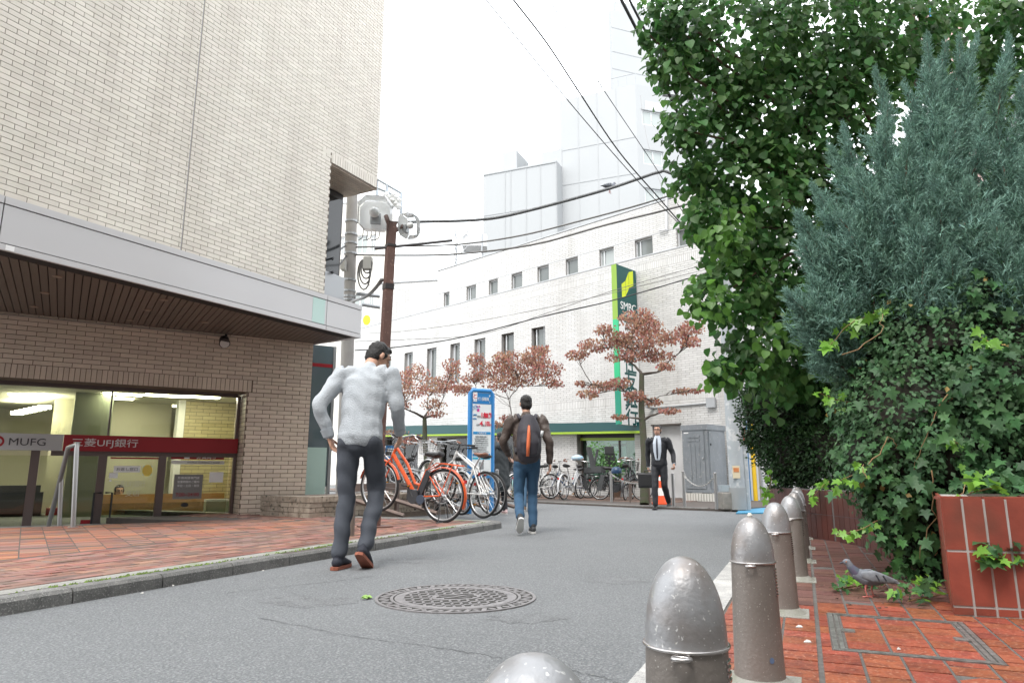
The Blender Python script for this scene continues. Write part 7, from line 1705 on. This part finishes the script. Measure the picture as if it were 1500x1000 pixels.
# ================================================================== people and birds
random.seed(31)
def ell(m, c, r, rot=None, n=16, k=10):
    vs = []; c = Vector(c)
    for i in range(k + 1):
        t = math.pi * i / k
        for j in range(n):
            a = 2 * math.pi * j / n; v = Vector((r[0] * math.sin(t) * math.cos(a), r[1] * math.sin(t) * math.sin(a), r[2] * math.cos(t))); vs.append(c + (rot @ v if rot is not None else v))
    fs = [(i * n + j, i * n + (j + 1) % n, (i + 1) * n + (j + 1) % n, (i + 1) * n + j) for i in range(k) for j in range(n)]
    m.add(vs, fs)
def limb(m, pts, radii, side=Vector((1, 0, 0)), n=14):
    """closed tapering tube; radii are (across, deep) pairs; ends rounded"""
    pts = [Vector(p) for p in pts]; rr = [r if isinstance(r, tuple) else (r, r) for r in radii]
    # smooth the joint path
    P = []; Q = []; K = 5
    for i in range(len(pts) - 1):
        p0, p1, p2, p3 = pts[max(i - 1, 0)], pts[i], pts[i + 1], pts[min(i + 2, len(pts) - 1)]
        for k in range(K):
            t = k / K; q = .5 * ((2 * p1) + (p2 - p0) * t + (2 * p0 - 5 * p1 + 4 * p2 - p3) * t * t + (3 * p1 - p0 - 3 * p2 + p3) * t ** 3)
            P.append(p1.lerp(p2, t).lerp(q, .55)); Q.append((rr[i][0] + (rr[i + 1][0] - rr[i][0]) * t, rr[i][1] + (rr[i + 1][1] - rr[i][1]) * t))
    P.append(pts[-1]); Q.append(rr[-1])
    d0 = (P[1] - P[0]).normalized(); d1 = (P[-1] - P[-2]).normalized(); e0 = min(Q[0]); e1 = min(Q[-1])
    P = [P[0] - d0 * e0 * .8, P[0] - d0 * e0 * .5] + P + [P[-1] + d1 * e1 * .5, P[-1] + d1 * e1 * .8]; Q = [(Q[0][0] * .25, Q[0][1] * .25), (Q[0][0] * .8, Q[0][1] * .8)] + Q + [(Q[-1][0] * .8, Q[-1][1] * .8), (Q[-1][0] * .25, Q[-1][1] * .25)]
    vs = []
    for i, p in enumerate(P):
        t = (P[min(i + 1, len(P) - 1)] - P[max(i - 1, 0)]).normalized(); u = side - t * side.dot(t); u = u.normalized() if u.length > 1e-4 else t.orthogonal().normalized(); w = t.cross(u)
        for k in range(n): a = 2 * math.pi * k / n; vs.append(p + u * Q[i][0] * math.cos(a) + w * Q[i][1] * math.sin(a))
    L_ = len(P); fs = [(i * n + k, i * n + (k + 1) % n, (i + 1) * n + (k + 1) % n, (i + 1) * n + k) for i in range(L_ - 1) for k in range(n)] + [tuple(reversed(range(n))), tuple(range((L_ - 1) * n, L_ * n))]
    m.add(vs, fs)
def fuse(m, name, mt, parent, voxel=.011, smooth=4, wrinkle=0.0, wscale=9.0, cut=None):
    """one continuous skin over the added volumes"""
    me = m.mesh(name, mt); o = bpy.data.objects.new(name, me); COL.objects.link(o)
    r = o.modifiers.new('r', 'REMESH'); r.mode = 'VOXEL'; r.voxel_size = voxel; r.use_smooth_shade = True
    s = o.modifiers.new('s', 'SMOOTH'); s.iterations = smooth; s.factor = .5
    dg = bpy.context.evaluated_depsgraph_get(); me2 = bpy.data.meshes.new_from_object(o.evaluated_get(dg)); bpy.data.objects.remove(o)
    if wrinkle:
        n = len(me2.vertices); V = np.empty(n * 3, np.float32); me2.vertices.foreach_get('co', V); V = V.reshape(-1, 3); N = np.empty(n * 3, np.float32); me2.vertices.foreach_get('normal', N); N = N.reshape(-1, 3)
        f = np.sin(V[:, 2] * wscale * 6 + 3 * np.sin(V[:, 0] * wscale * 2.3) + 2.2 * np.sin(V[:, 1] * wscale * 2.9)) * .6 + np.sin(V[:, 2] * wscale * 2.7 + V[:, 0] * wscale * 4 + V[:, 1] * wscale * 3) * .7
        V = V + N * (f * wrinkle)[:, None]; me2.vertices.foreach_set('co', V.ravel().astype(np.float32)); me2.update()
    me2.name = name; me2.materials.clear(); me2.materials.append(mt); me2.polygons.foreach_set('use_smooth', [True] * len(me2.polygons))
    return link(name, me2, parent, False)
skin = mat('skin', (.52, .30, .21), .5, c2=(.47, .26, .18), n=(12, .5, .3)); hair_m = mat('black_hair', (.016, .014, .013), .5, bump=(120, .6), spec=.4)
def hand(m, w, e, curl, out):
    """palm, four fingers and a thumb hanging on from wrist w, forearm from elbow e; out = palm normal"""
    d = (w - e).normalized(); sd = d.cross(out).normalized(); out = sd.cross(d)
    k0 = w + d * .085; limb(m, [w - d * .02, w + d * .03, k0], [(.026, .018), (.038, .017), (.042, .015)], sd)
    for i, (o_, L_) in enumerate(((-.032, .075), (-.011, .085), (.011, .08), (.032, .062))):
        b = k0 + sd * o_; c1, c2 = curl, curl * 1.9; p1 = b + (d * math.cos(c1) + out * math.sin(c1)) * L_ * .5; p2 = p1 + (d * math.cos(c2) + out * math.sin(c2)) * L_ * .5
        limb(m, [b, p1, p2], [.0105, .0095, .008], sd, 8)
    b = w + d * .03 - sd * .03; limb(m, [b, b + d * .03 - sd * .03 + out * .012, b + d * .062 - sd * .035 + out * .026], [.014, .012, .009], sd, 8)
def shoe(e, an, yaw, pitchf, mt, sole, name='shoe'):
    """shoe with its ankle at an, toe pointing along yaw; pitchf lifts the heel"""
    rot = Matrix.Rotation(yaw, 3, 'Z') @ Matrix.Rotation(pitchf, 3, 'X')
    f = lambda x, y, z: an + rot @ Vector((x, y, z))
    m = MB(); limb(m, [f(0, -.045, -.045), f(0, .03, -.035), f(0, .10, -.052), f(0, .165, -.062)], [(.036, .034), (.040, .036), (.045, .026), (.034, .018)], rot @ Vector((1, 0, 0))); limb(m, [f(0, -.01, .015), f(0, 0, -.03)], [(.040, .046), (.040, .046)], rot @ Vector((1, 0, 0)))
    o = fuse(m, name, mt, e, .008, 3)
    m = MB(); out = [(0, -.088), (.030, -.075), (.036, -.02), (.044, .08), (.047, .12), (.032, .17), (0, .195), (-.032, .17), (-.047, .12), (-.044, .08), (-.036, -.02), (-.030, -.075)]
    vs = [f(x, y, z) for z in (-.092, -.070) for x, y in out]; n = len(out); m.add(vs, [tuple(reversed(range(n))), tuple(range(n, 2 * n))] + [(i, (i + 1) % n, n + (i + 1) % n, n + i) for i in range(n)]); s = m.build('sole', sole, o, False, 40); return o
def person(loc, rz, sc, J, top, legs, shoes, soles, label, hairstyle=1.0, collar=None, gaze=0.0, tilt=0.0, coat=False, curl=.5, bulk=1.0, wr=(.004, .004), group=None, hem=.0, face=True):
    """J: joint positions in metres, x to the person's right, y forward"""
    e = E('person', loc, rz, label, 'person'); e.scale = (sc, sc, sc)
    j = {k: Vector(v) for k, v in J.items() if isinstance(v, tuple)}; X = (j['sr'] - j['sl']).normalized(); XH = (j['hr'] - j['hl']).normalized()
    pel = (j['hr'] + j['hl']) / 2; sh = (j['sr'] + j['sl']) / 2; nk = j['neck']; hd = j['head']
    fwd = Vector((0, 0, 1)).cross(X).normalized()
    # body: head, neck, hands and the inner figure in one surface
    m = MB(); hr = Matrix.Rotation(gaze, 3, 'Z') @ Matrix.Rotation(tilt, 3, 'X')
    H = lambda x, y, z: hd + hr @ Vector((x, y, z))
    ell(m, H(0, -.008, .03), (.074, .092, .088), hr); ell(m, H(0, .03, -.035), (.058, .062, .075), hr); ell(m, H(0, .045, -.075), (.036, .036, .03), hr)
    ell(m, H(0, .102, -.012), (.013, .018, .022), hr, 8, 6); ell(m, H(0, .088, .012), (.009, .014, .03), hr, 8, 6); ell(m, H(0, .083, .035), (.05, .012, .012), hr, 10, 6); ell(m, H(0, .088, -.055), (.024, .012, .011), hr, 8, 6)
    for s in (-1, 1): ell(m, H(.076 * s, -.005, -.002), (.010, .02, .031), hr, 8, 8)
    limb(m, [sh + Vector((0, 0, -.04)), nk, H(0, -.02, -.05)], [.048, .052, .052], X)
    limb(m, [pel, pel.lerp(sh, .5), sh], [(.11, .08), (.105, .075), (.085, .05)], X)
    for s in 'lr':
        limb(m, [sh.lerp(j['s' + s], .4) + Vector((0, 0, -.03)), j['s' + s] + Vector((0, 0, -.01)), j['e' + s], j['w' + s]], [.035, .038, .034, .025], X); limb(m, [pel.lerp(j['h' + s], .7), j['h' + s], j['k' + s], j['a' + s]], [.07, .07, .05, .036], XH)
        hand(m, j['w' + s], j['e' + s], curl, (-X if s == 'r' else X) if not j.get('p' + s) else j['p' + s])
    fuse(m, 'body', skin, e, .0085, 2)
    if face:
        for s in (-1, 1):
            m = MB(); ell(m, H(.031 * s, .086, .014), (.012, .006, .006), hr, 8, 6); m.build('eye', mat('eye_white', (.5, .48, .45), .3), e, False, True); m = MB(); ell(m, H(.031 * s, .0905, .014), (.0055, .003, .0055), hr, 8, 6); m.build('iris', hair_m, e, False, True)
            m = MB(); m.tube([H(.014 * s, .094, .035), H(.03 * s, .093, .040), H(.05 * s, .082, .034)], .004, 5); m.build('eyebrow', hair_m, e, False)
        m = MB(); m.tube([H(-.024, .094, -.053), H(0, .100, -.052), H(.024, .094, -.053)], .004, 5); m.build('mouth', mat('lip', (.32, .12, .10), .5), e, False)
    # hair cap
    m = MB(); ell(m, H(0, -.022, .044), (.080, .092, .083), hr); ell(m, H(0, -.048, -.012), (.077, .062, .075 * hairstyle), hr); ell(m, H(0, .03, .088), (.058, .048, .03), hr)
    for s in (-1, 1): ell(m, H(.066 * s, .012, .022), (.014, .03, .04), hr, 8, 6)
    fuse(m, 'hair', hair_m, e, .009, 2, .003, 30)
    # trousers
    m = MB(); up = Vector((0, 0, 1))
    wst = pel.lerp(sh, .22); limb(m, [wst, pel.lerp(sh, .08), pel + Vector((0, 0, -.04))], [(.145 * bulk, .105 * bulk), (.165 * bulk, .12 * bulk), (.16 * bulk, .115 * bulk)], XH)
    for s in 'lr':
        h, k, a = j['h' + s], j['k' + s], j['a' + s]; limb(m, [h + Vector((0, 0, -.01)), h.lerp(k, .3), k, k.lerp(a, .4), a + (k - a) * .02], [.088, .086, .067, .064, .056], XH)
        ell(m, h + fwd * -.022 + Vector((0, 0, -.03)), (.080, .080, .09))
    fuse(m, 'trousers', legs, e, .011, 5, wr[1], 7)
    # top
    m = MB(); b0 = pel.lerp(sh, .04 - hem); wd_ = 1.0
    limb(m, [b0, pel.lerp(sh, .3), pel.lerp(sh, .62), pel.lerp(sh, .88), sh + (sh - pel).normalized() * .02], [(.176 * bulk, .138 * bulk), (.164 * bulk, .124 * bulk), (.178 * bulk, .128 * bulk), (.175 * bulk, .11 * bulk), (.10, .07)], X)
    limb(m, [sh.lerp(nk, .1), sh.lerp(nk, .75)], [(.085, .075), (.064, .064)], X)
    for s in 'lr':
        limb(m, [sh.lerp(j['s' + s], .55), j['s' + s], j['s' + s].lerp(j['e' + s], .55), j['e' + s], j['e' + s].lerp(j['w' + s], .55), j['w' + s].lerp(j['e' + s], .04)], [.075 * bulk, .078 * bulk, .064 * bulk, .056 * bulk, .049 * bulk, .042 * bulk], X)
    if coat: limb(m, [pel.lerp(sh, .3), pel, pel + Vector((0, 0, -.30))], [(.165 * bulk, .13), (.185 * bulk, .15), (.20 * bulk, .17)], XH)
    fuse(m, 'jacket' if wr[0] != .0041 else 'sweater', top, e, .011, 5, wr[0], 8)
    for s in 'lr':
        if J.get('sp' + s) is not False: shoe(e, j['a' + s], J.get('y' + s + '_', 0.0), J.get('f' + s + '_', 0.0), shoes, soles)
    e['_pel'] = 0; del e['_pel']
    return e, j, fwd, X
# ---- walking man in the pale sweater, bent forward, seen from behind
knit = mat('pale_grey_knit', (.42, .445, .47), .9, c2=(.385, .41, .435), n=(7, .5, .3), bump=(110, .5)); slate = mat('slate_trousers', (.055, .062, .078), .8, c2=(.042, .048, .06), n=(5, .5, .3), bump=(150, .2))
navy_s = mat('navy_suede', (.018, .02, .03), .8); terr = mat('terracotta_sole', (.26, .085, .05), .8)
f1 = gnd(497, 833, RZ)
J1 = dict(hl=(-.09, .0, .945), hr=(.09, .02, .945), sl=(-.195, .07, 1.45), sr=(.19, .12, 1.45), neck=(.0, .15, 1.53), head=(.03, .25, 1.615), el=(-.30, -.10, 1.19), wl=(-.23, -.04, .96), er=(.26, .10, 1.18), wr=(.22, .29, 1.00), kl=(-.085, .0, .52), al=(-.08, -.10, .095), kr=(.09, .17, .55), ar=(.10, -.06, .15), fr_=-.55, yl_=0.0, yr_=0.0)
man1, j1, fw1, X1 = person(f1 + Vector((.10, .07, 0)), R(-10), 1.07, J1, knit, slate, navy_s, terr, 'man in a pale grey sweater and slate trousers striding past, head bowed', gaze=R(-40), tilt=R(-30), wr=(.0041, .006), bulk=1.0, face=True, hem=.03)
for s_ in 'lr': q, r_ = j1['w' + s_], j1['e' + s_]; m = MB(); m.tube([q + (r_ - q) * .26, q + (r_ - q) * .02], [.050, .044], 14); m.build('cuff', mat('pale_grey_rib', (.36, .385, .41), .9), man1, False, 40)
# ---- man with backpack walking away
brownj = mat('brown_quilted_jacket', (.085, .062, .050), .6, c2=(.065, .047, .04), n=(8, .5, .3), bump=(30, .5)); denim = mat('blue_denim', (.035, .095, .17), .85, c2=(.03, .075, .14), n=(9, .5, .3), bump=(240, .25)); shoe_b = mat('black_trainer', (.03, .032, .035), .6); sole_w = mat('white_sole', (.62, .61, .58), .6)
f2 = gnd(783, 781, RZ)
J2 = dict(hl=(-.09, 0, .90), hr=(.09, 0, .90), sl=(-.20, .02, 1.42), sr=(.20, .04, 1.42), neck=(0, .05, 1.52), head=(.0, .09, 1.635), el=(-.30, .06, 1.14), wl=(-.22, .22, .98), er=(.28, -.06, 1.13), wr=(.30, .0, .88), kl=(-.10, .05, .47), al=(-.13, -.34, .22), kr=(.08, .10, .48), ar=(.07, -.02, .095), fl_=-.75, yl_=0.0, yr_=.0)
man2, j2, fw2, X2 = person(f2 + Vector((-.09, .02, 0)), R(6), .985, J2, brownj, denim, shoe_b, sole_w, 'man in brown jacket and blue jeans walking away with a dark backpack', wr=(.006, .004), bulk=1.03)
# his backpack is a thing of its own
bag_m = mat('dark_backpack', (.028, .026, .034), .7, c2=(.04, .036, .045), n=(6, .5, .3), bump=(120, .2))
bk = E('backpack', man2.location + Vector((0, -.2, 1.0)), 0, 'dark backpack with an orange zip stripe worn by the man in jeans', 'backpack')
bk.location = man2.location; bk.rotation_euler = man2.rotation_euler; bk.scale = man2.scale
m = MB(); limb(m, [(0, -.19, .93), (0, -.22, 1.05), (0, -.215, 1.25), (0, -.17, 1.43)], [(.135, .085), (.165, .11), (.155, .105), (.10, .07)]); limb(m, [(0, -.30, .98), (0, -.315, 1.12), (0, -.29, 1.24)], [(.10, .035), (.115, .045), (.09, .03)]); fuse(m, 'bag_body', bag_m, bk, .012, 4, .003, 6)
m = MB(); m.tube([(-.015, -.335, 1.36 - .03), (-.02, -.352, 1.22), (-.03, -.372, 1.08), (-.035, -.352, .95)], [.012, .022, .024, .018], 8); m.build('orange_stripe', mat('orange_trim', (.62, .14, .05), .6), bk, False, True)
for s in (-1, 1): m = MB(); m.tube([(.10 * s, -.14, 1.43), (.115 * s, -.02, 1.485), (.12 * s, .10, 1.44), (.13 * s, .14, 1.30), (.15 * s, .08, 1.12), (.15 * s, -.10, 1.0)], .022, 8); m.build('strap', bag_m, bk, False, True)
m = MB(); m.tube([(.15, -.26, 1.20), (.165, -.27, 1.27)], .018, 8); m.build('white_bottle', mat('bottle_white', (.6, .62, .62), .4), bk, False, True)
# ---- businessman with briefcase, facing the camera
suit = mat('black_suit', (.012, .013, .017), .7, bump=(200, .1)); shirt = mat('pale_blue_shirt', (.52, .57, .64), .7, c2=(.46, .51, .58), n=(20, .5, .3)); lshoe = mat('black_leather_shoe', (.012, .012, .012), .3)
f3 = gnd(962, 746, RZ)
J3 = dict(hl=(-.085, 0, .90), hr=(.085, 0, .90), sl=(-.195, .02, 1.42), sr=(.195, .02, 1.42), neck=(0, .03, 1.52), head=(0, .06, 1.635), el=(-.29, -.03, 1.14), wl=(-.33, .10, .93), er=(.25, -.06, 1.14), wr=(.25, -.06, .88), kl=(-.10, .04, .49), al=(-.12, -.22, .15), kr=(.08, .14, .50), ar=(.07, .20, .095), fl_=-.55)
man3, j3, fw3, X3 = person(f3 + Vector((.10, .05, 0)), R(180 - 24), .985, J3, suit, suit, lshoe, lshoe, 'man in a black suit with glasses carrying a black briefcase', wr=(.003, .003), curl=.9)
m = MB(); limb(m, [(0, .128, 1.02), (0, .135, 1.2), (0, .135, 1.36), (0, .07, 1.49)], [(.05, .02), (.088, .025), (.092, .03), (.068, .06)]); fuse(m, 'shirt', shirt, man3, .009, 2)
m = MB(); m.tube([(0, .128, 1.47), (0, .163, 1.40), (0, .168, 1.2), (0, .165, 1.05)], [.014, .016, .022, .014], 6); m.build('tie', mat('dark_tie', (.03, .035, .05), .6), man3, False, True)
m = MB()
for s in (-1, 1): m.tube([(.033 * s + .026 * math.cos(t), .165, 1.648 + .018 * math.sin(t)) for t in [6.283 * k / 14 for k in range(14)]], .0028, 5, closed=True); m.tube([(.058 * s, .165, 1.65), (.078 * s, .09, 1.65)], .0025, 5)
m.tube([(-.008, .167, 1.65), (.008, .167, 1.65)], .0028, 5); m.build('glasses', blk, man3, False)
for s, w in ((1, 'wr'), (-1, 'wl')): q = Vector(J3[w]); p = Vector(J3['e' + w[1]]); m = MB(); m.tube([q + (p - q) * .10, q + (p - q) * -.03], .038, 12); m.build('shirt_cuff', shirt, man3, False, 40)
bc_ = E('briefcase', man3.location, 0, 'black briefcase hanging from the suited man\'s hand', 'briefcase'); bc_.rotation_euler = man3.rotation_euler; bc_.scale = man3.scale
m = MB(); c = Vector((.25, -.02, .585)); m.box(c, (.42, .11, .30)); limb(m, [c + Vector((-.19, 0, .12)), c + Vector((.19, 0, .12))], [(.05, .05), (.05, .05)]); fuse(m, 'case_body', mat('black_case', (.014, .014, .015), .5), bc_, .012, 2)
m = MB(); m.tube([c + Vector((-.08, 0, .13)), c + Vector((-.07, 0, .22)), c + Vector((.07, 0, .22)), c + Vector((.08, 0, .13))], .011, 8); m.build('handle', blk, bc_, False, True)
m = MB(); m.box(c + Vector((0, .062, -.02)), (.32, .015, .17)); m.build('front_pocket', mat('black_case', (.014, .014, .015), .5), bc_, False)
# ---- person in the dark hooded coat by the sign
coat_m = mat('charcoal_coat', (.042, .048, .052), .8, c2=(.034, .04, .043), n=(6, .5, .3)); pants = mat('black_trousers', (.016, .015, .02), .8); pink = mat('pink_white_trainer', (.6, .42, .42), .6)
f4 = gnd(733, 753, RZ); JC = dict(hl=(-.08, 0, .90), hr=(.08, 0, .90), sl=(-.18, 0, 1.42), sr=(.18, 0, 1.42), neck=(0, .02, 1.52), head=(0, .05, 1.635), el=(-.22, -.03, 1.14), wl=(-.2, .06, .92), er=(.23, -.03, 1.14), wr=(.22, .06, .92), kl=(-.085, .03, .48), al=(-.09, .0, .095), kr=(.085, .03, .48), ar=(.09, -.06, .095))
p4, j4, _, _ = person(f4 + Vector((.0, .02, 0)), R(25), .845, JC, coat_m, pants, pink, sole_w, 'small person in a charcoal hooded coat standing beside the blue sign', coat=True, bulk=1.12, wr=(.004, .003))
m = MB(); ell(m, (0, -.09, 1.44), (.14, .08, .10)); ell(m, (0, -.05, 1.49), (.12, .09, .06)); fuse(m, 'hood', coat_m, p4, .012, 3)
# ---- person mostly hidden behind the man with the backpack
f5 = gnd(776, 748, RZ); p5_, j5, _, _ = person(f5 + Vector((-.03, .05, 0)), R(-8), .93, JC, mat('beige_top', (.40, .30, .20), .8), mat('light_denim', (.10, .19, .30), .85), mat('tan_shoe', (.34, .22, .13), .6), sole_w, 'person in light jeans mostly hidden behind the man with the backpack', wr=(.004, .004))
# ---- teller behind the storefront counter
tl = GW.p(GW.a(172, 735, -2.2), FLZ + .02, -2.22); JT_ = dict(JC); 
JS = {k: ((v[0], v[1], v[2] - .44) if k[0] in 'hsenw' else v) for k, v in JC.items()}; JS.update(kl=(-.09, .40, .50), kr=(.09, .40, .50), al=(-.09, .40, .095), ar=(.09, .38, .095), wl=(-.14, .24, .62), wr=(.14, .24, .62))
st_ = GW.p(GW.a(172, 735, -2.62), 0, -2.62); m = MB(); m.lathe([(.2, FLZ + .38), (.2, FLZ + .43)], st_, 14); m.lathe([(.03, FLZ), (.03, FLZ + .38)], st_, 8); m.lathe([(.2, FLZ), (.2, FLZ + .03)], st_, 14); tag(m.build('stool', blk), 'round stool under the bank teller behind the counter', 'stool')
p6, _, _, _ = person(Vector((st_.x, st_.y, FLZ)), R(180 + 40), 1.0, JS, mat('teller_blouse', (.32, .30, .30), .7), pants, lshoe, lshoe, 'bank teller behind the counter inside the storefront', hairstyle=1.5)
# ---------------------------------------------------------------- pigeons
pg_m = mat('pigeon_grey', (.17, .185, .205), .7, c2=(.13, .14, .16), n=(20, .5, .2)); pg_w = mat('pigeon_wing', (.21, .225, .24), .7, c2=(.15, .16, .18), n=(30, .5, .1)); pg_d = mat('pigeon_dark', (.05, .055, .07), .6); pg_n = mat('pigeon_neck', (.07, .10, .12), .4, c2=(.10, .07, .12), n=(30, .5, .2)); pleg = mat('pigeon_leg', (.45, .13, .11), .6)
def pigeon(loc, rz, s, label, grp='pigeons'):
    e = E('pigeon', loc, rz, label, 'pigeon', grp); e.scale = (s, s, s)
    m = MB(); limb(m, [(-.12, 0, .12), (-.06, 0, .12), (.02, 0, .125), (.075, 0, .15)], [(.02, .018), (.048, .042), (.056, .052), (.038, .04)], Vector((0, 1, 0))); limb(m, [(.065, 0, .145), (.10, 0, .18), (.118, 0, .215)], [.036, .026, .022], Vector((0, 1, 0))); ell(m, (.128, 0, .225), (.028, .02, .021)); limb(m, [(-.10, 0, .115), (-.16, 0, .10), (-.21, 0, .088)], [(.03, .014), (.032, .009), (.03, .005)], Vector((0, 1, 0)))
    fuse(m, 'body', pg_m, e, .005, 2)
    m = MB(); limb(m, [(.075, 0, .155), (.102, 0, .185), (.112, 0, .2)], [.0375, .0285, .024], Vector((0, 1, 0))); fuse(m, 'neck_feathers', pg_n, e, .005, 1)
    for s_ in (-1, 1):
        m = MB(); limb(m, [(.05, .045 * s_, .15), (-.02, .058 * s_, .14), (-.10, .045 * s_, .122), (-.175, .02 * s_, .105)], [(.010, .022), (.011, .038), (.009, .028), (.004, .010)], Vector((0, 1, 0))); w = fuse(m, 'wing', pg_w, e, .005, 2)
        for k in range(2): m = MB(); m.tube([(-.03 - .045 * k, .0695 * s_ - .008 * k * s_, .155 - .004 * k), (-.05 - .045 * k, .0675 * s_ - .01 * k * s_, .115)], .005, 5); m.build('wing_bar', pg_d, w, False)
        m = MB(); m.tube([(.0 + .025 * s_, .022 * s_, .085), (.008 + .025 * s_, .022 * s_, .045), (-.002 + .025 * s_, .022 * s_, .006)], [.009, .005, .004], 6)
        for a in (-.5, 0, .5, 3.14): m.tube([(-.002 + .025 * s_, .022 * s_, .006), (-.002 + .025 * s_ + .032 * math.cos(a), .022 * s_ + .032 * math.sin(a), .004)], .003, 5)
        m.build('leg', pleg, e, False)
        m = MB(); ell(m, (.137, .0185 * s_, .229), (.004, .002, .004), None, 8, 6); m.build('eye', mat('pigeon_eye', (.4, .12, .02), .3), e, False, True)
    m = MB(); m.tube([(.150, 0, .222), (.168, 0, .218), (.176, 0, .213)], [.007, .005, .002], 6); m.build('beak', pg_d, e, False, True); return e
pigeon(gnd(1275, 874, ZR + .002), R(168), .86, 'grey pigeon walking on the red tiles in front of the ivy')
pq = at(893, 280, 15.15); pigeon(Vector((pq.x, pq.y, pq.z - .04)), R(35), 1.25, 'pigeon perched on the thick overhead cable')
# ================================================================== unseen rest of the street canyon behind and beside the viewpoint, added to shade it
opp = mat('opposite_facade', (.38, .365, .345), .7, c2=(.33, .32, .305), n=(.7, .5, .2))
for (x0, y0, az, L_, H_, lab) in ((-24, -9, 90, 50, 16, 'unseen grey building across the street behind the viewpoint, added to shade the street'), (7.4, -9, 9, 19, 14, 'unseen grey building beside the planters to the right, added to shade the street')):
    w = Wall((x0, y0), az); e = E('office_building', w.p(L_ / 2, 0), 0, lab, 'building')
    hs_ = [(2 + i * 3.2, 4 + i * 3.2, 1.2 + k * 3.4, 2.9 + k * 3.4) for i in range(int((L_ - 4) / 3.2)) for k in range(4)]
    holes_slab(w, 0, L_, 0, H_, hs_, -.4, 0).build('wall', opp, e)
    for h in hs_: m = MB(); m.wbox(w, h[0], h[1], h[2], h[3], -.25, -.2); m.build('window', bglass, e)
    m = MB(); m.wbox(w, 0, L_, H_, H_ + .3, -6, .1); m.build('roof', opp, e)
